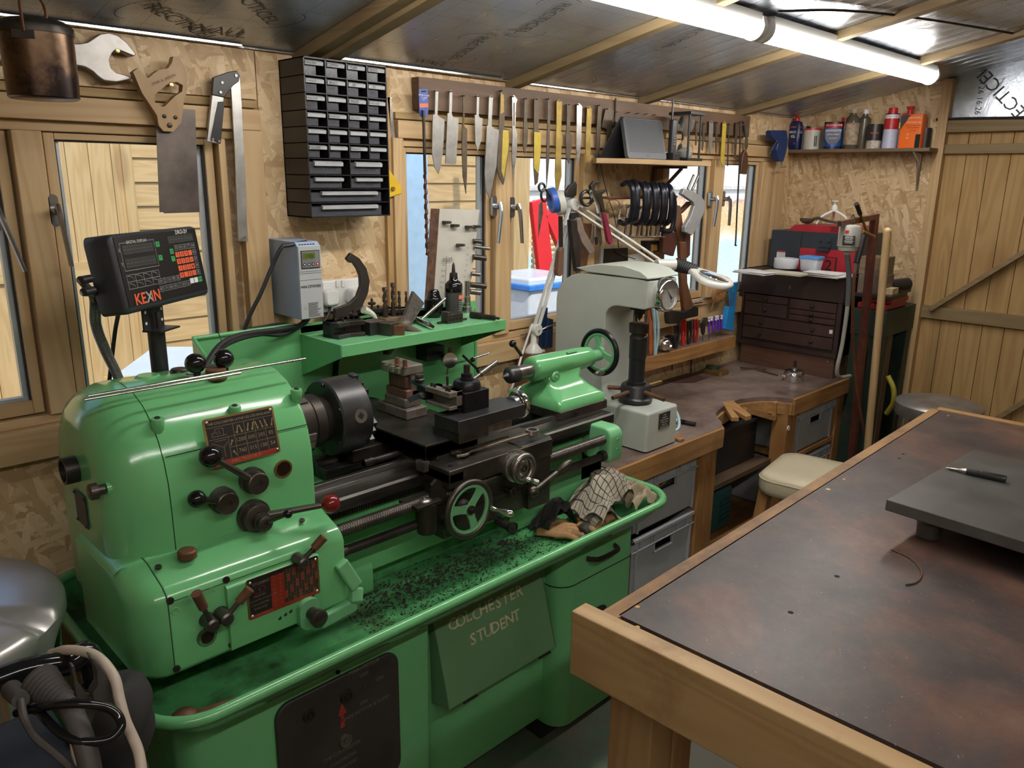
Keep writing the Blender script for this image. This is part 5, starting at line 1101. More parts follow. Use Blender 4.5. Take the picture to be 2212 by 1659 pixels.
m=MB();m.box(nx+.035,nx+.105,ny+.0,ny+.032,zp,zp+.028,mat('pale_offcut',(.5,.4,.22),.6,0,.3,30));solo('wood_offcut',m,'small pale offcut beside the pole on the green stand','wood scrap',bevel=.001)
m=MB();m.rev((nx+.14,ny+.055,zp+.028),(1,-.25,0),[(0,.027),(.13,.03),(.13,.012),(.11,.011)],RUB,24);solo('rubber_roll',m,'black rubber roll on the right end of the green stand','roll')
m=MB();p0=AY(1917,500,1.22);p1=V((p0.x-.05,1.235,0));p1=AY(1872,990,1.225);k=p0+(p1-p0)*(p0.z/(p0.z-p1.z));m.cyl((k.x,k.y,.0),p0,.0155,wood('broom_pole',(.60,.43,.23),(.50,.33,.16),'Z',rough=.45));m.sph(p0,.0155,MATS['broom_pole'],14);solo('broom_pole',m,'pale round wooden pole leaning upright in front of the green stand','pole')
RP=mat('rust_red_steel',(.12,.035,.022),.5,.2,.3,20,.2)
t=T('hanging_stand','rust-red steel post with a side arm, carrying the hanging motor','stand',(3.55,1.33,0));py_=1.345
a=AY(1890,462,py_);b=AY(1850,880,py_);b=a+(b-a)*(a.z/(a.z-b.z));b.z=0
m=MB();m.beam(b,a,.03,.03,RP,up=(0,1,0));t.p('post',m,bevel=.002)
e=AY(1814,483,1.30);m=MB();m.beam(a+V((0,0,-.012)),e,.022,.022,RUST);m.obox(e+(e-a).normalized()*.0005,((e-a).normalized(),V((0,0,1)),(e-a).normalized().cross(V((0,0,1)))),(.001,.008,.008),DARK);t.p('side_arm',m)
m=MB();m.box(b.x-.15,b.x+.1,py_-.1,py_+.09,0,.01,RP);t.p('foot',m)
MG=mat('motor_grey',(.36,.36,.33),.35,.1,.08)
t=T('pendant_motor','grey pendant drill motor hanging from the rust-red arm with its flexible shaft','motor',(3.4,1.30,1.38));c=AY(1834,515,1.29)
m=MB();m.rev((c.x,c.y,c.z+.052),(0,0,-1),[(0,.02),(.004,.038),(.012,.041),(.082,.041),(.084,.037),(.098,.035),(.104,.014),(.115,.012)],MG,30);t.p('housing',m)
m=MB();m.tube([c+V((0,0,.05)),c+V((.0,0,.075)),c+V((.015,.0,.09)),c+V((.03,0,.075)),c+V((.028,0,.06))],.003,CHROME,6,smooth=4);t.p('hook',m)
fr=(CAM-c);fr.z=0;fr.normalize();rt_=V((-fr.y,fr.x,0));m=MB();pc_=c+fr*.0415
m.obox(pc_+V((0,0,-.005)),(rt_,V((0,0,1)),fr),(.022,.018,.002),BLACKP)
for k in range(4):m.obox(pc_+V((0,0,.004-k*.006))+fr*.0025,(rt_,V((0,0,1)),fr),(.016-.003*(k%2),.001,.0004),WHITET)
m.text('VERTEX',pc_+fr*.0028+V((0,0,.009)),rt_*-1 if(rt_.x<0)else rt_,(0,0,1),.008,WHITET);m.obox(pc_+V((0,0,.028))-rt_*.01*(1 if rt_.x>0 else-1),(rt_,V((0,0,1)),fr),(.007,.005,.001),REDP);t.p('rating_label',m)
m=MB();P=[c+V((0,0,-.06)),AY(1834,600,1.28),AY(1831,660,1.28),AY(1820,740,1.29),AY(1808,800,1.30),AY(1815,815,1.31),AY(1836,812,1.34)]
m.tube(P,.0085,MG,10,smooth=5);m.tube(P[:3],.0105,mat('grey_sleeve',(.1,.11,.12),.5),10,smooth=4);t.p('flexible_shaft',m)
t=T('airbrush_torch','black handled brass blow torch hung on the rust-red post','torch',(3.5,1.31,1.3));a=AY(1865,508,1.305);b=AY(1850,568,1.305);u2=AY(1848,582,1.305)
m=MB();m.cyl(a,b,.017,BLACKP,.012);t.p('grip',m);m=MB();m.cyl(b,u2,.007,WEAR);m.cyl(AY(1850,440,1.31),AY(1858,462,1.31),.009,STEELD);m.cyl(AY(1858,462,1.31),AY(1872,500,1.31),.006,BRASS);m.cyl(AY(1862,500,1.31),AY(1888,512,1.31),.008,BRASS);t.p('valve',m)
m=MB();m.tube([u2,AY(1845,600,1.30),AY(1842,680,1.29),AY(1843,760,1.29),AY(1852,850,1.28),AY(1870,950,1.27)],.0065,mat('red_brown_hose',(.16,.06,.03),.45),8,smooth=5);t.p('hose',m)
m=MB();p=AY(1920,810,1.27);m.tube([AY(1918,812,1.28),AY(1930,840,1.25),AY(1929,870,1.25),AY(1915,893,1.28)],.0115,mat('yellow_hose',(.42,.36,.05),.4),10,smooth=5);solo('yellow_hose',m,'bend of yellow hose at the side of the green stand','hose')
t=T('pedal_bin','round chrome pedal bin with a dusty lid by the boarded door','bin',(3.54,1.0,0));c=AZ(2030,866,.70);R=.168
m=MB();m.rev((c.x,c.y,0),(0,0,1),[(0,R*.93),(.02,R*.95),(.64,R*.95)],CHROME,48);t.p('body',m)
m=MB();m.rev((c.x,c.y,.635),(0,0,1),[(0,R*1.0),(.004,R*1.01),(.05,R*1.01),(.056,R*.98),(.064,R*.8),(.07,R*.4),(.071,0)],mat('dusty_chrome',(.34,.32,.3),.38,.7,.25,12),48,cap=False);t.p('lid',m)
# ============================================================ FOREGROUND BENCH
LPINE=wood('light_bench_pine_y',(.56,.38,.19),(.44,.27,.115),'Y',rough=.5,knots=.9,dirt=(.22,.11,.045),dth=.66);LPINEZ=wood('light_bench_pine_z',(.5,.31,.15),(.36,.2,.085),'Z',rough=.5,knots=.3)
FZ=.86;A0=AZ(1316,1328,FZ);A1=AZ(2024,884,FZ);ex=(A1-A0).normalized();ey=V((-ex.y,ex.x,0));FL_=(A1-A0).length;FD=1.15
def F(a,b,z):return A0+ex*a-ey*b+V((0,0,z-FZ))
FT=mat('phenolic_ply_top',(.062,.043,.040),.42,0,.22,3,.1)
m_=FT;tt,bb=m_.node_tree,m_.node_tree.nodes['Principled BSDF'];vv=coord(tt)
n1=noise(tt,vv,2.6,6,.62,.5);c1=ramp(tt,n1,[(.38,(.036,.03,.034)),(.47,(.062,.044,.042)),(.56,(.14,.062,.042)),(.66,(.20,.125,.08))])
n2=noise(tt,vv,9,8,.75);c1=mix(tt,.35,c1,ramp(tt,n2,[(.4,(.05,.04,.04)),(.7,(.19,.14,.11))]));n3=noise(tt,vv,160,2);c1=mix(tt,ramp(tt,n3,[(.74,(0,0,0)),(.76,(1,1,1))]),c1,(.3,.26,.2));tt.links.new(c1,bb.inputs['Base Color'])
t=T('assembly_bench','big dark-topped timber workbench filling the right foreground','workbench',F(FL_/2,FD/2,0))
m=MB();m.prism([F(.012,.012,FZ-.018),F(.012,FD,FZ-.018),F(FL_-.01,FD,FZ-.018),F(FL_-.01,.012,FZ-.018)],(0,0,.018),FT);t.p('bench_top',m)
EDG=wood('worn_edge_wood',(.42,.24,.10),(.28,.14,.055),'X',rough=.6,dirt=(.08,.05,.035),dth=.58)
m=MB();m.beam(F(.0,.0,FZ-.014),F(FL_,.0,FZ-.014),.034,.028,EDG);m.beam(F(0,.0,FZ-.07),F(FL_,.0,FZ-.07),.024,.085,BENCHW);t.p('side_rail',m,bevel=.002)
m=MB();m.beam(F(FL_+.005,0,FZ-.04),F(FL_+.005,FD,FZ-.04),.03,.09,BENCHWY);t.p('end_rail',m,bevel=.003)
m=MB();m.beam(F(-.03,-.045,FZ-.052),F(-.03,FD,FZ-.052),.04,.125,LPINE);t.p('front_rail',m,bevel=.003)
m=MB();m.prism([F(-.012+a,-.035,z)for a,z in rr(-.0,.03,FZ-.16,FZ-.085,(.02,.004,.004,.004),4)],-ey*.06,BENCHW);t.p('rail_stub',m,bevel=.002)
for a,b in((.045,.05),(.12,.05),(FL_-.06,.06),(.045,FD-.05),(FL_-.06,FD-.06)):
 m=MB();w2=.036 if a<.1 else .034;h=F(a,b,0);m.obox(h+V((0,0,(FZ-.02)/2)),(ex,ey,(0,0,1)),(w2,.045,(FZ-.02)/2),LPINEZ);t.p('leg',m,bevel=.003)
m=MB()
for px,py in((1377,1311),(1377,1355),(1983,1652)):p=AZ(px,py,FZ);m.cyl(p+V((0,0,-.001)),p+V((0,0,.0006)),.0045,BRASS,n=12)
for px,py in((1808,1245),(1708,1323)):p=AZ(px,py,FZ);m.cyl(p+V((0,0,-.001)),p+V((0,0,.0004)),.005,DARK,n=12)
for px,py in((1789,1057),(1823,1035),(2048,898),(1943,990),(1951,981)):p=AZ(px,py,FZ);m.cyl(p+V((0,0,-.001)),p+V((0,0,.0005)),.004 if py<1050 else .006,mat('wood_plug',(.5,.38,.2),.6)if px<1900 or px>2000 else DARK,n=12)
t.p('screw',m)
SPM=mat('cast_surface_plate',(.10,.097,.09),.45,.35,.2,10,.1)
t=T('surface_plate','square dark cast surface plate on feet, on the foreground bench','surface plate',(1.7,.35,FZ));sz_=FZ+.085;th=.026
P0=AZ(1914,1078,sz_);ang_=math.atan2(*(lambda d:(d.y,d.x))(AZ(2120,962,sz_)-P0));e1_=V((cos(ang_),sin(ang_),0));P3=AZ(2212,1185,sz_);e2_=(P3-P0).normalized()
e2_=V((e1_.y,-e1_.x,0));Lx,Ly=.50,.45
m=MB();m.prism([P0-V((0,0,th)),P0+e1_*Lx-V((0,0,th)),P0+e1_*Lx+e2_*Ly-V((0,0,th)),P0+e2_*Ly-V((0,0,th))][::-1],(0,0,th),SPM)
t.p('plate',m,bevel=.003)
m=MB();zz0,zz1=FZ+.012,sz_-th;k0,k1=.07,.02
Q=lambda k,z:[P0+e1_*a+e2_*b+V((0,0,z-sz_))for a,b in((k,k),(Lx-k,k),(Lx-k,Ly-k),(k,Ly-k))]
m.rings([Q(.085,FZ+.03),Q(.02,zz1)],SPM);t.p('ribbed_body',m,bevel=.004)
for a,b in((.07,.07),(Lx-.07,.07),(.07,Ly-.07),(Lx-.07,Ly-.07)):m=MB();p=P0+e1_*a+e2_*b;m.rev((p.x,p.y,FZ),(0,0,1),[(0,.02),(.004,.024),(.035,.026),(.05,.04)],SPM,20);t.p('foot',m)
t=T('centre_punch','knurled dark automatic centre punch lying on the surface plate','punch',(1.8,.4,sz_));a=AZ(2042,1013,sz_);b=AZ(2172,1043,sz_);a.z=sz_+.003;b.z=sz_+.0085;d=(b-a)
def along(m,prof,mt,n=20):m.rev(a,d,[(q*d.length,r)for q,r in prof],mt,n)
m=MB();along(m,[(0,.0008),(.08,.003),(.22,.0035),(.24,.005),(.36,.0078)],WEAR);t.p('point',m);m=MB();along(m,[(.36,.0082),(.55,.0085),(.56,.0075),(.6,.0075),(.61,.0085),(.97,.0085),(1,.007)],BLACKP);t.p('barrel',m)
m=MB();m.tube([AZ(1926,1187,FZ+.002),AZ(1965,1205,FZ+.002),AZ(1988,1228,FZ+.002),AZ(1990,1245,FZ+.002),AZ(1978,1258,FZ+.002),AZ(1957,1263,FZ+.002)],.0016,RUST,6,smooth=6);solo('bent_wire',m,'bent piece of rusty wire lying on the foreground bench','wire')
# ============================================================ THINGS ON THE WINDOW WALL
def px_y(pts,y,s=1,ox=0,oy=0):return[AY(ox+a/s,oy+b/s,y)for a,b in pts]
def flat(m,pts,y,th,mt,s=1,ox=0,oy=0,n=None):
 P=px_y(pts,y,s,ox,oy);P=[V((p.x,y,p.z))for p in P]
 A=sum(P[i].x*P[(i+1)%len(P)].z-P[(i+1)%len(P)].x*P[i].z for i in range(len(P)))
 if A<0:P=P[::-1]
 return m.prism(P,(0,th,0),mt)
def ellip(c,rx,ry,n=20,a0=0):return[(c[0]+rx*cos(2*pi*k/n+a0),c[1]+ry*sin(2*pi*k/n+a0))for k in range(n)]
C1=(3.687,0,0);C2=(3.687,550,80);C4=(3.687,550,450);K1=(4.809,840,130);R1=(3.687,1100,150)
# billy can on a rope hook
CAN=mat('burnt_enamel_can',(.16,.10,.06),.3,.85,.45,9,.2,dirt=(.03,.02,.018),dth=.5)
yb_=1.72;c=AY(86,135,yb_);rr_=(AY(165,135,yb_)-AY(86,135,yb_)).length*.97;zt_=AY(86,62,yb_).z;zb_=AY(92,215,yb_).z
t=T('billy_can','scorched round metal billy can with a lid hanging high on the left','billy can',(c.x,yb_,zb_))
m=MB();m.rev((c.x,yb_,zb_),(0,0,1),[(0,rr_*.9),(.003,rr_*.97),(.02,rr_*.98),(zt_-zb_,rr_)],CAN,44);t.p('body',m)
m=MB();m.rev((c.x,yb_,zt_),(0,0,1),[(-.012,rr_*1.02),(0,rr_*1.03),(.004,rr_*.99),(.012,rr_*.8),(.016,0)],STEELD,44);t.p('lid',m)
hz=CZ(yb_)-.035;m=MB();v1=V((c.x-rr_*.55,yb_-rr_*.86,zt_-.015));v2=V((c.x+rr_*.5,yb_+rr_*.7,zt_+.0));hk=V((c.x-.02,yb_-.02,hz))
m.tube([v1,v1+V((0,0,.05)),hk],.0045,RUST,8,smooth=4,sy=.6);m.tube([v2,v2+V((0,0,.05)),hk],.0045,RUST,8,smooth=4,sy=.6);t.p('handle',m)
m=MB();m.obox(v1+V((0,.004,-.004)),((.84,-.54,0),(.54,.84,0),(0,0,1)),(.018,.003,.007),STEELD);t.p('lug',m)
m=MB();m.tube([hk+V((0,0,-.008)),hk+V((.012,0,-.002)),hk+V((.01,0,.012)),V((hk.x,hk.y,CZ(yb_)))],.003,STEELB,6,smooth=4);solo('ceiling_hook',m,'small metal hook in the ceiling holding the billy can','hook')
# giant spanner
SPN=mat('forged_spanner',(.30,.285,.27),.4,.8,.35,14,.25);yw=WY-.045
m=MB();flat(m,[(-60,345),(580,345),(640,345),(700,335),(750,300),(800,268),(870,258),(940,280),(1010,335),(1085,430),(1070,450),(935,395),(895,425),(872,480),(885,540),(930,580),(1055,612),(1050,630),(930,655),(830,645),(780,610),(740,570),(680,535),(600,520),(-60,480)],yw,.03,SPN,*C1)
solo('giant_spanner',m,'huge open-ended forged spanner hung behind the billy can','spanner',bevel=.005,seg=3)
SCR=mat('screw_head',(.5,.42,.2),.35,.9,.1)
def screw_at(px,py,y,lab=None):
 m=MB();p=AY(px,py,y);m.rev((p.x,y,p.z),(0,-1,0),[(-.03,.002),(0,.002),(.0,.0045),(.002,.0045),(.0025,.002)],SCR,12);return m
solo('wall_screw',screw_at(254,110,yw-.004),'brass screw in the jaw of the giant spanner','screw')
# handsaw
SH_=wood('saw_handle_wood',(.40,.26,.12),(.31,.185,.075),'Z',rough=.45);SB=mat('patinated_blade',(.12,.10,.09),.45,.7,.45,10,.15)
t=T('hand_saw','old hand saw hung by its wooden handle in front of the left window','saw',AY(380,290,yw));ys=yw-.01
m=MB();flat(m,[(1240,930),(1440,865),(1555,875),(1562,1100),(1590,1690),(1310,1700),(1300,1690),(1272,1690)],ys+.004,.0015,SB,*C1);t.p('blade',m)
m=MB();o_=[(1050,575),(1090,545),(1120,590),(1170,625),(1200,600),(1250,560),(1330,545),(1360,500),(1370,452),(1415,452),(1450,520),(1480,620),(1480,720),(1455,800),(1445,900),(1430,980),(1370,1050),(1290,1045),(1255,1000),(1240,920),(1180,830),(1120,740)]
i_=[(1218,760),(1290,700),(1340,660),(1400,655),(1445,680),(1440,730),(1380,770),(1300,850),(1260,850),(1225,820)]
# ring-shaped handle: outer and inner outlines bridged
Po=[V((p.x,ys,p.z))for p in px_y(o_,ys,*C1)];Pi=[V((p.x,ys,p.z))for p in px_y(i_,ys,*C1)]
def ringprism(m,Po,Pi,th,mt):
 import mathutils
 n,k=len(Po),len(Pi);fl=Po+Pi;tri=mathutils.geometry.tessellate_polygon([Po,Pi]);w_=V((0,th,0))
 m.add(fl+[p+w_ for p in fl],[tuple(f)for f in tri]+[tuple(i+n+k for i in f)[::-1]for f in tri]+[(i,(i+1)%n,n+k+(i+1)%n,n+k+i)for i in range(n)]+[(n+i,n+(i+1)%k,2*n+k+(i+1)%k,2*n+k+i)for i in range(k)],mt)
 return m
def fixn(o):
 import bmesh;b=bmesh.new();b.from_mesh(o.data);bmesh.ops.recalc_face_normals(b,faces=b.faces[:]);b.to_mesh(o.data);b.free();o.data.set_sharp_from_angle(angle=radians(38));return o
hs=fixn(t.p('handle',ringprism(m,[p-V((0,.008,0))for p in Po],[p-V((0,.008,0))for p in Pi],.022,SH_)))
m=MB()
for a,b,r in((1310,925,.0045),(1398,935,.0045),(1352,997,.006)):p=AY(a/3.687,b/3.687,ys-.009);m.rev(p,(0,-1,0),[(-.002,r),(.001,r),(.002,r*.7)],STEELD,16)
t.p('rivet',m,hs);m=MB();p=AY(1300/3.687,635/3.687,ys-.0086)
for i,ch in enumerate('SPEAR & JACKSON'):q=AY((1215+i*12.5)/3.687,(672-i*5.2)/3.687,ys-.0087);m.text(ch,q,(1,0,.42),(-.42,0,1),.0085,mat('branded_ink',(.09,.05,.025),.6,0,0))
t.p('maker_mark',m,hs);solo('wall_screw',screw_at(370,184,ys-.012),'silver screw through the handle of the hand saw','screw')
# folding mitre gauge
t=T('sliding_bevel','black and silver folding bar tool hanging right of the hand saw','bevel gauge',AY(500,300,yw));ys=yw-.005;ALU=mat('scuffed_aluminium',(.46,.46,.44),.35,.85,.15,30)
m=MB();flat(m,[(1835,640),(1890,580),(1910,600),(1925,800),(1955,1400),(1975,1925),(1900,1922),(1870,1200),(1850,850)],ys+.006,.006,ALU,*C1);t.p('blade',m,bevel=.001)
m=MB();flat(m,[(1700,615),(1830,570),(1890,563),(1915,600),(1905,650),(1860,680),(1800,760),(1785,775),(1690,755)],ys,.01,BLACKP,*C1);t.p('joint',m,bevel=.002)
m=MB();flat(m,[(1690,755),(1785,775),(1755,1148),(1650,1130)],ys+.002,.01,ALU,*C1);h_=t.p('stock',m,bevel=.002)
m=MB();flat(m,[(1740,810),(1790,808),(1760,1145),(1680,1105)],ys-.001,.004,BLACKP,*C1);t.p('grip',m,h_,bevel=.001)
m=MB()
for a,b in((1880,602),(1770,658),(1757,735),(1695,1110),(1745,1125),(1947,1890)):p=AY(a/3.687,b/3.687,ys-.001);m.cyl(p,p+V((0,-.0015,0)),.0032,STEELB,n=12)
t.p('rivet',m)
# parts cabinet
yf=1.87;cx0,cx1,cz0,cz1=1.109,1.363,1.487,1.884
BKP=mat('cabinet_black',(.012,.012,.014),.38,0,.1,30,.05);DP_=mat('smoky_clear_plastic',(.075,.08,.095),.22,0,.1,30,0,alpha=.8);GRP=mat('clear_drawer_grip',(.42,.43,.45),.16,0,.1,30,0,alpha=.9)
t=T('parts_cabinet','black wall cabinet of small clear drawers with handwritten labels','parts cabinet',((cx0+cx1)/2,1.93,cz0))
m=MB();m.box(cx0,cx0+.003,yf,WY-.007,cz0,cz1,BKP);m.box(cx1-.003,cx1,yf,WY-.007,cz0,cz1,BKP);m.box(cx0,cx1,yf,WY-.007,cz1-.003,cz1,BKP);m.box(cx0,cx1,yf,WY-.007,cz0,cz0+.003,BKP);m.box(cx0,cx1,WY-.012,WY-.007,cz0,cz1,BKP)
fr_=[0,.109,.214,.319,.420,.521,.619,.724,.814,.904,1.0];zs_=[cz1-f*(cz1-cz0)for f in fr_];w4=(cx1-cx0)/4
for z in zs_[1:-1]:m.box(cx0,cx1,yf,WY-.012,z-.0012,z+.0012,BKP)
for k in(1,2,3):m.box(cx0+w4*k-.0012,cx0+w4*k+.0012,yf,WY-.012,zs_[6],cz1,BKP)
m.box(cx0+w4*2-.0012,cx0+w4*2+.0012,yf,WY-.012,zs_[8],zs_[6],BKP);t.p('carcass',m)
HW=[['SPACERS','COPPER','TUBE','BRASS'],['STAINLESS\nTUBE','BRASS\nTUBE','BR\nTUBE','SS\nPINS'],['BRASS TUBE\nLARGE\nTUBE','','BRASS\nTRI-PINS','BRASS TUBE\n6 X 20'],['','WHITE DOT\nPINS','BRASS PINS\n4 X 22',''],['','','',''],['FOLDER','','BRASS PIN\n3 X 22','']]
INKW=mat('pen_on_label',(.02,.02,.025),.5,0,0);LBL=mat('label_tape',(.4,.4,.4),.4,0,.1);BITS=[mat('brass_bits',(.45,.33,.12),.3,.8,.4,150),mat('copper_bits',(.42,.17,.09),.35,.8,.4,150),mat('steel_bits',(.4,.4,.4),.3,.8,.4,150)]
def drawer(x0,x1,z0,z1,txt,bits,full=0):
 m=MB();g=.0035;x0+=g;x1-=g;z0+=.003;z1-=.002;w_=x1-x0;cw=w_-.018
 m.box(x0,x0+cw,yf+.012,yf+.014,z0,z1-.006,DP_);m.box(x0,x0+.001,yf+.014,WY-.02,z0,z1-.012,DP_);m.box(x0,x0+cw,yf+.014,WY-.02,z0,z0+.001,DP_)
 dr=t.p('drawer',m);m=MB();hh=(z1-z0)*(.42 if not full else .45);a0,a1=(x0+.003,x1-.001)if not full else(x0+w_*.14,x1-w_*.14)
 m.prism([(a0,yf+.012,z1-.003),(a0,yf+.002,z1-hh*.45),(a0,yf+.003,z1-hh),(a0,yf+.012,z1-hh)],(a1-a0,0,0),GRP);t.p('grip',m,dr)
 if bits is not None:m=MB();m.box(x0+.003,x0+cw-.003,yf+.02,yf+.05,z0+.001,z0+(z1-z0)*.32,BITS[bits]);t.p('contents',m,dr)
 if txt:
  m=MB();ls=txt.split('\n')
  for i,l in enumerate(ls):sz=min(.0095,cw/max(1,len(l))*1.45)*(1.3 if full else 1);m.text(l,((x0+x0+cw)/2,yf+.0115 if(i or full)else yf+.0015,(z1-hh*.72 if(i==0 and not full)else z0+(z1-z0)*.34-(i-1)*.009*(not full)-(len(ls)==3)*-.004)),(1,0,0),(0,0,1),sz,INKW)
  t.p('handwriting',m,dr)
for r in range(6):
 for k in range(4):drawer(cx0+w4*k,cx0+w4*(k+1),zs_[r+1],zs_[r],HW[r][k],{(0,0):2,(0,1):1,(0,2):2,(0,3):1,(3,3):0,(4,2):2,(4,3):0,(5,3):0,(1,3):2}.get((r,k)))
for r,a,b in((6,'12mm SNAPS','16mm SNAPS'),(7,'','BUCKLES')):
 for k,s_ in enumerate((a,b)):drawer(cx0+w4*2*k,cx0+w4*2*(k+1),zs_[r+1],zs_[r],s_,0 if(r+k)%2==0 else 2,1)
drawer(cx0,cx1,zs_[9],zs_[8],'',2,1);drawer(cx0,cx1,zs_[10],zs_[9],'',None,1)
# combination square
t=T('combination_square','steel rule with a yellow square head tucked behind the parts cabinet','square',AY(860,400,1.975));ys=1.98
m=MB();flat(m,[(1058,480),(1085,478),(1172,1270),(1135,1295)],ys,.003,WEAR,*C2);t.p('rule',m)
m=MB();YL=mat('yellow_casting',(.65,.42,.02),.4,0,.1);flat(m,[(1040,1040),(1080,1065),(1170,1190),(1175,1245),(1080,1278),(1040,1270)],ys-.012,.012,YL,*C2);p=AY(550+1098/3.687,80+1208/3.687,ys-.012);t.p('head',m,bevel=.002)
m=MB();m.rev(p,(0,-1,0),[(0,.006),(.006,.006)],BRASS,14);t.p('lock_knob',m)
m=MB();p=AY(842,212,ys);m.cyl(p+V((0,.01,0)),p+V((0,-.006,0)),.0025,STEELB);solo('wall_hook',m,'small hook at the top of the hanging steel rule','hook')
# knife board and its blades
KB=wood('dark_stained_board',(.16,.09,.05),(.095,.055,.03),'X',rough=.55)
kx0,kx1=AY(905,200,1.965).x,AY(1619,280,1.965).x;kz1=AY(905,163,1.965).z;kz0=AY(905,236,1.965).z
m=MB();m.box(kx0,kx1,1.965,WY-.001,kz0,kz1-.003,KB);solo('knife_board',m,'long dark stained board under the ceiling carrying the row of blades','board',bevel=.001)
yk=1.952;KG=mat('ground_blade',(.33,.32,.30),.42,.75,.2,25,.1);KD=mat('brown_scaled_blade',(.11,.085,.06),.5,.6,.35,25,.15);KY=mat('yellow_patina_blade',(.34,.24,.06),.5,.45,.45,18,.15);KBR=mat('bright_blade',(.5,.49,.47),.3,.9,.25,30);YPT=mat('yellow_paint_blade',(.48,.36,.05),.5,.2,.2,25)
def knife(kind,P,mt,label,hole=True,extra=None):
 m=MB();flat(m,P,yk,.0028,mt,*K1);t=T(kind,label,'knife' if kind!='narrow_knife' else 'blade',base([m]),'blades on the knife board');bl=t.p('blade',m)
 h=min(P,key=lambda p:p[1]);hx=sum(p[0]for p in P if p[1]<h[1]+30)/len([p for p in P if p[1]<h[1]+30]);c=AY(840+hx/4.809,130+(h[1]+16)/4.809,yk-.001)
 m=MB();m.cyl((c.x,yk+.012,c.z),(c.x,yk-.006,c.z),.0018,STEELD,n=8);t.p('nail',m)
 if extra:
  for pts,mm in extra:m=MB();flat(m,pts,yk-.0006,.001,mm,*K1);t.p('patch',m,bl)
 return t
knife('chef_knife',[(485,320),(500,303),(515,320),(506,570),(525,590),(580,620),(562,950),(540,1110),(518,1180),(475,1110),(450,960),(457,565),(478,565)],KG,'bare pale chef blade with a pointed tip, leftmost of the knives on the board')
knife('vegetable_knife',[(632,330),(645,312),(660,330),(654,560),(672,595),(727,602),(700,1060),(688,1085),(588,1075),(610,550),(625,550)],KG,'square-ended pale vegetable blade, second knife from the left')
knife('slim_knife',[(770,355),(788,355),(786,690),(815,715),(812,1180),(803,1390),(770,1200),(760,900),(766,660),(772,650)],KD,'narrow brown blade between the square-ended blade and the smallest pale blade')
knife('paring_knife',[(915,375),(926,360),(940,375),(934,575),(945,595),(975,605),(962,830),(922,945),(900,860),(893,570),(910,568)],KG,'smallest pale blade of the left group, ending above the window glass')
knife('carving_knife',[(1042,385),(1062,366),(1082,385),(1068,680),(1095,712),(1146,722),(1118,1100),(1048,1440),(1010,1350),(998,1180),(1018,680),(1030,678)],KG,'largest pale blade on the board, with a round hole in its tang')
knife('bowie_knife',[(1160,340),(1172,303),(1200,360),(1225,400),(1210,450),(1200,700),(1248,720),(1250,900),(1215,1150),(1200,1260),(1190,1295),(1150,1220),(1126,1120),(1145,700)],KD,'heavy dark blade with a yellow painted edge, beside the largest pale blade',extra=[([(1185,725),(1246,728),(1248,880),(1195,1230),(1170,1150)],YPT),([(1165,340),(1195,360),(1195,540),(1160,560)],KY)])
knife('skeleton_knife',[(1283,380),(1300,363),(1335,410),(1322,450),(1315,700),(1335,760),(1330,950),(1290,1250),(1280,1000),(1285,720)],KBR,'slim bright blade with a slotted handle',extra=[([(1296,440),(1308,440),(1306,680),(1294,680)],KB)])
knife('slim_knife',[(1410,400),(1425,385),(1440,410),(1436,640),(1450,660),(1442,850),(1412,975),(1395,900),(1402,640)],KD,'short dark brown blade with three small handle holes')
knife('butcher_knife',[(1510,410),(1535,390),(1565,410),(1555,730),(1587,760),(1580,950),(1548,1270),(1520,1300),(1505,1100),(1508,700)],KD,'long blade with a yellow painted middle, above the scissors',extra=[([(1510,745),(1585,750),(1578,940),(1555,1180),(1508,1120)],YPT)])
knife('slim_knife',[(1650,400),(1664,387),(1682,450),(1672,760),(1670,1000),(1640,1320),(1638,1000),(1648,700)],KD,'thinnest brown blade, its tip beside the blue tape roll')
knife('machete_blade',[(1745,430),(1770,408),(1800,430),(1790,740),(1800,800),(1790,1000),(1795,1200),(1760,1350),(1740,1370),(1728,1200),(1742,700)],KY,'longest yellow-brown blade, its tip above the white tape roll')
knife('slim_knife',[(1852,460),(1870,447),(1892,470),(1880,750),(1905,780),(1900,900),(1875,1075),(1845,1000),(1838,800),(1848,700)],KD,'grey brown paring blade between the longest yellow-brown blade and the shiny straight blade')
knife('boning_knife',[(1955,465),(1975,447),(2008,480),(2000,800),(1985,1000),(1958,1100),(1948,900)],KBR,'shiny straight blade with dark pitting at the top')
knife('slim_knife',[(2060,490),(2085,478),(2110,510),(2098,800),(2095,980),(2058,1130),(2045,900)],KY,'yellowish slim blade right of the shiny straight one')
knife('narrow_knife',[(2175,470),(2195,455),(2212,500),(2200,780),(2185,1000),(2155,1170),(2160,700)],KD,'dark narrow blade, last whole one before the router')
def kp(L_):return[((a/3.021+1280-840)*4.809,(b/3.021+160-130)*4.809)for a,b in L_]
knife('scraper_blade',kp([(85,225),(105,218),(142,240),(125,330),(118,500),(100,548),(92,500),(100,330),(95,360),(60,345)]),KD,'pair of dark scraper blades partly behind the router')
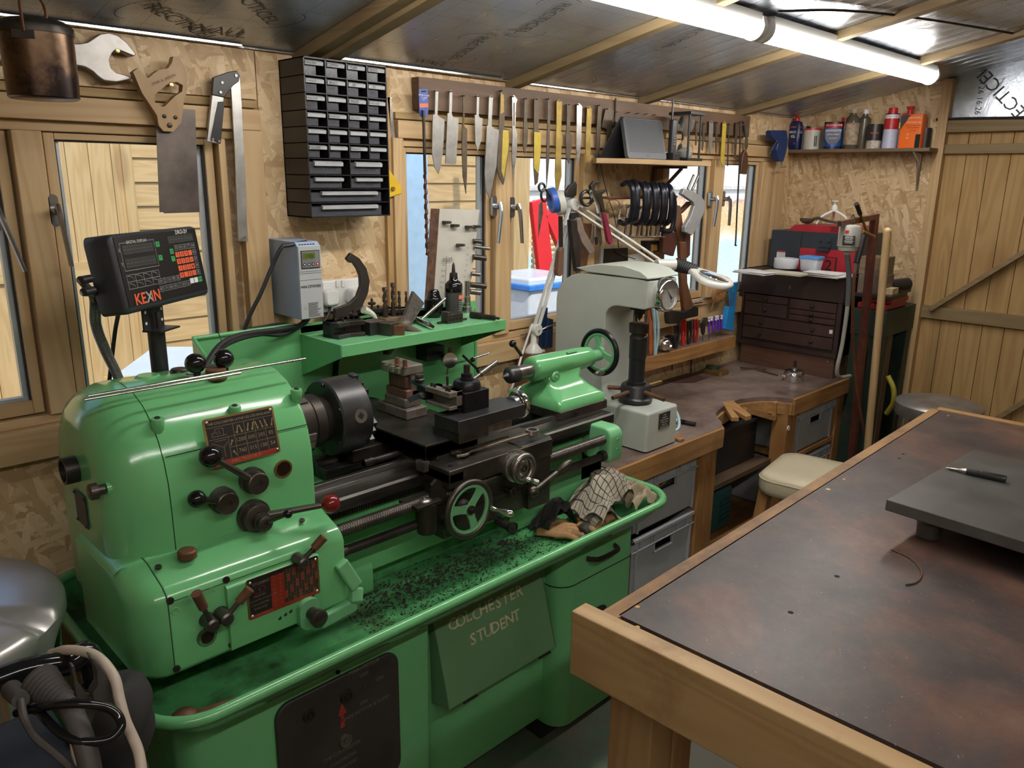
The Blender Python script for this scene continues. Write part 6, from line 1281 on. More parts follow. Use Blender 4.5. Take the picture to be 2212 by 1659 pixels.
for P,mt,lab in(([(675,305),(688,305),(685,380),(680,465),(672,465)],KD,'tiny dark blade just right of the sand timer'),([(722,315),(734,315),(732,420),(720,500),(714,490)],KD,'small brown blade second right of the sand timer'),([(762,310),(778,303),(790,330),(782,450),(768,522),(758,500)],KG,'small grey blade with a broad belly right of the sand timer'),([(806,308),(818,308),(816,450),(808,522),(804,500)],KD,'narrow dark blade left of the bright yellow blade'),([(850,320),(862,308),(875,330),(868,430),(862,520),(850,608),(836,570),(845,420)],YPT,'bright yellow blade among the right-hand group'),([(888,318),(896,318),(890,480),(886,600),(880,600)],KD,'needle-thin rusty blade right of the bright yellow one'),([(936,315),(952,312),(950,360),(934,555),(924,550)],KD,'short brown blade left of the long hook')):
 knife('small_knife',kp(P),mt,lab)
m=MB();P=[AY(1280+a/3.021,160+b/3.021,yk-.004)for a,b in((985,325),(980,312),(968,315),(964,340),(958,600),(945,850),(934,1090),(930,1115),(938,1118))]
m.tube(P,.0038,STEELD,8,smooth=4);solo('meat_hook',m,'very long thin black hook hanging in front of the right window','hook')
t=T('carving_tool','dark wooden handled tool hung at the right end of the knife board','tool',AY(1612,370,yk));m=MB();flat(m,[(985,520),(1000,490),(1015,520),(1018,600),(1008,655),(968,650),(975,580)],yk-.012,.016,mat('dark_handle_wood',(.07,.03,.015),.4,0,.2),3.021,1280,160);t.p('handle',m,bevel=.004)
m=MB();flat(m,[(992,330),(1004,325),(1016,335),(1014,400),(1016,470),(1005,495),(996,470),(1002,400)],yk-.004,.004,WEAR,3.021,1280,160);t.p('blade',m)
m=MB()
for k,px in enumerate((1325,1352,1372,1390,1408)):p=AY(px,243+k*1.5,1.965);m.cyl(p,p+V((0,-.02,.002)),.0014,STEELD,n=6)
solo('nail_row',m,'bare nails in the knife board above the router','nails')
# wood drill in its packaging
t=T('auger_bit','long red-brown auger bit in a blue hang card, leftmost on the knife board','drill bit',AY(917,220,1.94));ys=1.94
BLC=mat('blue_card',(.03,.08,.35),.35,0,.1);m=MB();flat(m,[(312,300),(405,296),(412,480),(410,545),(395,590),(335,590),(318,540),(316,480)],ys,.004,BLC,*K1);cd_=t.p('hang_card',m,bevel=.001)
m=MB();flat(m,[(318,450),(410,448),(410,490),(320,492)],ys-.0005,.001,mat('card_orange',(.55,.12,.05),.4),*K1);flat(m,[(330,318),(395,316),(380,330),(345,332)],ys-.0005,.001,DARK,*K1)
for s_,b in(('WOOD AUGER',365),('13 x 400',390),('BIT',410)):m.text(s_,AY(840+364/4.809,130+b/4.809,ys-.0008),(1,0,0),(0,0,1),.006,WHITET)
t.p('card_print',m,cd_)
a=AY(840+358/4.809,130+520/4.809,ys-.005);b=AY(923,552,ys-.005);AUG=mat('auger_steel',(.11,.05,.035),.4,.6,.2,30);m=MB();n=(b-a).length;k_=a+(b-a)*.42;m.cyl(a,k_,.0045,STEELD)
R=[];u,w2,d=frame(b-a);q=70
for i in range(q+1):
 c=k_+(b-k_)*(i/q);ph=i*.75;R.append([c+(u*cos(2*pi*j/8)*(1+.0)+w2*sin(2*pi*j/8))*(.0062 if cos(2*pi*j/8*1-ph)>.2 else .0036)*(1-.6*(i==q))for j in range(8)])
m.rings(R,AUG);t.p('bit',m)
# shelf with router, phone and timer
sx0,sx1=2.40,3.0;sz0=1.648
PLY=wood('ply_shelf',(.42,.29,.15),(.34,.22,.11),'X',rough=.5)
yc_=AX(1330,350,2.42).y
P=[AZ(px,py,sz0+.018)for px,py in((1296,350),(1368,353),(1522,362))]
m=MB();m.prism([(2.26,1.86,sz0),(2.40,1.80,sz0),(2.92,1.80,sz0),(2.96,1.98,sz0),(2.38,1.98,sz0)],(0,0,.018),PLY);st_=T('plywood_shelf','small plywood shelf between the windows holding the grey speaker','shelf',(2.6,1.9,sz0));st_.p('board',m,bevel=.001)
m=MB();m.beam((2.80,1.99,sz0-.002),(2.80,1.99,sz0-.16),.02,.012,mat('brown_bracket',(.09,.04,.02),.5),up=(0,1,0));m.beam((2.80,1.84,sz0-.006),(2.80,1.99,sz0-.006),.02,.01,MATS['brown_bracket']);m.beam((2.80,1.86,sz0-.01),(2.80,1.985,sz0-.13),.012,.01,MATS['brown_bracket']);st_.p('bracket',m)
def q3(px,py,y=1.85):return AY(px,py,y)
GS_=mat('speaker_grey',(.085,.088,.095),.45,.2,.05)
t=T('speaker','grey wedge-shaped speaker with a dotted front on the plywood shelf','speaker',q3(1400,345));ys=1.84;zt0=sz0+.018
A,Bq,Cq,Dq=q3(1345,252,ys+.06),q3(1438,262,ys+.06),q3(1441,344,ys),q3(1357,343,ys)
A=V((A.x,ys+.06,A.z));Bq=V((Bq.x,ys+.06,A.z));Dq=V((Dq.x,ys,zt0+.003));Cq=V((Cq.x,ys,zt0+.003));r_=V((1,0,0));u_=(A-Dq).normalized();n_=r_.cross(u_);hh=(A-Dq).length;ww=Cq.x-Dq.x;c0=(Dq+Cq)/2+u_*hh/2
m=MB();m.prism([c0+r_*a+u_*b for a,b in rr(-ww/2,ww/2,-hh/2,hh/2,.012,4)],-n_*.016,GS_);t.p('front_panel',m,bevel=.002);m=MB()
for j in range(22):
 for i in range(26):
  p=c0+r_*((i-12.5+(j%2)*.5)*ww/29)+u_*((j-9.0)*hh/27)+n_*.0004;s1,s2=r_*ww/95,u_*hh/80;m.quad(p-s1,p-s2,p+s1,p+s2,DARK)
t.p('dot_grille',m,kind='stuff');m=MB();m.text('TATA',c0-u_*hh*.43+n_*.0005,r_,u_,.009,BLACKT)
t.p('maker_mark',m);m=MB();bk=A+V((-.012,.0,.002));m.prism([V((Dq.x-.05,ys+.10,zt0)),V((Dq.x-.035,ys+.115,zt0)),V((A.x+.004,ys+.075,A.z)),V((A.x-.01,ys+.062,A.z+.002))],(ww*.9,0,0),BLACKP);t.p('back_stand',m,bevel=.002)
t=T('cordless_phone','dark cordless phone with a long aerial beside the grey speaker','phone',q3(1450,345));p=q3(1449,345,1.86)
m=MB();rbx(m,p.x-.022,p.x+.022,1.83,1.875,zt0,zt0+.03,.008,BLACKP,'z');t.p('cradle',m,bevel=.004);m=MB();rbx(m,p.x-.016,p.x+.016,1.845,1.87,zt0+.02,zt0+.155,.008,mat('phone_grey',(.03,.03,.033),.4),'z',e1=.006);hs_=t.p('handset',m)
m=MB();m.cyl((p.x-.01,1.858,zt0+.15),(p.x-.006,1.862,AY(1444,212,1.86).z),.0045,BLACKP,.003);t.p('aerial',m,hs_)
m=MB()
for j in range(4):
 for i in range(3):m.box(p.x-.011+i*.008,p.x-.006+i*.008,1.8435,1.845,zt0+.06+j*.01,zt0+.065+j*.01,mat('phone_key',(.18,.18,.18),.5,0,0))
t.p('keypad',m,hs_)
t=T('sand_timer','glass sand timer in a black four-post frame on the plywood shelf','sand timer',q3(1480,345));p=q3(1478,345,1.86);Ht=.235;TBk=BLACKP;GLS=mat('timer_glass',(.75,.78,.78),.03,0,0,trans=.95,ior=1.1);hw=.052
zt9=AY(1478,242,1.86).z;Ht=zt9-zt0
for z in(zt0,zt9-.012):m=MB();m.box(p.x-hw,p.x+hw,1.86-hw,1.86+hw,z,z+.012,TBk);t.p('frame_plate',m,bevel=.002)
for a in(-1,1):
 for b in(-1,1):m=MB();m.cyl((p.x+a*hw*.78,1.86+b*hw*.78,zt0+.01),(p.x+a*hw*.78,1.86+b*hw*.78,zt9-.01),.0045,TBk);t.p('post',m)
hi=Ht-.024;m=MB();m.rev((p.x,1.86,zt0+.012),(0,0,1),[(0,.02),(hi*.04,.028),(hi*.16,.034),(hi*.3,.028),(hi*.43,.010),(hi*.5,.003),(hi*.57,.010),(hi*.7,.028),(hi*.84,.034),(hi*.96,.028),(hi,.02)],GLS,28);t.p('glass_bulbs',m)
m=MB();m.rev((p.x,1.86,zt0+.013),(0,0,1),[(0,.018),(hi*.04,.026),(hi*.14,.032),(hi*.2,.02),(hi*.25,.002)],mat('white_sand',(.6,.58,.52),.8),24);t.p('sand',m)
m=MB();m.tube([q3(1330,212,1.96),q3(1329,250,1.96),q3(1326,300,1.95)],.0035,RUB,6);solo('thin_cable',m,'black cable running down the wall left of the grey speaker','cable')
m=MB();m.tube([AY(1298,355,1.93),AY(1303,385,1.93),AY(1312,420,1.93),AY(1325,460,1.93),AY(1333,500,1.94),AY(1340,545,1.94),AY(1372,560,1.94)],.0018,RUB,6,smooth=5);solo('thin_cable',m,'thin black wire looping down from the plywood shelf','cable')
# rail of clamps
yr0=1.90;CLB=mat('black_clamp_iron',(.014,.016,.024),.3,.5,.25,25,.1)
Z2=(5.267,1140,380)
def cpt(a,b,y):return AY(1140+a/5.267,380+b/5.267,y)
ra,rb=cpt(905,275,1.90),cpt(1640,275,1.90);m=MB();m.cyl((ra.x,1.90,ra.z+.008),(rb.x+.03,1.90,ra.z+.008),.006,RUST);
for x in(ra.x+.02,rb.x+.02):m.cyl((x,1.90,ra.z+.008),(x,WY-.0,ra.z+.008),.005,RUST)
solo('clamp_rail',m,'rusty steel rail on the wall carrying the row of screw clamps','rail')
def clamp_make(loc,lab):
 t=T('screw_clamp',lab,'clamp',loc,'screw clamps on the wall rail');L0=V(loc);hh,ww=.075,.055
 pf=[(ww*.2,hh*.9),(-ww*.35,hh),(-ww*.85,hh*.75),(-ww,hh*.2),(-ww,-hh*.3),(-ww*.8,-hh*.8),(-ww*.2,-hh),(ww*.3,-hh*.92)]
 m=MB();m.tube([L0+V((0,a,b))for a,b in pf],.0115,CLB,8,smooth=5,sy=.85);t.p('frame',m)
 m=MB();s_=L0+V((0,ww*.3,-hh*.92));R=[]
 for i in range(30):R+=[(i*.004,.004),(i*.004+.002,.0052)]
 m.rev(s_+V((0,0,.055)),(0,.12,-1),R,WEAR,10);m.cyl(s_+V((-.022,.006,-.06)),s_+V((.022,.006,-.06)),.0028,WEAR);m.cyl(s_+V((0,0,.05)),s_+V((0,0,.058)),.009,WEAR);t.p('screw',m);return t
labs=['nearest the left end of the rail, blue-lettered','second from the left end of the rail, standing highest','third from the left end of the rail','fourth from the left end of the rail','middle one of the row on the rail','fourth from the right end of the row on the rail','third from the right end of the row','second from the right end of the row on the rail','last of the tight row, next to the large open clamp']
c0_=None
for i,(a,rz)in enumerate(((1085,-.2),(1165,-.42),(1235,-.3),(1300,-.5),(1355,-.36),(1405,-.55),(1455,-.42),(1510,-.6),(1560,-.5))):
 p=cpt(a,330-(20,35,12,16,8,14,6,10,0)[i],1.87);loc=(p.x,1.87,p.z);lab='black screw clamp, '+labs[i]
 if i==0:c0_=clamp_make(loc,lab);root0=c0_.o;root0.rotation_euler=(0,0,rz)
 else:dup(root0,loc,rz,lab)
m=MB();P=[cpt(a,b,1.84)for a,b in((1560,215),(1600,190),(1650,215),(1670,320),(1665,480),(1640,600),(1600,630),(1540,625),(1530,590))];m.tube(P,.0095,CLB,8,smooth=5,sy=1.2);solo('large_clamp',m,'large black open clamp at the right end of the clamp rail','clamp')
m=MB();m.torus(cpt(975,350,1.88),(.5,1,0),.026,.002,BRASS,26,6);solo('key_ring',m,'thin metal ring hanging left of the screw clamps','ring')
TGR=mat('grey_gclamp',(.30,.31,.31),.35,.2,.1)
t=T('quick_clamp','big pale grey sliding clamp hooked over the wall at the right of the clamps','clamp',cpt(1900,400,1.86));m=MB()
flat(m,[(1755,210),(1785,145),(1880,165),(1985,240),(2020,290),(2015,400),(1950,560),(1870,680),(1790,640),(1790,580),(1860,460),(1900,340),(1890,300),(1800,240)],1.85,.02,TGR,*Z2);t.p('arm',m,bevel=.004)
for a,b in(((1890,-10),(1820,150)),((1940,0),(1870,160))):m=MB();m.cyl(cpt(*a,1.86),cpt(*b,1.86),.005,WEAR);t.p('bar',m)
m=MB();m.text('8"',cpt(1850,520,1.849),(1,0,0),(0,0,1),.012,WHITET);t.p('size_mark',m)
# scissors, tape, pliers, wrench, shears
t=T('scissors','black handled scissors hanging left of the blue tape roll','scissors',cpt(170,250,1.88));m=MB()
for c,rx,ry in(((160,130),34,46),((190,220),38,70)):
 P=[cpt(c[0]+rx*cos(a),c[1]+ry*sin(a),1.88)for a in[2*pi*k/18 for k in range(18)]];m=MB();m.tube(P,.0042,BLACKP,8,closed=True);t.p('finger_loop',m)
m=MB();flat(m,[(130,330),(165,290),(175,420),(140,610),(122,700),(125,560)],1.885,.002,WEAR,*Z2);t.p('blade',m)
def rollp(nm,c,r,w_,mt,lab,dr=(.75,-.65,.1)):m=MB();d=V(dr).normalized();m.rev(c,d,[(0,r),(w_,r),(w_,r*.62),(0,r*.62)],mt,32,False);m.rev(c,d,[(0,r*.62),(0,r)],mt,32,False);return solo(nm,m,lab,'tape roll',ang=40)
rollp('tape_roll',cpt(255,285,1.89),.043,.02,mat('blue_tape',(.03,.10,.42),.45,0,.05),'blue tape roll hanging from the wall by the scissors',(.85,-.5,.2));rollp('tape_roll',cpt(330,315,1.885),.042,.022,mat('cream_tape',(.5,.49,.42),.6,0,.05),'cream tape roll hanging against the blue one',(.85,-.5,.2))
m=MB();P=[cpt(605+62*cos(a)+60,255+80*sin(a),1.89)for a in[2*pi*k/22 for k in range(22)]];m.tube(P,.0065,BLACKP,8,closed=True);m.tube([cpt(600,250,1.89),cpt(740,250,1.89)],.005,STEELD,6);solo('shears_grip',m,'thick black ring handle of shears hanging behind the lamp elbow','shears')
flatspec=[('pipe_wrench','large chrome and black adjustable pipe wrench hanging between the windows','wrench',1.87,.014,[([(720,110),(760,60),(820,55),(825,75),(780,110),(765,150),(800,180),(890,150),(895,175),(850,215),(865,290),(890,420),(860,420),(830,330),(760,240),(725,160)],STEELD,'jaw'),([(725,150),(750,200),(820,330),(835,430),(820,430),(795,350),(740,240)],CHROME,'edge'),([(860,415),(895,415),(975,740),(945,785),(915,740)],mat('maroon_grip',(.2,.02,.05),.4),'grip')]),('garden_shears','old curved wooden handled pruning shears hanging below the lamp elbow','shears',1.88,.02,[([(490,500),(570,495),(590,620),(605,1080),(560,1090),(500,640)],STEELD,'blade'),([(560,500),(605,470),(650,620),(775,850),(710,895),(620,760),(570,620)],OLDW2,'handle')]),('tin_snips','dark steel snips hanging behind the lamp joint','snips',1.92,.012,[([(440,180),(480,110),(545,60),(565,100),(560,220),(520,250),(440,240)],STEELD,'blades'),([(490,420),(580,420),(600,520),(500,530)],BLACKP,'pivot')]),('wooden_mallet_handle','smooth brown wooden handle hanging low in front of the middle window','handle',1.90,.02,[([(365,850),(400,800),(418,830),(410,1110),(380,1145),(345,1130),(340,1080)],mat('brown_handle',(.14,.07,.04),.4,0,.2),'grip'),([(392,460),(402,460),(406,810),(396,810)],STEELD,'shank')]),('long_file','long brown steel bar tool hanging beside the pruning shears','bar tool',1.93,.012,[([(640,540),(735,540),(700,880),(665,1090),(590,1080),(620,860)],RUST,'body')]),('steel_pliers','thin steel pliers hanging under the pipe wrench','pliers',1.91,.008,[([(775,260),(800,250),(830,480),(850,760),(835,800),(800,640),(780,420)],WEAR,'handle_a'),([(745,560),(765,560),(755,760),(735,780)],WEAR,'handle_b'),([(770,700),(800,690),(805,770),(785,790)],BLACKP,'tip')]),('wooden_hames','pair of dark wooden tool handles crossed below the large black clamp','tool handles',1.89,.02,[([(1540,640),(1700,640),(1710,740),(1660,915),(1540,880)],mat('dark_red_wood',(.07,.025,.018),.4,0,.2),'paddle'),([(1690,330),(1740,340),(1770,560),(1800,700),(1790,930),(1745,930),(1735,760),(1680,560)],RUST,'handle_a'),([(1850,290),(1870,320),(1760,430),(1745,400)],RUST,'handle_c'),([(1790,660),(1855,650),(1850,900),(1820,935),(1780,880)],mat('dark_red_wood',(.07,.02,.01)),'handle_b')]),('black_gun','black and orange hand tool hung above the tester','hand tool',1.93,.03,[([(1350,740),(1520,735),(1530,860),(1490,870),(1480,780),(1410,780),(1400,860),(1350,860)],BLACKP,'body'),([(1405,780),(1480,780),(1480,850),(1410,855)],mat('orange_part',(.45,.22,.05),.5),'trigger_guard')])]
flatspec=[f for f in flatspec]
for nm,lab,cat,y,th,parts in flatspec:
 ms=[]
 for pts,mt,pn in parts:m=MB();flat(m,pts,y-.002*len(ms),th,mt,*Z2);ms.append((m,pn))
 t=T(nm,lab,cat,base([a for a,b in ms]))
 for m,pn in ms:t.p(pn.replace('_a','').replace('_b','').replace('_c',''),m,bevel=.003,seg=2)
# axe
t=T('axe','hatchet hanging head down with a brown wooden handle by the right window','axe',AY(1490,690,1.88));Q2=(8.508,1380,540)
m=MB();flat(m,[(770,-150),(880,-150),(900,600),(1020,1060),(840,1130),(800,800),(780,400)],1.875,.02,mat('axe_handle',(.12,.05,.025),.45,0,.25),*Q2);t.p('handle',m,bevel=.005)
m=MB();flat(m,[(560,1120),(620,1105),(840,1130),(960,1060),(1020,1020),(1105,1050),(1100,1220),(960,1250),(800,1290),(700,1360),(570,1365),(550,1240)],1.868,.028,STEELD,*Q2);t.p('head',m,bevel=.006,seg=3)
# tablet and sockets
t=T('tablet','small tablet computer leaning behind the hardness tester','tablet',cpt(990,900,1.96));m=MB();flat(m,[(845,815),(1145,805),(1145,1030),(832,1030)],1.955,.012,mat('silver_case',(.5,.55,.6),.3,.6),*Z2);t.p('case',m,bevel=.003)
m=MB();flat(m,[(870,830),(1140,818),(1140,1030),(855,1030)],1.954,.002,KNOB,*Z2);t.p('screen',m)
m=MB();flat(m,[(1148,900),(1330,870),(1330,975),(1148,985)],1.975,.015,WHITEP,*Z2);solo('wall_socket',m,'white double socket half hidden behind the lamp arm between the windows','socket',bevel=.003)
# ledge tools
def on_ledge(px):return AZ(px,700,zl).x
def lx(px,py=705,y=1.93):return AY(px,py,y)
t=T('toggle_set','polished chrome ball fitting on the tool ledge','fitting',lx(1437,735));p=AY(1436,724,1.915);p.z=zl+.031
m=MB();m.sph(p,.031,CHROME,24);t.p('ball',m);m=MB();m.rev(p+V((.006,-.016,-.006)),(.5,-.8,-.15),[(0,.017),(.016,.017),(.016,.012),(.004,.012)],CHROME,22);t.p('collar',m)
m=MB();p=AY(1452,712,1.95);m.rev((p.x,1.955,zl),(0,0,1),[(0,.026),(.045,.028),(.05,.02)],BLACKP,20);solo('black_pot',m,'small black pot behind the chrome ball fitting','pot')
def handled(nm,lab,cat,px,top,mt,tip=None,w_=.009,lean=0,y=1.93,pair=False,grp=None):
 b=AY(px,720,y);tz=AY(px+lean,top,y);t=T(nm,lab,cat,(b.x,y,zl),grp);b.z=zl+.0005
 if pair:
  for s_ in(-1,1):m=MB();m.tube([V((b.x+s_*.004,y,zl+.001)),V((b.x+s_*.013,y,zl+(tz.z-zl)*.45)),V((tz.x+s_*.007,y,tz.z))],lambda q:.0045+.003*q,mt,8,smooth=4);t.p('handle',m)
 else:
  m=MB();m.tube([b,b+(tz-b)*.3],.003,WEAR,6);t.p('shank',m);m=MB();s_=b+(tz-b)*.3;m.rev(s_,tz-s_,[(0,w_*.6),((tz-s_).length*.2,w_),((tz-s_).length*.8,w_),((tz-s_).length,w_*.7)],mt,12);t.p('handle',m)
 return t
BRN=mat('brown_handle',(.14,.07,.04),.4)
handled('pliers','red handled pliers upright in the tool ledge','pliers',1477,690,REDP,pair=True);handled('awl','wooden handled awl standing tallest in the tool ledge','awl',1467,680,BRN,w_=.009);handled('pliers','black handled pliers left of the red pair in the ledge','pliers',1462,702,BLACKP,pair=True,y=1.915);handled('pliers','dark steel nippers right of the red pliers in the ledge','pliers',1489,693,STEELD,pair=True);handled('pliers','bare steel pliers beside the dark red handled pair','pliers',1496,690,WEAR,pair=True,y=1.94);handled('pliers','dark red handled small pliers in the ledge','pliers',1503,690,mat('dark_red_grip',(.28,.015,.02),.35),pair=True)
handled('small_hammer','small black tool with a hooked steel head in the ledge','tool',1519,690,BLACKP,w_=.011)
m=MB();m.tube([AY(1513,698,1.925),AY(1518,688,1.925),AY(1526,688,1.925)],.0045,CHROME,8,smooth=3);solo('steel_hook',m,'curved steel head laid on the small black tool in the ledge','hook')
PUR=mat('purple_handle',(.13,.04,.42),.3,0,.1)
for i,(px,lab)in enumerate(((1532,'leftmost of the five'),(1540,'second of the five from the left'),(1547,'middle one of the five'),(1553,'fourth of the five from the left'),(1559,'rightmost of the five'))):
 t=handled('screwdriver','white and purple precision screwdriver in the tool ledge, '+lab,'screwdriver',px,686-i*1.2,PUR,w_=.006,y=1.925+.006*(i%2),grp='purple screwdrivers in the tool ledge')
 tz=AY(px,686-i*1.2,1.925);m=MB();m.rev((tz.x,1.925+.006*(i%2),tz.z-.018),(0,0,1),[(0,.0062),(.006,.0062),(.008,.004),(.014,.0066),(.02,.0064),(.021,0)],WHITEP,12);t.p('white_cap',m)
handled('needle_pliers','pale blue handled needle pliers hanging by the black screw','pliers',1418,650,mat('pale_blue_grip',(.35,.55,.62),.4),pair=True,y=1.90,lean=-6);handled('needle_pliers','orange handled pliers behind the black screw of the tester','pliers',1408,645,mat('orange_grip',(.6,.15,.04),.4),pair=True,y=1.92,lean=-6);handled('needle_pliers','bare steel pliers crowded behind the tester plunger','pliers',1398,650,WEAR,pair=True,y=1.93)
handled('needle_pliers','dark long handled pliers at the left end of the tool ledge','pliers',1370,640,STEELD,pair=True,y=1.91)
BLU=mat('sky_blue_holder',(.02,.25,.62),.4,0,.05)
t=T('file_holder','bright blue folded card holder hung at the left side of the tool chest','holder',AY(1578,660,1.93));m=MB();flat(m,[(1718,600),(1830,605),(1775,1060),(1740,1500),(1580,1450),(1655,1040),(1740,1050)],1.91,.025,BLU,*Q2);t.p('holder',m,bevel=.002)
m=MB();m.tube([AY(1578,660,1.905),AY(1580,625,1.905)],.002,WEAR,6);m.tube([AY(1583,662,1.905),AY(1586,632,1.905)],.002,BRASS,6);t.p('needle_file',m)
t=T('leather_roll','rolled brown leather strap hanging under the right window','leather roll',AY(1553,645,1.93));LEA=mat('tan_leather',(.26,.13,.045),.55,0,.2,20,.1);m=MB();p=AY(1550,638,1.93)
m.tube([p+V((.03,0,.005)),p+V((.0,0,-.018)),p+V((-.028,0,.0)),p+V((-.015,0,.02)),p+V((.03,0,.022)),p+V((.05,0,.018)),p+V((.045,0,-.012)),p+V((.02,0,-.004)),p+V((.0,0,.003))],.009,LEA,8,smooth=5,sy=2.4);t.p('roll',m)
m=MB();m.tube([p+V((-.02,0,-.01)),p+V((-.04,0,-.05)),p+V((-.045,0,-.075))],.0025,LEA,6,smooth=3);t.p('thong',m)
m=MB();
for i,(px,z1_,z0_)in enumerate(((1487,756,780),(1493,756,812),(1452,770,800))):m.tube([AY(px,z1_,1.995),AY(px,z0_,1.99)],.003,STEELD,6)
solo('thin_picks',m,'thin steel picks hanging beneath the tool ledge','picks')
# blue clamp box behind lamp base
m=MB();flat(m,[(345,430),(385,420),(370,600),(345,740),(318,740)],1.955,.03,mat('dark_blue_case',(.012,.03,.09),.4),3.687,1080,550);solo('blue_case',m,'dark blue plastic strip leaning behind the lamp base, the left one','case',bevel=.003)
m=MB();flat(m,[(385,505),(427,515),(420,740),(360,742)],1.945,.03,MATS['dark_blue_case'],3.687,1080,550);solo('blue_case',m,'dark blue plastic strip next to the back of the tester, the right one','case',bevel=.003)
# ---------------- far wall shelf and its tins
xs_=XF-.135;zsf=AX(1850,322,xs_).z-.014
yA,yB_=WY-.005,AX(2005,320,XF).y
t=T('paint_shelf','stained timber shelf of tins and bottles in the far corner','shelf',(XF-.07,1.65,zsf));m=MB();m.box(xs_+.005,XF,AX(2008,318,xs_).y,yA,zsf,zsf+.016,wood('shelf_board',(.20,.13,.075),(.13,.085,.05),'Y',rough=.55));t.p('board',m,bevel=.002)
yb9=AX(1985,360,XF-.02).y;m=MB();m.prism([(XF-.002,yb9,zsf),(XF-.115,yb9,zsf),(XF-.03,yb9,zsf-.1),(XF-.002,yb9,zsf-.17)],(0,.003,0),STEELB)if False else None
m=MB();m.tube([(XF-.11,yb9,zsf-.004),(XF-.015,yb9,zsf-.004)],.005,STEELB,6);m.tube([(XF-.012,yb9,zsf-.004),(XF-.012,yb9,zsf-.165)],.006,STEELB,6);m.tube([(XF-.10,yb9,zsf-.008),(XF-.05,yb9,zsf-.05),(XF-.014,yb9,zsf-.15)],.0045,STEELB,6,smooth=3);t.p('bracket',m)
zs9=zsf+.016;xi=XF-.075
def yat(px):return AX(px,315,xi).y
def can(nm,lab,px,r,h,mats,lidm=None,name2='tin',x=None,extra=None):
 x=x or xi;y=AX(px,315,x).y;t=T(nm,lab,name2,(x,y,zs9),None);m=MB()
 zz=0
 for k,(f0,f1,mt)in enumerate(mats):m.rev((x,y,zs9+h*f0),(0,0,1),[(0,r),(h*(f1-f0),r)],mt,30)
 t.p('body',m,ang=60)
 if lidm:m=MB();m.rev((x,y,zs9+h),(0,0,1),[(-.002,r*1.03),(.006,r*1.03),(.006,r*.9)],lidm,30);t.p('lid',m)
 if extra:extra(t,x,y)
 return t
LT=lambda t,m:t.p('label_print',m)
def pr(t,lines,x,y,r,size,mt=WHITET):
 m=MB();d=(V((CAM.x,CAM.y,0))-V((x,y,0))).normalized();rt=V((d.y,-d.x,0))*-1
 for s_,z in lines:m.text(s_,V((x,y,zs9+z))+d*(r+.001),rt,(0,0,1),size,mt)
 t.p('label_print',m)
NAVY=mat('navy_label',(.012,.02,.09),.35,0,.05);CREAM=mat('cream_label',(.5,.48,.42),.5,0,.05)
tb=T('glue_bottle','navy wood glue bottle with a red nozzle at the left end of the paint shelf','bottle',(xi,yat(1716),zs9));y=yat(1716);m=MB();m.rings([[(xi+a*k,y+b*k,zs9+z)for a,b in rr(-.022,.022,-.032,.032,.018,4)]for z,k in((0,.95),(.004,1),(.12,1),(.135,.8),(.14,.45))],NAVY);tb.p('body',m)
m=MB();m.rev((xi,y,zs9+.14),(0,0,1),[(0,.013),(.014,.013),(.018,.007),(.045,.002)],REDP,16);tb.p('nozzle',m);pr(tb,(('WOOD',.085),('GLUE',.065)),xi,y,.024,.018);pr(tb,(('EVERBUILD',.11),('502',.03)),xi,y,.024,.01,mat('label_red_ink',(.6,.05,.04),.5,0,0))
can('dark_tin','dark tin half hidden behind the cream filler tub',1733,.03,.11,((0,1,NAVY),),BLACKP,'tin',XF-.035)
tt_=can('filler_tub','cream filler tub with a red lid on the paint shelf',1752,.040,.095,((0,1,CREAM),),REDP,'tub');m=MB();y=yat(1752)
d=(V((CAM.x,CAM.y,0))-V((xi,y,0))).normalized();rt=V((-d.y,d.x,0))
for k in(-.022,-.014):m.obox(V((xi,y,zs9+.04))+d*.039+rt*k*-1,(rt,V((0,0,1)),d),(.002,.025,.0015),BLACKT)
tt_.p('printed_bars',m)
BLM=mat('metal_paint_blue',(.03,.12,.4),.3,.3,.2,12);tt_=can('paint_tin','red and blue metal paint tin with a shield label on the paint shelf',1797,.044,.122,((0,.12,NAVY),(.12,.82,BLM),(.82,1,mat('label_red',(.4,.02,.03),.35))),STEELD,'paint tin');y=yat(1797);pr(tt_,(('33% EXTRA FREE',.111),),xi,y,.0445,.010);m=MB();d=(V((CAM.x,CAM.y,0))-V((xi,y,0))).normalized();rt=V((d.y,-d.x,0))*-1
c=V((xi,y,zs9+.06))+d*.0455;m.prism([c+rt*a*.036+V((0,0,b*.036))for a,b in((-1,.9),(0,1.15),(1,.9),(.95,-.3),(.6,-.9),(0,-1.15),(-.6,-.9),(-.95,-.3))],-d*.003,NAVY);tt_.p('shield',m);pr(tt_,(('HAMMERITE',.086),),xi,y,.047,.0135);pr(tt_,(('METAL PAINT',.068),('SMOOTH',.05)),xi,y,.047,.009)
GLB=mat('grubby_glass_bottle',(.10,.085,.06),.15,0,.3,20);tb=T('old_bottle','grubby glass bottle with a torn label and white cap on the paint shelf','bottle',(xi,yat(1836),zs9));y=yat(1836);m=MB();m.rev((xi,y,zs9),(0,0,1),[(0,.03),(.003,.032),(.13,.032),(.15,.024),(.158,.015),(.168,.014)],GLB,26);tb.p('body',m);m=MB();m.rev((xi,y,zs9+.02),(0,0,1),[(0,.0325),(.10,.0325)],mat('torn_label',(.34,.26,.18),.7,0,.5,40,.1,dirt=(.25,.06,.04),dth=.6),26,False);tb.p('paper_label',m);m=MB();m.rev((xi,y,zs9+.166),(0,0,1),[(0,.016),(.018,.016)],mat('dusty_cap',(.4,.36,.3),.6),18);tb.p('cap',m)
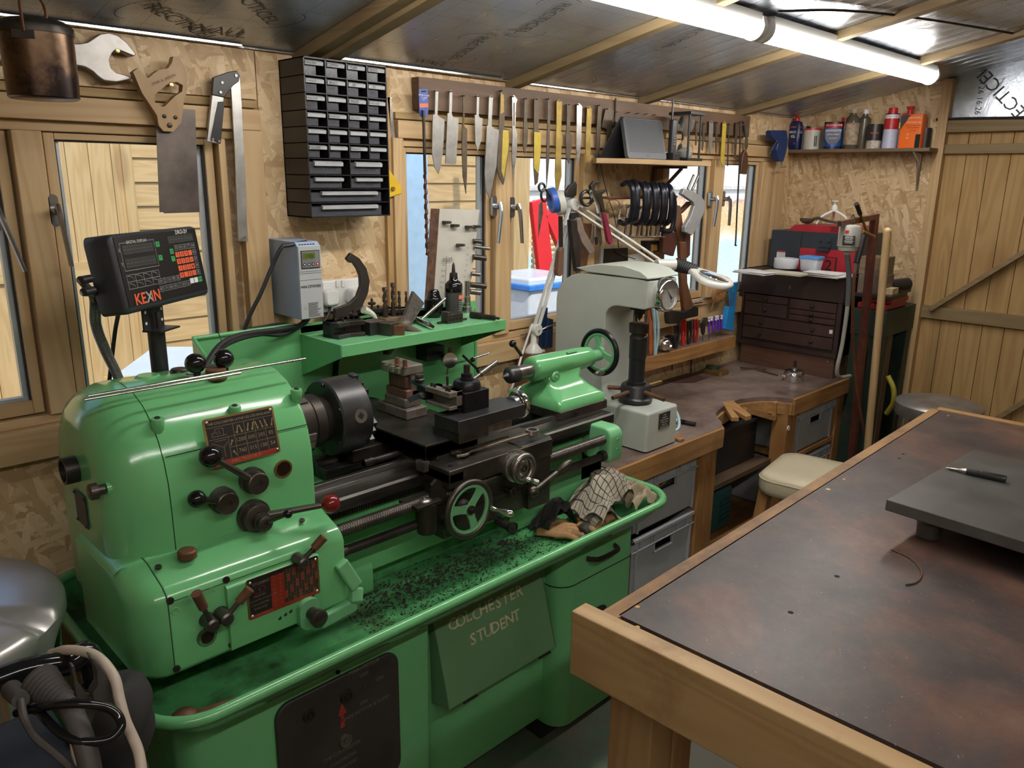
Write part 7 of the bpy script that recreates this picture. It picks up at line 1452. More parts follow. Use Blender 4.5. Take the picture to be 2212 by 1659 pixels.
xb2=XF-.035;tb=T('white_cap_bottle','dark bottle with a square white cap behind the grubby glass bottle','bottle',(xb2,AX(1860,315,xb2).y,zs9));y=AX(1862,315,xb2).y;m=MB();m.rev((xb2,y,zs9),(0,0,1),[(0,.028),(.14,.028),(.155,.012),(.165,.012)],GLB,22);tb.p('body',m);m=MB();m.rev((xb2,y,zs9+.163),(0,0,1),[(0,.015),(.02,.015)],WHITEP,18);tb.p('cap',m)
can('red_top_bottle','narrow red-topped bottle at the back of the paint shelf',1820,.016,.15,((0,.8,GLB),(.8,1,REDP)),None,'bottle',XF-.03)
tt_=can('wax_tin','black tin with a pale picture on the paint shelf',1886,.034,.105,((0,.35,mat('wax_picture',(.4,.36,.3),.5,0,.5,60)),(.35,1,mat('wax_black',(.02,.02,.022),.35))),BLACKP,'tin');pr(tt_,(('REDEX',.07),),xi,yat(1886),.035,.012,mat('label_red_ink',(.6,.05,.04)))
tt_=can('spray_can','tall white and navy spray can with a red cap on the paint shelf',1920,.032,.155,((0,.42,mat('label_lilac',(.45,.48,.62),.35,0,.1,60)),(.42,.55,mat('label_lilac',(.4,.4,.5))),(.55,.86,mat('label_red',(.4,.02,.03))),(.86,.97,WHITEP),(.97,1,NAVY)),None,'spray can');m=MB();m.rev((xi,yat(1920),zs9+.155),(0,0,1),[(0,.022),(.026,.019),(.03,.0)],REDP,24);tt_.p('cap',m);pr(tt_,(('MULTI-USE',.142),),xi,yat(1920),.033,.009,mat('label_red_ink',(.6,.05,.04)))
tt_=can('spray_can','blue and yellow spray can tucked behind the tall white one',1938,.026,.15,((0,.6,NAVY),(.6,.78,mat('label_yellow',(.6,.5,.03),.4)),(.78,1,NAVY)),REDP,'spray can',XF-.04)
ORG=mat('orange_tin',(.85,.16,.02),.35,0,.04);tb=T('oil_tin','orange flat oil tin with a red pourer at the right end of the paint shelf','oil tin',(xi,yat(1965),zs9));ya,yb3=yat(1942),yat(1990);m=MB();rbx(m,xi-.025,xi+.03,yb3,ya,zs9,zs9+.148,.008,ORG,'z');bd=tb.p('body',m,bevel=.002)
m=MB();m.box(xi-.026,xi-.0255,yb3+.001,yb3+.022,zs9+.001,zs9+.06,DARK);m.prism([(xi-.0256,ya-.002,zs9+.146),(xi-.0256,ya-.045,zs9+.146),(xi-.0256,ya-.004,zs9+.08)],(-.0005,0,0),mat('label_charcoal',(.06,.04,.04),.4));tb.p('label_blocks',m,bd)
m=MB();cy=(ya+yb3)/2-.012
for s_,z,sz,mt in(('OWATROL',.132,.011,WHITET),('OWATROL OIL',.112,.009,WHITET),('PAINT CONDITIONER',.098,.0062,BLACKT),('& RUST INHIBITOR',.089,.0062,BLACKT),('RUSTOL',.076,.007,BLACKT),('O',.06,.012,WHITET),('O',.045,.012,WHITET)):m.text(s_,(xi-.0262,cy+(.02 if s_=='O' else 0),zs9+z),(0,-1,0),(0,0,1),sz,mt)
tb.p('label_print',m,bd);m=MB();m.rev((xi,ya-.03,zs9+.148),(0,0,1),[(0,.014),(.012,.012),(.022,.010),(.024,.015),(.036,.018),(.036,.014),(.03,.008)],REDP,18);tb.p('pourer',m)
can('dark_box_tin','dark tin behind the orange oil tin at the shelf end',1997,.022,.09,((0,1,BLACKP),),None,'tin',XF-.03)
# blue clamp on the shelf end
BCL=mat('blue_clamp_paint',(.015,.035,.12),.4,.1,.2,25);t=T('blue_clamp','dark blue screw clamp gripping the left end of the paint shelf','clamp',(3.86,1.93,1.62));R2=(3.687,1612,150);yq=1.91
m=MB();flat(m,[(205,495),(215,485),(325,485),(335,560),(325,640),(300,735),(262,735),(245,640),(255,590),(210,540)],yq,.035,BCL,*R2);t.p('body',m,bevel=.005);m=MB();m.cyl(AY(1612+240/3.687,150+575/3.687,yq-.01),AY(1612+172/3.687,150+690/3.687,yq-.012),.003,WEAR);m.sph(AY(1612+240/3.687,150+575/3.687,yq-.01),.008,STEELD,12);m.cyl(AY(1612+280/3.687,150+735/3.687,yq+.015),AY(1612+280/3.687,150+785/3.687,yq+.015),.004,STEELB);m.cyl(AY(1612+240/3.687,150+780/3.687,yq+.015),AY(1612+318/3.687,150+778/3.687,yq+.015),.0025,STEELB);t.p('screw',m)
# ============================================================ ON AND AROUND THE LATHE
# digital readout on a post
DG_=mat('charcoal_casting',(.035,.038,.046),.42,.1,.12,40,.1)
t=T('digital_readout','charcoal digital readout box on a black post in front of the left window','digital readout',(.60,1.80,1.1))
P0=AY(345,587,1.74);yaw=radians(35);th_=radians(8);r_=V((cos(yaw),sin(yaw),0));n0=V((sin(yaw),-cos(yaw),0));n_=(n0*cos(th_)+V((0,0,sin(th_)))).normalized();u_=n_.cross(r_)*-1
u_=r_.cross(n_)*-1 if r_.cross(n_).z<0 else r_.cross(n_)
def rp_(px,py):d=ray(px,py);return CAM+d*((P0-CAM).dot(n_)/d.dot(n_))
cs=[rp_(*p)for p in((247,514),(422,480),(453,629),(268,690))];cen=(cs[0]+cs[1]+cs[2]+cs[3])/4
wd=((cs[1]-cs[0]).dot(r_)+(cs[2]-cs[3]).dot(r_))/2;ht=((cs[0]-cs[3]).dot(u_)+(cs[1]-cs[2]).dot(u_))/2
def D(a,b,k=0):return cen+r_*(a-.5)*wd+u_*(.5-b)*ht+n_*k
m=MB();sh=[(.012,0),(0,-.012),(0,-.065),(.006,-.07)]
m.rings([[cen+r_*a+u_*b+n_*k for a,b in rr(-wd/2+i,wd/2-i,-ht/2+i,ht/2-i,.012,5)]for i,k in((.008,0),(.002,-.003),(0,-.010),(0,-.060),(.006,-.066))][::-1],DG_);t.p('housing',m,ang=60)
m=MB();m.prism([D(a,b,.0002)for a,b in((.03,.04),(.97,.04),(.97,.92),(.03,.92))][::-1],n_*.001,mat('membrane_black',(.006,.006,.007),.3,0,0));pn=t.p('front_membrane',m)
def bx_(m,a0,b0,a1,b1,mt,k=.0014,ln=None):
 if ln is None:m.quad(D(a0,b1,k),D(a1,b1,k),D(a1,b0,k),D(a0,b0,k),mt)
 else:
  wq,hq=ln/wd,ln/ht
  for q in((a0,b0,a1,b0+hq),(a0,b1-hq,a1,b1),(a0,b0,a0+wq,b1),(a1-wq,b0,a1,b1)):bx_(m,*q,mt,k)
LCD=mat('lcd_off',(.035,.037,.036),.25,0,0);SEG=mat('lcd_segment',(.12,.125,.12),.3,0,0);LG=mat('membrane_line',(.35,.36,.36),.5,0,0);GRK=mat('key_green',(.03,.35,.08),.5,0,0);ORK=mat('key_orange',(.75,.12,.04),.5,0,0)
m=MB();bx_(m,.07,.12,.44,.47,LG,ln=.0008);bx_(m,.09,.15,.42,.27,LCD,.0016);bx_(m,.09,.32,.42,.44,LCD,.0016);bx_(m,.60,.10,.92,.21,LCD,.0016);bx_(m,.17,.105,.33,.135,MATS['membrane_black'],.0017)
for(a0,a1,b0,b1,n)in((.095,.415,.165,.255,8),(.095,.415,.335,.425,8),(.61,.91,.12,.19,8)):
 st=(a1-a0)/n
 for i in range(n):a=a0+i*st;bm=(b0+b1)/2;bx_(m,a+st*.15,b0,a+st*.8,bm,SEG,.0018,.0006);bx_(m,a+st*.15,bm,a+st*.8,b1,SEG,.0018,.0006)
t.p('display_window',m,pn);m=MB()
def tx_(s_,a,b,sz,mt):m.text(s_,D(a,b,.0022),r_,u_,sz,mt)
tx_('DIGITAL DISPLAY',.25,.12,.0085,WHITET);tx_('X',.055,.21,.011,LG);tx_('Y',.055,.385,.011,LG);tx_('DRO-2V',.78,.065,.013,WHITET)
t.p('panel_print',m,pn);m=MB();m.text('KE',D(.155,.845,.0022),r_,u_,.032,ORK,bold=.02);m.text('X',D(.255,.845,.0022),r_,u_,.032,LG,bold=.02);m.text('IN',D(.325,.845,.0022),r_,u_,.032,ORK,bold=.02);t.p('maker_mark',m,pn)
m=MB();bx_(m,.07,.52,.42,.70,LG,ln=.0007);bx_(m,.07,.605,.42,.61,LG)
for i in(1,2,3):bx_(m,.07+.0875*i,.52,.073+.0875*i,.70,LG)
for i in range(8):
 for q in range(7):a1,a2=q*pi/14,(q+1)*pi/14;ca,cb=.08+.0875*(i%4),.60+.095*(i//4);A=lambda z:D(ca+.06*cos(z),cb-.065*sin(z),.0018);w9=u_*.0004;m.quad(A(a1)-w9,A(a2)-w9,A(a2)+w9,A(a1)+w9,LG)
t.p('arc_diagram',m,pn)
for(a,b,s_,mt)in((.47,.19,'X₀',GRK),(.47,.37,'Y₀',GRK),(.615,.31,'X',GRK),(.615,.41,'Y',GRK)):
 m=MB();s0=.042;m.prism([D(a-s0/2,b-.035,.0012),D(a+s0/2,b-.035,.0012),D(a+s0/2,b+.035,.0012),D(a-s0/2,b+.035,.0012)][::-1],n_*.0012,mt);m.text(s_[0],D(a,b,.0026),r_,u_,.011,BLACKT);t.p('key',m,pn)
rows_=['789-','456x','123π','0.%=']
KG_=mat('key_black',(.012,.012,.013),.4,0,0)
def key(a,b,s_,mt,tm=BLACKT,s0=.045,h0=.072):
 m=MB();m.prism([D(a-s0/2,b-h0/2,.0012),D(a+s0/2,b-h0/2,.0012),D(a+s0/2,b+h0/2,.0012),D(a-s0/2,b+h0/2,.0012)][::-1],n_*.0012,mt)
 if mt is KG_:bx_(m,a-s0/2,b-h0/2,a+s0/2,b+h0/2,LG,.0026,.0006)
 if s_:m.text(s_,D(a,b,.0027),r_,u_,.011 if len(s_)<2 else .0068,tm)
 t.p('key',m,pn)
for j in range(4):
 for i in range(4):key(.675+i*.054,.365+j*.095,rows_[j][i],ORK)
 key(.675+4*.054,.365+j*.095,('PCD','SET','M/I','R')[j],KG_,LG)
for i in range(5):key(.675+i*.054,.27,('CE','CH','√','*','INV')[i],KG_,LG)
for i in range(5):key(.405+i*.054,.675,('CH','2','1/2','M','R')[i],KG_,LG)
for i in range(7):key(.405+i*.054,.775,('SET','>','HA','SM','/','AC','o')[i],KG_,LG)
key(.785,.755,'',WHITEP);key(.84,.755,'',WHITEP);key(.895,.755,'ENT',GRK)
bz=D(.42,1.0,-.03);m=MB();bc=D(.42,1.0,-.035)+V((0,0,-.02));m.obox(bc,(r_,n0,(0,0,1)),(.036,.002,.026),BLACKP);m.obox(bc+V((0,0,-.028))+n0*.018,(r_,n0,(0,0,1)),(.036,.022,.002),BLACKP)
for a in(-1,1):
 for b in(-1,1):m.cyl(bc+r_*a*.028+V((0,0,b*.012))+n0*.0021,bc+r_*a*.028+V((0,0,b*.012))+n0*.003,.0035,WHITEP,n=12)
m.cyl(bc+V((0,0,.01))+n0*.012,bc+V((0,0,-.038))+n0*.012,.005,STEELD);t.p('bracket',m,bevel=.001)
pt=bc+V((0,0,-.03))+n0*.004;m=MB();m.cyl((pt.x,pt.y,1.12),pt,.018,BLACKP,n=26);m.box(pt.x-.03,pt.x+.03,pt.y-.03,pt.y+.03,1.105,1.125,GREEN);t.p('post',m)
CND=mat('metal_conduit',(.22,.22,.21),.3,.8,.1)
for(a,b,off)in(((822,660),0,0),((845,755),1,.012)):
 s0=rp_(a[0]/3.687,420+a[1]/3.687)-n_*.04;m=MB();m.cyl(s0+r_*.014,s0-r_*.014,.008,BLACKP);t.p('gland',m)
 P=[s0-r_*.012,AY(200+b*10,640,1.76),AY(203+b*8,700,1.76),AY(225+b*8,760,1.75),AY(250+b*6,810,1.74),AY(268+b*3,862,1.70)]
 Q=spline(P,14);m=MB();R=[];m.tube(Q,lambda q:.0068,CND,10);
 for i in range(2,len(Q)-2,1):
  for f in(0,.5):c=Q[i]+(Q[i+1]-Q[i])*f;m.torus(c,Q[i+1]-Q[i],.0066,.0011,CND,10,5)
 t.p('armoured_cable',m)
m=MB();m.tube([D(.12,1.0,-.05),AY(248,720,1.80),AY(240,790,1.82),AY(233,850,1.86),AY(228,880,1.9)],.0045,RUB,8,smooth=5);t.p('power_cable',m)
# two ground rods over the headstock
m=MB();a,b=AY(200,852,1.56),AY(660,775,1.56);a.z+=.003;
for i,(s0,s1,dz)in enumerate(((0,1,.006),(-.02,.62,-.002))):
 m=MB();A,B_=a+(b-a)*s0,a+(b-a)*s1;zt_=1.206;A=AZ(190+i*-8,856+i*8,1.222);B_=AZ(660,775,1.222)if i==0 else AZ(520,806,1.222)
 m.cyl(A,B_,.0026,CHROME,n=14);solo('steel_rod',m,('long bright steel rod lying across the headstock, reaching over the chuck','shorter bright steel rod lying against the long one on the headstock')[i],'rod','bright steel rods on the headstock')
# inverter drive and its cables
IV=mat('pale_blue_grey_case',(.30,.38,.52),.4,0,.05);IVF=mat('drive_front_grey',(.40,.42,.43),.4,0,.03)
ix0,ix1,iy,iz0,iz1=1.048,1.116,1.845,1.226,1.418
t=T('inverter_drive','pale blue-grey inverter drive with a small screen on the wall','inverter',(1.08,1.92,iz0));m=MB();m.prism([(ix0,WY-.008,iz0-.01+.01),(ix0,iy,iz0),(ix0,iy,iz1),(ix0,iy+.012,iz1+.01),(ix0,WY-.008,iz1+.012)],(ix1-ix0,0,0),IV);bd=t.p('case',m,bevel=.002)
m=MB();m.box(ix0+.001,ix1-.001,iy-.003,iy,iz0+.002,iz1,IVF);fc=t.p('front_cover',m,bevel=.001);Dz=lambda k:iz1-k*(iz1-iz0)
m=MB();m.box(ix0+.008,ix1-.006,iy-.005,iy-.003,Dz(.30),Dz(.06),BLACKP);m.box(ix0+.0095,ix1-.0075,iy-.0056,iy-.005,Dz(.29),Dz(.07),mat('keypad_grey',(.17,.18,.19),.4));m.box(ix0+.013,ix1-.02,iy-.0062,iy-.0056,Dz(.17),Dz(.09),mat('lcd_green',(.10,.14,.02),.3,0,0));m.text('rdy',(ix0+.033,iy-.0064,Dz(.13)),(1,0,0),(0,0,1),.015,BLACKT)
for i in range(4):m.cyl((ix0+.016+i*.0125,iy-.0056,Dz(.245)),(ix0+.016+i*.0125,iy-.0066,Dz(.245)),.004,BLACKT if i<3 else REDP,n=14);m.cyl((ix0+.016+i*.0125,iy-.0066,Dz(.245)),(ix0+.016+i*.0125,iy-.0068,Dz(.245)),.0018,WHITET,n=8)
t.p('keypad',m,fc);m=MB()
for k in(.345,.37,.46):m.box(ix0+.002,ix1-.002,iy-.0034,iy-.003,Dz(k),Dz(k)+.0008,BLACKT)
for i in range(6):m.cyl((ix0+.01+i*.008,iy+.004,iz1+.004),(ix0+.01+i*.008,iy+.003,iz1+.0025),.0026,DARK,n=10)
t.p('grooves',m,fc);m=MB();m.text('CFW300',(ix0+.043,iy-.0035,Dz(.55)),(1,0,0),(0,0,1),.0105,BLACKT,bold=.02);m.text('WEG',(ix0+.012,iy-.0035,Dz(.55)),(1,0,0),(0,0,1),.008,BLACKT,bold=.03);r9=random.Random(5)
for k in range(14):m.box(ix0+.022,ix0+.06-r9.random()*.012,iy-.0035,iy-.0031,Dz(.78+k*.0145),Dz(.78+k*.0145)+.0011,BLACKT)
m.text('⚠',(ix0+.013,iy-.0035,Dz(.84)),(1,0,0),(0,0,1),.008,BLACKT);t.p('label_print',m,fc)
m=MB();m.tube([(ix0+.04,iy+.02,iz1+.008),AY(622,530,1.86),AY(608,535,1.86),AY(590,570,1.87),AY(565,630,1.88),AY(545,670,1.89),AY(530,705,1.90),AY(521,730,1.91)],.0055,RUB,8,smooth=5);m2=MB();m2.tube([(ix0+.03,iy+.02,iz1+.008),AY(620,528,1.865),AY(610,533,1.87)],.0022,mat('earth_wire',(.3,.4,.05),.4),6,smooth=4);t.p('supply_cable',m);t.p('earth_wire',m2)
m=MB();m.tube([(ix0+.035,iy+.03,iz0+.004),AY(648,703,1.88),AY(600,712,1.86),AY(530,722,1.80),AY(480,742,1.74),AY(450,780,1.68),AY(440,805,1.64)],.0072,RUB,8,smooth=5);t.p('motor_cable',m)
m=MB();m.tube([(ix0+.045,iy+.03,iz0+.004),AY(655,700,1.885),AY(610,722,1.87),AY(560,722,1.83),AY(500,738,1.76),AY(455,770,1.71),AY(446,800,1.66)],.0062,RUB,8,smooth=5);t.p('motor_cable',m)
m=MB();m.tube([AY(482,745,1.74),AY(470,715,1.74)],.001,RUB,5);t.p('cable_tie',m)
t=T('double_socket','white double wall socket beside the inverter drive','socket',(1.27,1.99,1.21));s0,s1,z0,z1_=AY(690,600,1.98).x,AY(777,600,1.98).x,AY(776,664,1.98).z,AY(776,599,1.98).z
m=MB();m.box(s0,s1,WY-.035,WY-.006,z0,z1_,WHITEP);bp=t.p('back_plate',m,bevel=.004,seg=3);m=MB()
for px in(729,741):p=AY(px,612,WY-.036);m=MB();m.box(p.x-.005,p.x+.005,WY-.038,WY-.035,p.z-.011,p.z+.009,WHITEP);t.p('switch',m,bevel=.001)
def plug(px,py,lab):
 p=AY(px,py,WY-.05);t=T('mains_plug',lab,'plug',(p.x,WY-.05,p.z));m=MB();m.rings([[(p.x+a*k,WY-.035-d,p.z+b*k)for a,b in rr(-.024,.024,-.025,.025,.014,5)]for d,k in((0,.95),(.02,1),(.03,.92),(.034,.75))][::-1],WHITEP);t.p('body',m);return t,p
tp,p=plug(712,643,'rounded white plug with a black flex in the left half of the double socket');m=MB();m.text('masterplug',(p.x,WY-.0705,p.z-.016),(1,0,0),(0,0,1),.005,GRK);tp.p('maker_mark',m)
m=MB();m.tube([V((p.x,WY-.05,p.z-.022)),AY(709,680,1.945),AY(690,702,1.93),AY(650,706,1.92),AY(610,700,1.92),AY(570,705,1.92),AY(530,712,1.93)],.0042,RUB,8,smooth=5);tp.p('flex',m)
plug(766,640,'squarer white plug in the right half of the double socket')
# on the splash guard shelf
SZ=SH+.0005
m=MB();CSP=mat('brown_cast_spanner',(.045,.036,.032),.5,.5,.2,20,.15);flat(m,[(735,405),(770,355),(840,400),(895,480),(920,580),(905,680),(865,770),(790,850),(740,890),(720,895),(640,888),(645,800),(690,785),(760,760),(820,700),(848,620),(845,540),(820,480),(785,430),(765,437)],1.865,.014,CSP,*C4)
for p in m.v:p.z=max(p.z,SZ)
solo('hook_spanner',m,'big dark hook spanner standing in a C shape on the lathe shelf','spanner',bevel=.002)
def sp_(px,py):return AZ(px,py,SZ)
def tblock(nm,lab,c,w_,d,h,ang,mt,slot=True,post=None):
 t=T(nm,lab,'tool holder',c,'tool holders on the lathe shelf');ux,uy,uz=V((cos(ang),sin(ang),0)),V((-sin(ang),cos(ang),0)),V((0,0,1));c=V(c);m=MB();w_,d,h=w_*1.25,d*1.2,h*1.2
 if slot:
  m.obox(c+uz*h*.12,(ux,uy,uz),(w_/2,d/2,h*.12),mt);m.obox(c+uz*h*.5+uy*d*.2,(ux,uy,uz),(w_/2,d*.3,h*.5),mt);m.obox(c+uz*h*.86,(ux,uy,uz),(w_/2,d/2,h*.14),mt)
 else:m.obox(c+uz*h*.5,(ux,uy,uz),(w_/2,d/2,h*.5),mt)
 t.p('block',m,bevel=.0015)
 if slot:
  for k in(-.3,.3):m=MB();m.cyl(c+ux*w_*k-uy*d*.2+uz*h,c+ux*w_*k-uy*d*.2+uz*(h+.008),.0035,STEELD,n=10);t.p('grub_screw',m)
 if post:m=MB();m.rev(c+ux*post+uz*h,uz,[(0,.003),(.008,.003),(.008,.011),(.011,.012),(.015,.011),(.016,.0035),(.026,.0035)],STEELD,16);t.p('height_screw',m)
 return t
for a in(((728,728),.035,.05,.036,.2,CHUCK,True,None,'square black tool holder at the front left corner of the lathe shelf'),((762,722),.04,.06,.036,-.3,STEELD,True,.004,'tool holder with a knurled height screw beside the corner one'),((805,720),.045,.04,.03,.1,CHUCK,False,None,'round nosed black block near the shelf front'),((800,697),.06,.045,.038,-.5,STEELD,True,.006,'dark holder with a raised screw in the middle of the cluster'),((838,722),.032,.04,.028,.3,STEEL,False,None,'small square steel block at the front of the cluster'),((858,695),.075,.04,.034,-.55,CHUCK,True,.0,'long black holder lying towards the brush'),((752,700),.05,.035,.03,.5,STEELD,True,.003,'brown steel holder at the foot of the hook spanner'),((862,722),.03,.03,.022,.9,RUST,False,None,'rusty brown small clamp piece by the brush handle')):
 (px,py),w_,d,h,an,mt,sl,po,lab=a;p=sp_(px,py);tblock('tool_holder',lab,(p.x,max(p.y,1.725),SZ),w_,d,h,an,mt,sl,po)
t=T('end_mill_rack','small wooden block with end mills standing in it on the lathe shelf','tool block',(1.39,1.86,SZ));p=AY(857,672,1.86);m=MB();m.box(p.x-.055,p.x+.055,1.835,1.885,SZ,SZ+.022,OLDW);t.p('block',m,bevel=.002)
MILL=mat('end_mill_steel',(.12,.09,.075),.35,.8,.3,60)
for i,(px,top,r,lab)in enumerate(((831,621,.0078,'thickest end mill, leftmost in the wooden block'),(848,611,.0068,'tallest spiral end mill in the wooden block'),(862,629,.005,'short slim end mill right of the tallest'),(877,630,.0042,'thinnest end mill, rightmost in the block'))):
 q=AY(px,top,1.86);h0=q.z-SZ-.022;m=MB();R=[];
 for k in range(41):
  f=k/40;ph=f*9
  R.append([V((q.x,1.86,SZ+.0225+h0*f))+V((cos(2*pi*j/12),sin(2*pi*j/12),0))*r*(1 if f<.45 else(.97 if cos(2*(2*pi*j/12)-ph*2)>-.2 else .62))for j in range(12)])
 m.rings(R,MILL);solo('end_mill',m,lab,'end mill','end mills in the wooden block')
t=T('paint_brush','old wide brush with dark bristles leaning on the tool holders','brush',sp_(870,715));a=AY(880,690,1.80);b=AY(903,642,1.82)
m=MB();d=(b-a).normalized();rr2=d.cross(V((0,-1,0))).normalized();m.rings([[a+d*f+rr2*w_*s1+V((0,.006*s2,0))for s1,s2 in((-1,-1),(1,-1),(1,1),(-1,1))]for f,w_ in((0,.018),((b-a).length,.027))],mat('brush_bristle',(.07,.06,.05),.8,0,.5,120,.8));t.p('bristles',m)
m=MB();m.rings([[a+d*f+rr2*w_*s1+V((0,.007*s2,0))for s1,s2 in((-1,-1),(1,-1),(1,1),(-1,1))]for f,w_ in((-.025,.017),(0,.018))],WEAR);t.p('ferrule',m);m=MB();e=AY(918,726,1.71);s0=a-d*.025;m.tube([AY(868,706,1.76),AY(890,712,1.735),e],lambda q:.008+.002*sin(q*3),mat('worn_brush_handle',(.09,.06,.045),.5),8,smooth=4);t.p('handle',m)
t=T('drill_chuck','black keyed drill chuck standing on the lathe shelf by the oil bottle','drill chuck',(1.56,1.86,SZ));p=AY(937,650,1.87);m=MB();m.rev((p.x,1.87,SZ),(0,0,1),[(0,.02),(.018,.024),(.02,.0275),(.055,.0275),(.057,.024),(.06,.022),(.066,.02),(.072,.018),(.078,.0175),(.085,.012)],KNOB,36);t.p('body',m)
m=MB()
for k in range(30):a=2*pi*k/30;m.obox((p.x+.0275*cos(a),1.87+.0275*sin(a),SZ+.036),((cos(a),sin(a),0),(-sin(a),cos(a),0),(0,0,1)),(.0012,.0014,.016),KNOB)
t.p('gear_ring',m,kind=None)
t=T('oil_bottle','black squeeze oil bottle with a pointed nozzle on the lathe shelf','bottle',(1.6,1.84,SZ));p=AY(980,640,1.84);m=MB();m.rev((p.x,1.84,SZ),(0,0,1),[(0,.023),(.003,.026),(.08,.0262),(.084,.0275),(.10,.027),(.108,.02),(.112,.014),(.125,.0125)],KNOB,32);t.p('body',m,ang=50)
m=MB();m.rev((p.x,1.84,SZ+.124),(0,0,1),[(0,.013),(.01,.012),(.012,.006),(.035,.004),(.042,.001)],BLACKP,18);t.p('nozzle',m)
m=MB();m.rev((p.x,1.84,SZ+.01),(0,0,1),[(0,.0266),(.066,.0266)],mat('bottle_label',(.06,.062,.06),.35,.2),32,False);lb=t.p('label',m);m=MB();c=V((p.x+.006,1.84-.027,SZ+.062));m.quad(c+V((-.008,0,-.007)),c+V((.008,0,-.007)),c+V((.008,0,.007)),c+V((-.008,0,.007)),ORK);m.text('ROCOL',c+V((0,-.0005,0)),(1,0,0),(0,0,1),.005,WHITET)
for k in range(6):m.box(c.x-.008,c.x+.006-.002*(k%3),c.y-.0004,c.y,c.z-.014-k*.0055,c.z-.0125-k*.0055,LG)
t.p('label_print',m,lb)
t=T('tee_wrench','chrome T-handled square wrench leaning on the oil bottle','wrench',sp_(930,700));a=AY(906,692,1.80);b=AY(962,645,1.80);m=MB();a.z=SZ+.009;m.cyl(a,b,.0045,CHROME);t.p('handle',m);m=MB();q1,q2=AZ(900,690,SZ+.009),AZ(936,706,SZ+.009);m.cyl(q1,q1+(q2-q1)*.75,.0085,CHROME);m.cyl(q1+(q2-q1)*.7,q2,.005,STEELD,n=4);t.p('socket_shaft',m)
t=T('tap_holder','brown steel block with four screw holes near the front of the lathe shelf','holder',sp_(978,702));p=AY(979,692,1.76);m=MB();m.box(p.x-.03,p.x+.03,1.75,1.78,SZ,SZ+.027,STEEL);m.box(p.x-.03,p.x-.012,1.75,1.78,SZ+.027,SZ+.034,STEEL);m.box(p.x-.05,p.x+.06,1.765,1.775,SZ,SZ+.006,STEEL);t.p('body',m,bevel=.001);m=MB()
for k in range(4):m.rev((p.x-.021+k*.014,1.7495,SZ+.011),(0,-1,0),[(0,.0045),(.001,.0045),(.001,.0025),(.0002,.0024)],STEELD,14)
t.p('grub_screw',m)
t=T('can_of_sockets','stack of bright stepped sockets behind the oil bottle','sockets',(1.66,1.86,SZ));p=AY(1009,640,1.87);m=MB();m.rev((p.x,1.87,SZ),(0,0,1),[(0,.016),(.018,.015),(.02,.012),(.03,.0125),(.031,.011),(.05,.0115),(.052,.009),(.10,.009)],STEELB,20);t.p('stack',m)
t=T('boring_tool','dark knurled boring tool lying at the right end of the lathe shelf','tool',sp_(1040,685));a,b=AZ(1018,680,SZ+.009),AZ(1078,688,SZ+.008);m=MB();m.cyl(a,a+(b-a)*.35,.0105,STEELD);m.cyl(a+(b-a)*.35,a+(b-a)*.85,.0075,STEELD);m.cyl(a+(b-a)*.85,b,.004,STEEL);t.p('shank',m)
BRD=mat('grubby_white_board',(.42,.40,.35),.6,0,.12,8,.1,dirt=(.2,.17,.13),dth=.64);CHP=mat('chipboard_edge',(.16,.09,.06),.8,0,.4,60,.4)
t=T('socket_board','tall grubby white board of marked sockets leaning at the window','tool board',(1.6,1.93,SZ));Pb=[AY(px,py,y)for px,py,y in((950,451,1.95),(1036,452,1.95),(1012,650,1.90),(930,640,1.90))];Pb[2].z=Pb[3].z=SZ;
Pb[3]=V((AZ(932,690,SZ).x,1.90,SZ));Pb=[V((1.566,1.955,AY(950,451,1.955).z)),V((1.566+.15,1.955,AY(950,451,1.955).z)),V((1.715,1.895,SZ)),V((1.578,1.895,SZ))]
Pb[0].x=AY(950,451,1.955).x;Pb[1].x=AY(1036,455,1.955).x;m=MB();m.prism([AY(950,451,1.955),AY(1036,453,1.955),V((AY(1010,640,1.90).x,1.90,SZ)),V((AY(934,640,1.90).x,1.90,SZ))][::-1],(0,.014,0),BRD);bdd=t.p('board',m)
m=MB();q1,q2=AY(950,451,1.955),V((AY(934,640,1.90).x,1.90,SZ));m.prism([q1+V((-.002,0,0)),q2+V((-.002,0,0)),q2+V((-.012,.03,0)),q1+V((-.012,.03,0))],(.0015,0,0),CHP);t.p('raw_edge',m,bdd)
def bd_(px,py):f=(py-452)/(640-452);return AY(px,py,1.955-.055*f-.002)
m=MB();
for s_,px,py,sz in(('AF',960,560,.012),('UNF',972,559,.012),('1/4',958,573,.009),('5/16',957,585,.009),('3/8',956,597,.009),('7/16',954,610,.009),('1/2',952,621,.009),('9',1011,536,.008),('10',1010,550,.008),('11',1009,562,.008),('12',1008,573,.008),('13',1005,585,.008),('14',1003,598,.008)):m.text(s_,bd_(px,py),(1,0,0),(0,.27,1),sz,BLACKT)
m.beam(bd_(955,565),bd_(980,563),.001,.001,BLACKT);m.beam(bd_(965,553),bd_(960,640),.001,.001,BLACKT);t.p('handwriting',m,bdd)
for i,(px,py,r,l)in enumerate(((1022,520,.007,.03),(1024,533,.0055,.055),(1022,555,.009,.045),(1018,591,.007,.03),(1016,615,.009,.055),(1016,630,.009,.035))):
 p=bd_(px,py);m=MB();m.rev(p,(1,-.35,-.15),[(0,r),(l,r),(l,r*.7),(l*.8,r*.65)],WEAR if i%2 else STEEL,18);solo('socket',m,'steel socket on the right edge of the white board, '+('topmost','long thin second one','forked third one from the top','small one by the bottle nozzle','longest of the lower ones','lowest, nearly behind the bottle')[i],'socket','sockets on the white board')
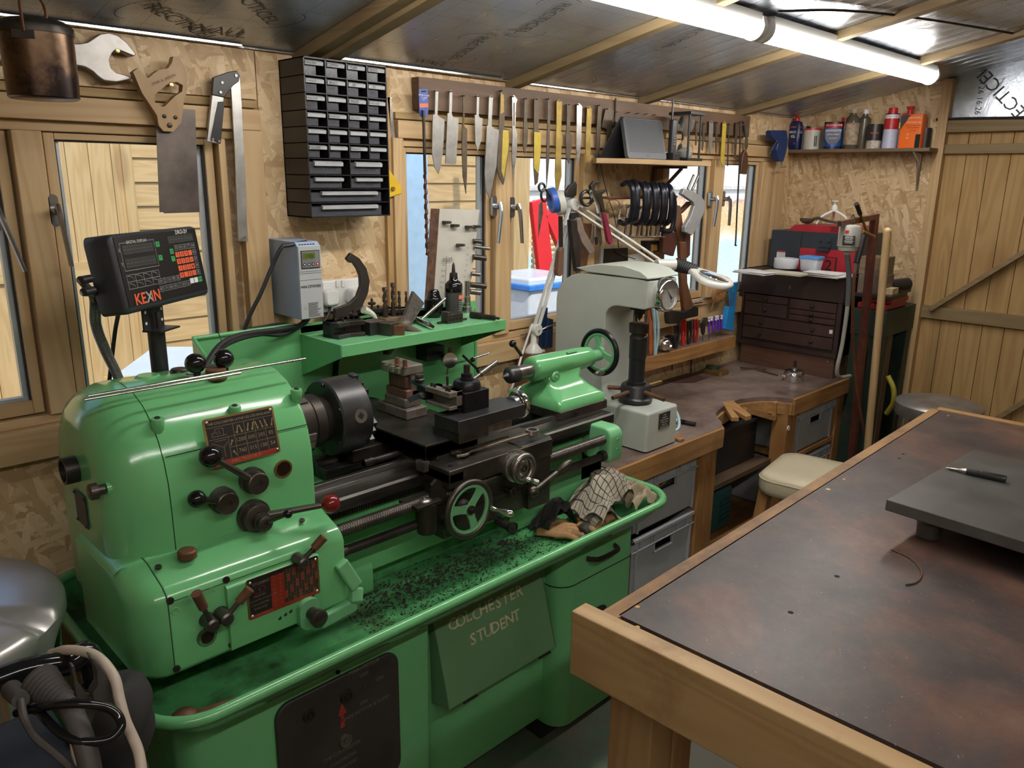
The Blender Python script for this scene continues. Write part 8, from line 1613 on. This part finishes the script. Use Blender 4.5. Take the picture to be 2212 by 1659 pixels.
for i,(px,py,lab)in enumerate(((960,480,'bent clip at the top left of the white board'),(978,487,'flat grey clip beside the bent one on the white board'),(1009,490,'grey clip at the top right of the white board'),(1026,489,'grey clip on the top right edge of the white board'),(990,529,'single grey clip in the middle of the white board'))):m=MB();p=bd_(px,py);m.obox(p+V((0,-.008,0)),((1,0,0),(0,1,0),(0,0,1)),(.009,.009,.0045),STEEL);m.cyl(p+V((.008,-.012,0)),p+V((.016,-.014,0)),.004,STEEL);solo('tool_clip',m,lab,'clip','clips on the white board',bevel=.001)
m=MB();RAG=mat('white_rag',(.6,.57,.5),.9,0,.1);p=sp_(808,680);m.tube([AY(785,668,1.87),AY(797,674,1.87),AY(808,682,1.86),V((AY(815,690,1.86).x,1.86,SZ+.008))],lambda q:.012-.008*q,RAG,8,smooth=5);solo('white_rag',m,'twist of white rag behind the tool holders','rag')
# dial gauge on magnetic base
t=T('dial_gauge','dial gauge on a black magnetic base stuck to the splash guard','dial gauge',(1.54,1.84,1.05));c=AY(935,762,1.86);m=MB();m.box(c.x-.035,c.x+.035,1.845,1.90,c.z-.022,c.z+.022,CHUCK);t.p('magnet_base',m,bevel=.002)
g=AY(968,778,1.79);m=MB();m.rev(g,(-.25,-1,.15),[(-.012,.02),(.008,.021),(.009,.0235),(.014,.0235),(.014,.021)],CHROME,30);gd=t.p('gauge_body',m);nn=V((-.25,-1,.15)).normalized();m=MB();m.cyl(g+nn*.012,g+nn*.0128,.0208,DF,n=30);m.quad(g+nn*.0132+V((-.0008,0,0)),g+nn*.0132+V((.0008,0,0)),g+nn*.0132+V((.007,0,.014)),g+nn*.0132+V((.006,0,.0145)),BLACKT);t.p('gauge_face',m,gd)
m=MB();m.cyl(g-V((0,0,.02)),g-V((.004,0,.045)),.003,BRASS);m.cyl(g+V((.004,0,.02)),g+V((.01,0,.038)),.0045,BLACKP);m.cyl((c.x+.02,1.845,c.z-.005),g+V((0,.01,0)),.009,BLACKP);t.p('plunger',m,gd)
m=MB();m.cyl(AY(970,790,1.80),AY(1057,763,1.80),.003,STEELB);m.cyl(AY(1000,768,1.79),AY(1040,806,1.77),.004,STEELD);m.sph(AY(1021,777,1.79),.008,STEELD,12);m.sph(AY(1035,800,1.77),.01,STEELD,12);t.p('arm',m)
m=MB();m.beam(AY(828,735,1.90),AY(832,765,1.90),.012,.006,STEELD,up=(0,1,0));m.beam(AY(858,738,1.84),AY(838,765,1.88),.014,.006,RUST,up=(0,1,0));m.cyl(AY(843,757,1.87),AY(843,757,1.86),.004,BRASS);solo('shelf_bracket',m,'small rusty folding bracket under the lathe shelf','bracket')
# combination spanner on the saddle
ZB=.9478;t=T('combination_spanner','long chrome combination spanner lying on the lathe saddle','spanner',(1.28,1.32,ZB));a,b=AZ(990,985,ZB),AZ(1150,938,ZB+.012);ZS2=V((0,0,.006));d=b-a;dn=V((d.x,d.y,0)).normalized();sd_=V((-dn.y,dn.x,0));SPC=mat('dull_chrome_spanner',(.42,.36,.3),.3,.9,.2,30)
pts=[(-.012,.006),(-.012,.018),(.004,.022),(.02,.016),(.03,.0075),(.20,.0062),(.20,-.0062),(.03,-.0075),(.02,-.016),(.004,-.022),(-.014,-.016),(-.012,-.006),(.004,-.009),(.01,0),(.004,.009)]
L9=(b-a).length;m=MB();m.prism([a+dn*(x if x<.1 else L9-.012)+sd_*y+V((0,0,(.003 if x<.1 else b.z-a.z)))for x,y in pts],(0,0,.007),SPC);t.p('open_jaw',m,bevel=.0015)
m=MB();R0=.0175;N_=36;bz2=b+V((0,0,.001));m.rings([[bz2+dn*r*cos(q)+sd_*r*sin(q)+V((0,0,z))for q in[2*pi*k/N_ for k in range(N_)]]for r,z in((R0,0),(R0,.012))]+[[bz2+dn*(.0125 if k%3 else .0108)*cos(2*pi*k/N_)+sd_*(.0125 if k%3 else .0108)*sin(2*pi*k/N_)+V((0,0,z))for k in range(N_)]for z in(.012,0)],SPC,cap=False,closed=True);t.p('ring_end',m)
# tray: handle stick, rag, gloves
t=T('lever_bar','brown steel bar with a thick end lying in the left front of the chip tray','bar',AZ(450,1510,.66));a,b=AZ(395,1532,.68),AZ(545,1478,.68);a=V((a.x,a.y,.662));b=V((b.x,b.y,.655));m=MB();m.beam(a+(b-a)*.15,b,.012,.009,RUST);m.sph(a,.021,RUST,16,(1.2,1,.8));t.p('bar',m)
def cloth(nm,lab,cat,mt,fn,nu,nv,th=.002,group=None,sub=1):
 me=bpy.data.meshes.new(nm);P=[V(fn(i/nu,j/nv))for j in range(nv+1)for i in range(nu+1)];b=V((sum(p.x for p in P)/len(P),sum(p.y for p in P)/len(P),min(p.z for p in P)))
 F_=[(j*(nu+1)+i,j*(nu+1)+i+1,(j+1)*(nu+1)+i+1,(j+1)*(nu+1)+i)for j in range(nv)for i in range(nu)]
 me.from_pydata([tuple(p-b)for p in P],[],F_);me.materials.append(mt);uv=me.uv_layers.new(name='uv')
 for l in me.loops:k=l.vertex_index;uv.data[l.index].uv=((k%(nu+1))/nu,(k//(nu+1))/nv)
 for p in me.polygons:p.use_smooth=True
 o=bpy.data.objects.new(nm,me);COL.objects.link(o);o.location=b
 q=o.modifiers.new('t','SOLIDIFY');q.thickness=th;q.offset=0;q=o.modifiers.new('s','SUBSURF');q.levels=q.render_levels=sub
 return tag(o,lab,cat,group)
PLD=bpy.data.materials.new('checked_cloth');t_,b_=nodes(PLD);uvn=t_.nodes.new('ShaderNodeUVMap');sp=t_.nodes.new('ShaderNodeSeparateXYZ');t_.links.new(uvn.outputs[0],sp.inputs[0]);cc=None
for k in(0,1):
 mu=t_.nodes.new('ShaderNodeMath');mu.operation='MULTIPLY';mu.inputs[1].default_value=15;t_.links.new(sp.outputs[k],mu.inputs[0]);f=t_.nodes.new('ShaderNodeMath');f.operation='FRACT';t_.links.new(mu.outputs[0],f.inputs[0]);l=t_.nodes.new('ShaderNodeMath');l.operation='LESS_THAN';l.inputs[1].default_value=.14;t_.links.new(f.outputs[0],l.inputs[0])
 if cc is None:cc=l.outputs[0]
 else:mx=t_.nodes.new('ShaderNodeMath');mx.operation='MAXIMUM';t_.links.new(cc,mx.inputs[0]);t_.links.new(l.outputs[0],mx.inputs[1]);cc=mx.outputs[0]
vv=coord(t_);base_=ramp(t_,noise(t_,vv,12,5),[(.35,(.27,.23,.16)),(.65,(.42,.38,.29))]);t_.links.new(mix(t_,cc,base_,(.025,.028,.055)),b_.inputs['Base Color']);b_.inputs['Roughness'].default_value=.9;bump(t_,b_,noise(t_,vv,220,2),.4,.001)
from mathutils import noise as mn
def nz(x,y,z,s):return mn.noise(V((x*s,y*s,z*s)))
def rag1(u,v):
 x=1.56+.27*u+.03*nz(u,v,1,3);y=1.245+.145*v+.05*(u-.5)+.02*nz(u,v,2,3);hh=.66+.115*max(0,sin(pi*min(1,u*.95+.05))**.7)*(.45+.55*sin(pi*min(1,v*.9+.1)))+.02*abs(nz(u,v,0,5))+.012*sin((u*3+v*2)*5+3*nz(u,v,4,2))+.004*nz(u,v,7,16)
 return(min(x,1.845),y,max(hh,.655))
cloth('checked_rag','crumpled cream and navy checked cloth heaped in the right end of the chip tray','rag',PLD,rag1,44,34)
def rag1b(u,v):return(1.56+.11*u+.02*nz(u,v,3,3),1.24+.06*v-.01*u,.668+.035*sin(pi*u)+.012*nz(u,v,8,6)+.02*v)
cloth('checked_rag','folded corner of checked cloth lying on the tan gloves','rag',PLD,rag1b,22,14)
BEI=mat('cream_cloth',(.33,.27,.18),.9,0,.3,20,.2)
def rag2(u,v):return(1.735+.11*u+.01*nz(u,v,1,4),1.235+.11*v,.66+.06*sin(pi*(u*.7+.15))*(.5+.5*sin(pi*v))+.016*sin(v*26+4*nz(u,v,3,2))+.01*nz(u,v,2,7))
cloth('cream_rag','grubby cream cloth bunched over the right rim of the chip tray','rag',BEI,rag2,30,30)
DKC=mat('black_oily_cloth',(.018,.016,.015),.8,0,.3,20,.3)
def rag3(u,v):return(1.47+.12*u,1.33+.075*v,.655+.075*sin(pi*u)*sin(pi*(v*.7+.25))+.014*nz(u,v,5,5)+.01*sin(u*18+5*v))
cloth('black_rag','black oily cloth between the apron and the checked cloth','rag',DKC,rag3,24,20)
TAN=mat('tan_glove_leather',(.36,.20,.08),.7,0,.25,20,.2,dirt=(.14,.07,.03),dth=.6)
def glove(lab,c,ang,s_=1,curl=0):
 t=T('work_glove',lab,'glove',c,'tan gloves in the chip tray');c=V(c);ux,uy=V((cos(ang),sin(ang),0)),V((-sin(ang),cos(ang),0));m=MB()
 m.rings([[c+ux*x*s_+uy*(yy+a*w_)*s_+V((0,0,(h*.5+b*h*.5)*s_))for a,b in[(cos(2*pi*k/14),sin(2*pi*k/14))for k in range(14)]]for x,yy,w_,h in((-.055,0,.034,.012),(-.05,0,.04,.022),(-.02,0,.042,.028),(.015,0,.046,.028),(.03,0,.044,.022),(.036,0,.038,.012))],TAN)
 o=t.p('palm',m,sub=1)
 for k,(yy,l)in enumerate(((-.034,.05),(-.012,.065),(.011,.062),(.032,.048))):
  m=MB();m.tube([c+ux*.012*s_+uy*yy*s_+V((0,0,.014)),c+ux*(.03+l*.5)*s_+uy*(yy*1.1)*s_+V((0,0,.017-curl)),c+ux*(.03+l)*s_+uy*yy*1.2*s_+V((0,0,.011))],lambda q:.0125-.003*q,TAN,10,smooth=4,sy=.85);m.sph(c+ux*(.03+l)*s_+uy*yy*1.2*s_+V((0,0,.011)),.0098,TAN,10);t.p('finger',m)
 m=MB();m.tube([c-ux*.02*s_+uy*.03*s_+V((0,0,.013)),c+ux*.005*s_+uy*.058*s_+V((0,0,.014)),c+ux*.035*s_+uy*.066*s_+V((0,0,.011))],lambda q:.0125-.003*q,TAN,10,smooth=4);t.p('thumb',m);return t
glove('tan leather work glove lying flat with its fingers towards the tray rim',(1.495,1.335,.642),-1.0,.85)
glove('tan leather work glove pushed under the checked cloth at the tray rim',(1.59,1.272,.66),.15,.8)
m=MB();DKL=mat('dark_leather_cuff',(.035,.03,.028),.6,0,.2,20,.2);m.rings([[V((1.555+x,1.27+a*w_,.66+b*h))for a,b in[(cos(2*pi*k/14),sin(2*pi*k/14))for k in range(14)]]for x,w_,h in((-.02,.018,.010),(0,.028,.022),(.025,.026,.025),(.04,.012,.014))],DKL);solo('dark_glove_cuff',m,'dark leather cuff between the two tan gloves','glove',sub=1)
# ---------------- left foreground: bin and welder
SSL=mat('brushed_steel_lid',(.55,.54,.52),.33,.7,.15,3,.05);bc_=V((.118,1.56,0));BR=.228;bz_=.85
t=T('steel_bin','large round stainless bin with a dented lid at the left edge','bin',(bc_.x,bc_.y,0));m=MB();m.rev((bc_.x,bc_.y,0),(0,0,1),[(0,BR*.9),(.03,BR*.93),(bz_-.035,BR*.93)],CHROME,56);t.p('body',m)
m=MB();tl=V((.0,-.03,1)).normalized();R=[(-.03,.985),(-.022,1.0),(-.004,1.0),(.004,.985),(.010,.95),(.018,.8),(.024,.55),(.026,.25),(.0265,.02)];u9,w9_,_=frame(tl);RG=[]
for z,r in R:
 ring=[]
 for k in range(96):
  a=2*pi*k/96;p=V((bc_.x,bc_.y,bz_))+(u9*cos(a)+w9_*sin(a))*BR*r+tl*z
  q=p-V((bc_.x,bc_.y,bz_));ang9=math.atan2(q.y,q.x);dd=abs((ang9+.75+pi)%(2*pi)-pi);
  if r>.5 and r<.99:p-=tl*.06*max(0,1-dd/.15)*(r-.45)
  ring.append(p)
 RG.append(ring)
m.rings(RG,SSL);t.p('lid',m,ang=50)
WB=mat('welder_black',(.014,.014,.015),.5,0,.2,20,.1)
t=T('welder','black portable welder with a thick round carry handle at the lower left','welder',(.1,1.1,0));m=MB();rbx(m,-.25,.235,.98,1.26,.30,.80,.02,WB,'x');bd=t.p('case',m);m=MB();m.box(-.24,.22,.99,1.23,0,.30,WB);t.p('trolley',m,bevel=.01)
hA,hB=AY(-30,1478,1.16),AY(150,1432,1.16);m=MB();m.tube([V((-.22,1.16,.74)),hA+V((-.14,0,.0)),hA,(hA+hB)/2+V((0,0,.006)),hB,hB+V((.03,.01,-.012)),V((hB.x+.035,1.17,.72))],.0175,KNOB,12,smooth=6);t.p('carry_handle',m)
t=T('torch_connector','ribbed grey-brown rubber cable connector plugged into the welder','connector',AY(100,1500,1.12));GB_=mat('grey_brown_rubber',(.06,.053,.05),.6,0,.15,30)
a,b=AY(82,1470,1.10),AY(150,1525,1.04);m=MB();d=b-a;R=[(0,.024)];
for k in range(9):R+=[(d.length*(.08+k*.09),.0255-.0012*k),(d.length*(.08+k*.09)+.003,.022-.0012*k)]
m.rev(a,d,R+[(d.length,.012)],GB_,26);t.p('boot',m);m=MB();m.tube([b,AY(165,1560,1.02),AY(180,1600,1.0),AY(195,1660,.98),AY(200,1720,.97)],.014,GB_,10,smooth=4);t.p('sheath',m)
t=T('small_connector','small grey plug with a thin cable on the welder front','connector',AY(40,1500,1.12));a,b=AY(25,1490,1.12),AY(45,1512,1.07);m=MB();m.cyl(a,b,.013,GB_,.0105);t.p('plug',m);m=MB();m.tube([b,AY(52,1550,1.05),AY(75,1590,1.04),(AY(110,1620,1.02)),AY(155,1660,1.0),AY(190,1700,1.0)],.005,GB_,8,smooth=5);t.p('cable',m)
t=T('control_connector','small ribbed plug with a looped black lead on the welder front','connector',AY(70,1510,1.1));a,b=AY(60,1500,1.11),AY(88,1540,1.06);m=MB();R=[]
for k in range(6):R+=[((b-a).length*k/6,.013-.001*k),((b-a).length*k/6+.004,.0105-.001*k)]
m.rev(a,b-a,R,GB_,18);t.p('plug',m);m=MB();m.tube([b,AY(105,1560,1.04),AY(140,1590,1.01),AY(185,1602,.99),AY(235,1597,.98),AY(260,1575,.98),AY(258,1550,.99),AY(235,1530,1.0),AY(185,1521,1.01),AY(130,1521,1.03),AY(80,1530,1.06),AY(35,1540,1.09)],.0058,KNOB,10,smooth=6);t.p('lead',m)
t=T('earth_clamp','large grey steel earth clamp hanging from the welder handle','earth clamp',AY(190,1540,1.08));GC=mat('dull_clamp_steel',(.13,.12,.11),.45,.6,.2,20);Z3=(3.185,0,1360)
m=MB();flat(m,[(490,245),(515,250),(535,360),(600,450),(680,480),(690,520),(640,620),(610,760),(560,720),(545,560),(515,420)],1.075,.012,GC,*Z3);t.p('jaw',m,bevel=.002);m=MB();flat(m,[(620,190),(650,200),(760,340),(885,745),(880,775),(830,690),(740,560),(640,480),(640,440),(675,380),(665,280)],1.06,.02,GC,*Z3);t.p('jaw',m,bevel=.002)
m=MB();p=AY(658/3.185,1360+518/3.185,1.058);m.rev(p,(0,-1,0),[(-.02,.004),(.002,.004),(.003,.006),(.005,.004)],WEAR,14);t.p('rivet',m)
m=MB();m.tube([V((.36,1.5,.75)),AY(110,1413,1.20),AY(150,1404,1.15),AY(205,1416,1.10),AY(245,1460,1.06),AY(258,1510,1.04),AY(272,1560,1.02),AY(298,1620,1.0),AY(308,1680,.98)][1:],.0072,mat('dirty_white_cable',(.50,.42,.34),.5,0,.1),10,smooth=6);solo('white_cable',m,'thick dirty white cable looping over the welder handle','cable')
m=MB();m.tube([AY(158,1595,1.10),AY(163,1630,1.08),AY(178,1665,1.06)],.005,MATS['dirty_white_cable'],8,smooth=4);solo('white_cable',m,'short length of dirty white cable hanging below the earth clamp','cable')
CNV=mat('black_canvas',(.022,.021,.021),.75,0,.3,12,.3);m=MB();R=[]
for k in range(15):
 f=k/14;p=AY(235+60*f,1470+210*f,1.16-.05*f);w_=.03+.032*sin(pi*min(1,f+.2));R.append([V((p.x-.01+(w_*(1+.12*sin(3*a+k)))*cos(a),p.y+(w_*.7)*sin(a),p.z))for a in[2*pi*j/20 for j in range(20)]])
m.rings(R[::-1],CNV);solo('canvas_cover',m,'folded black canvas cable cover hanging beside the lathe tray','cover',sub=1)
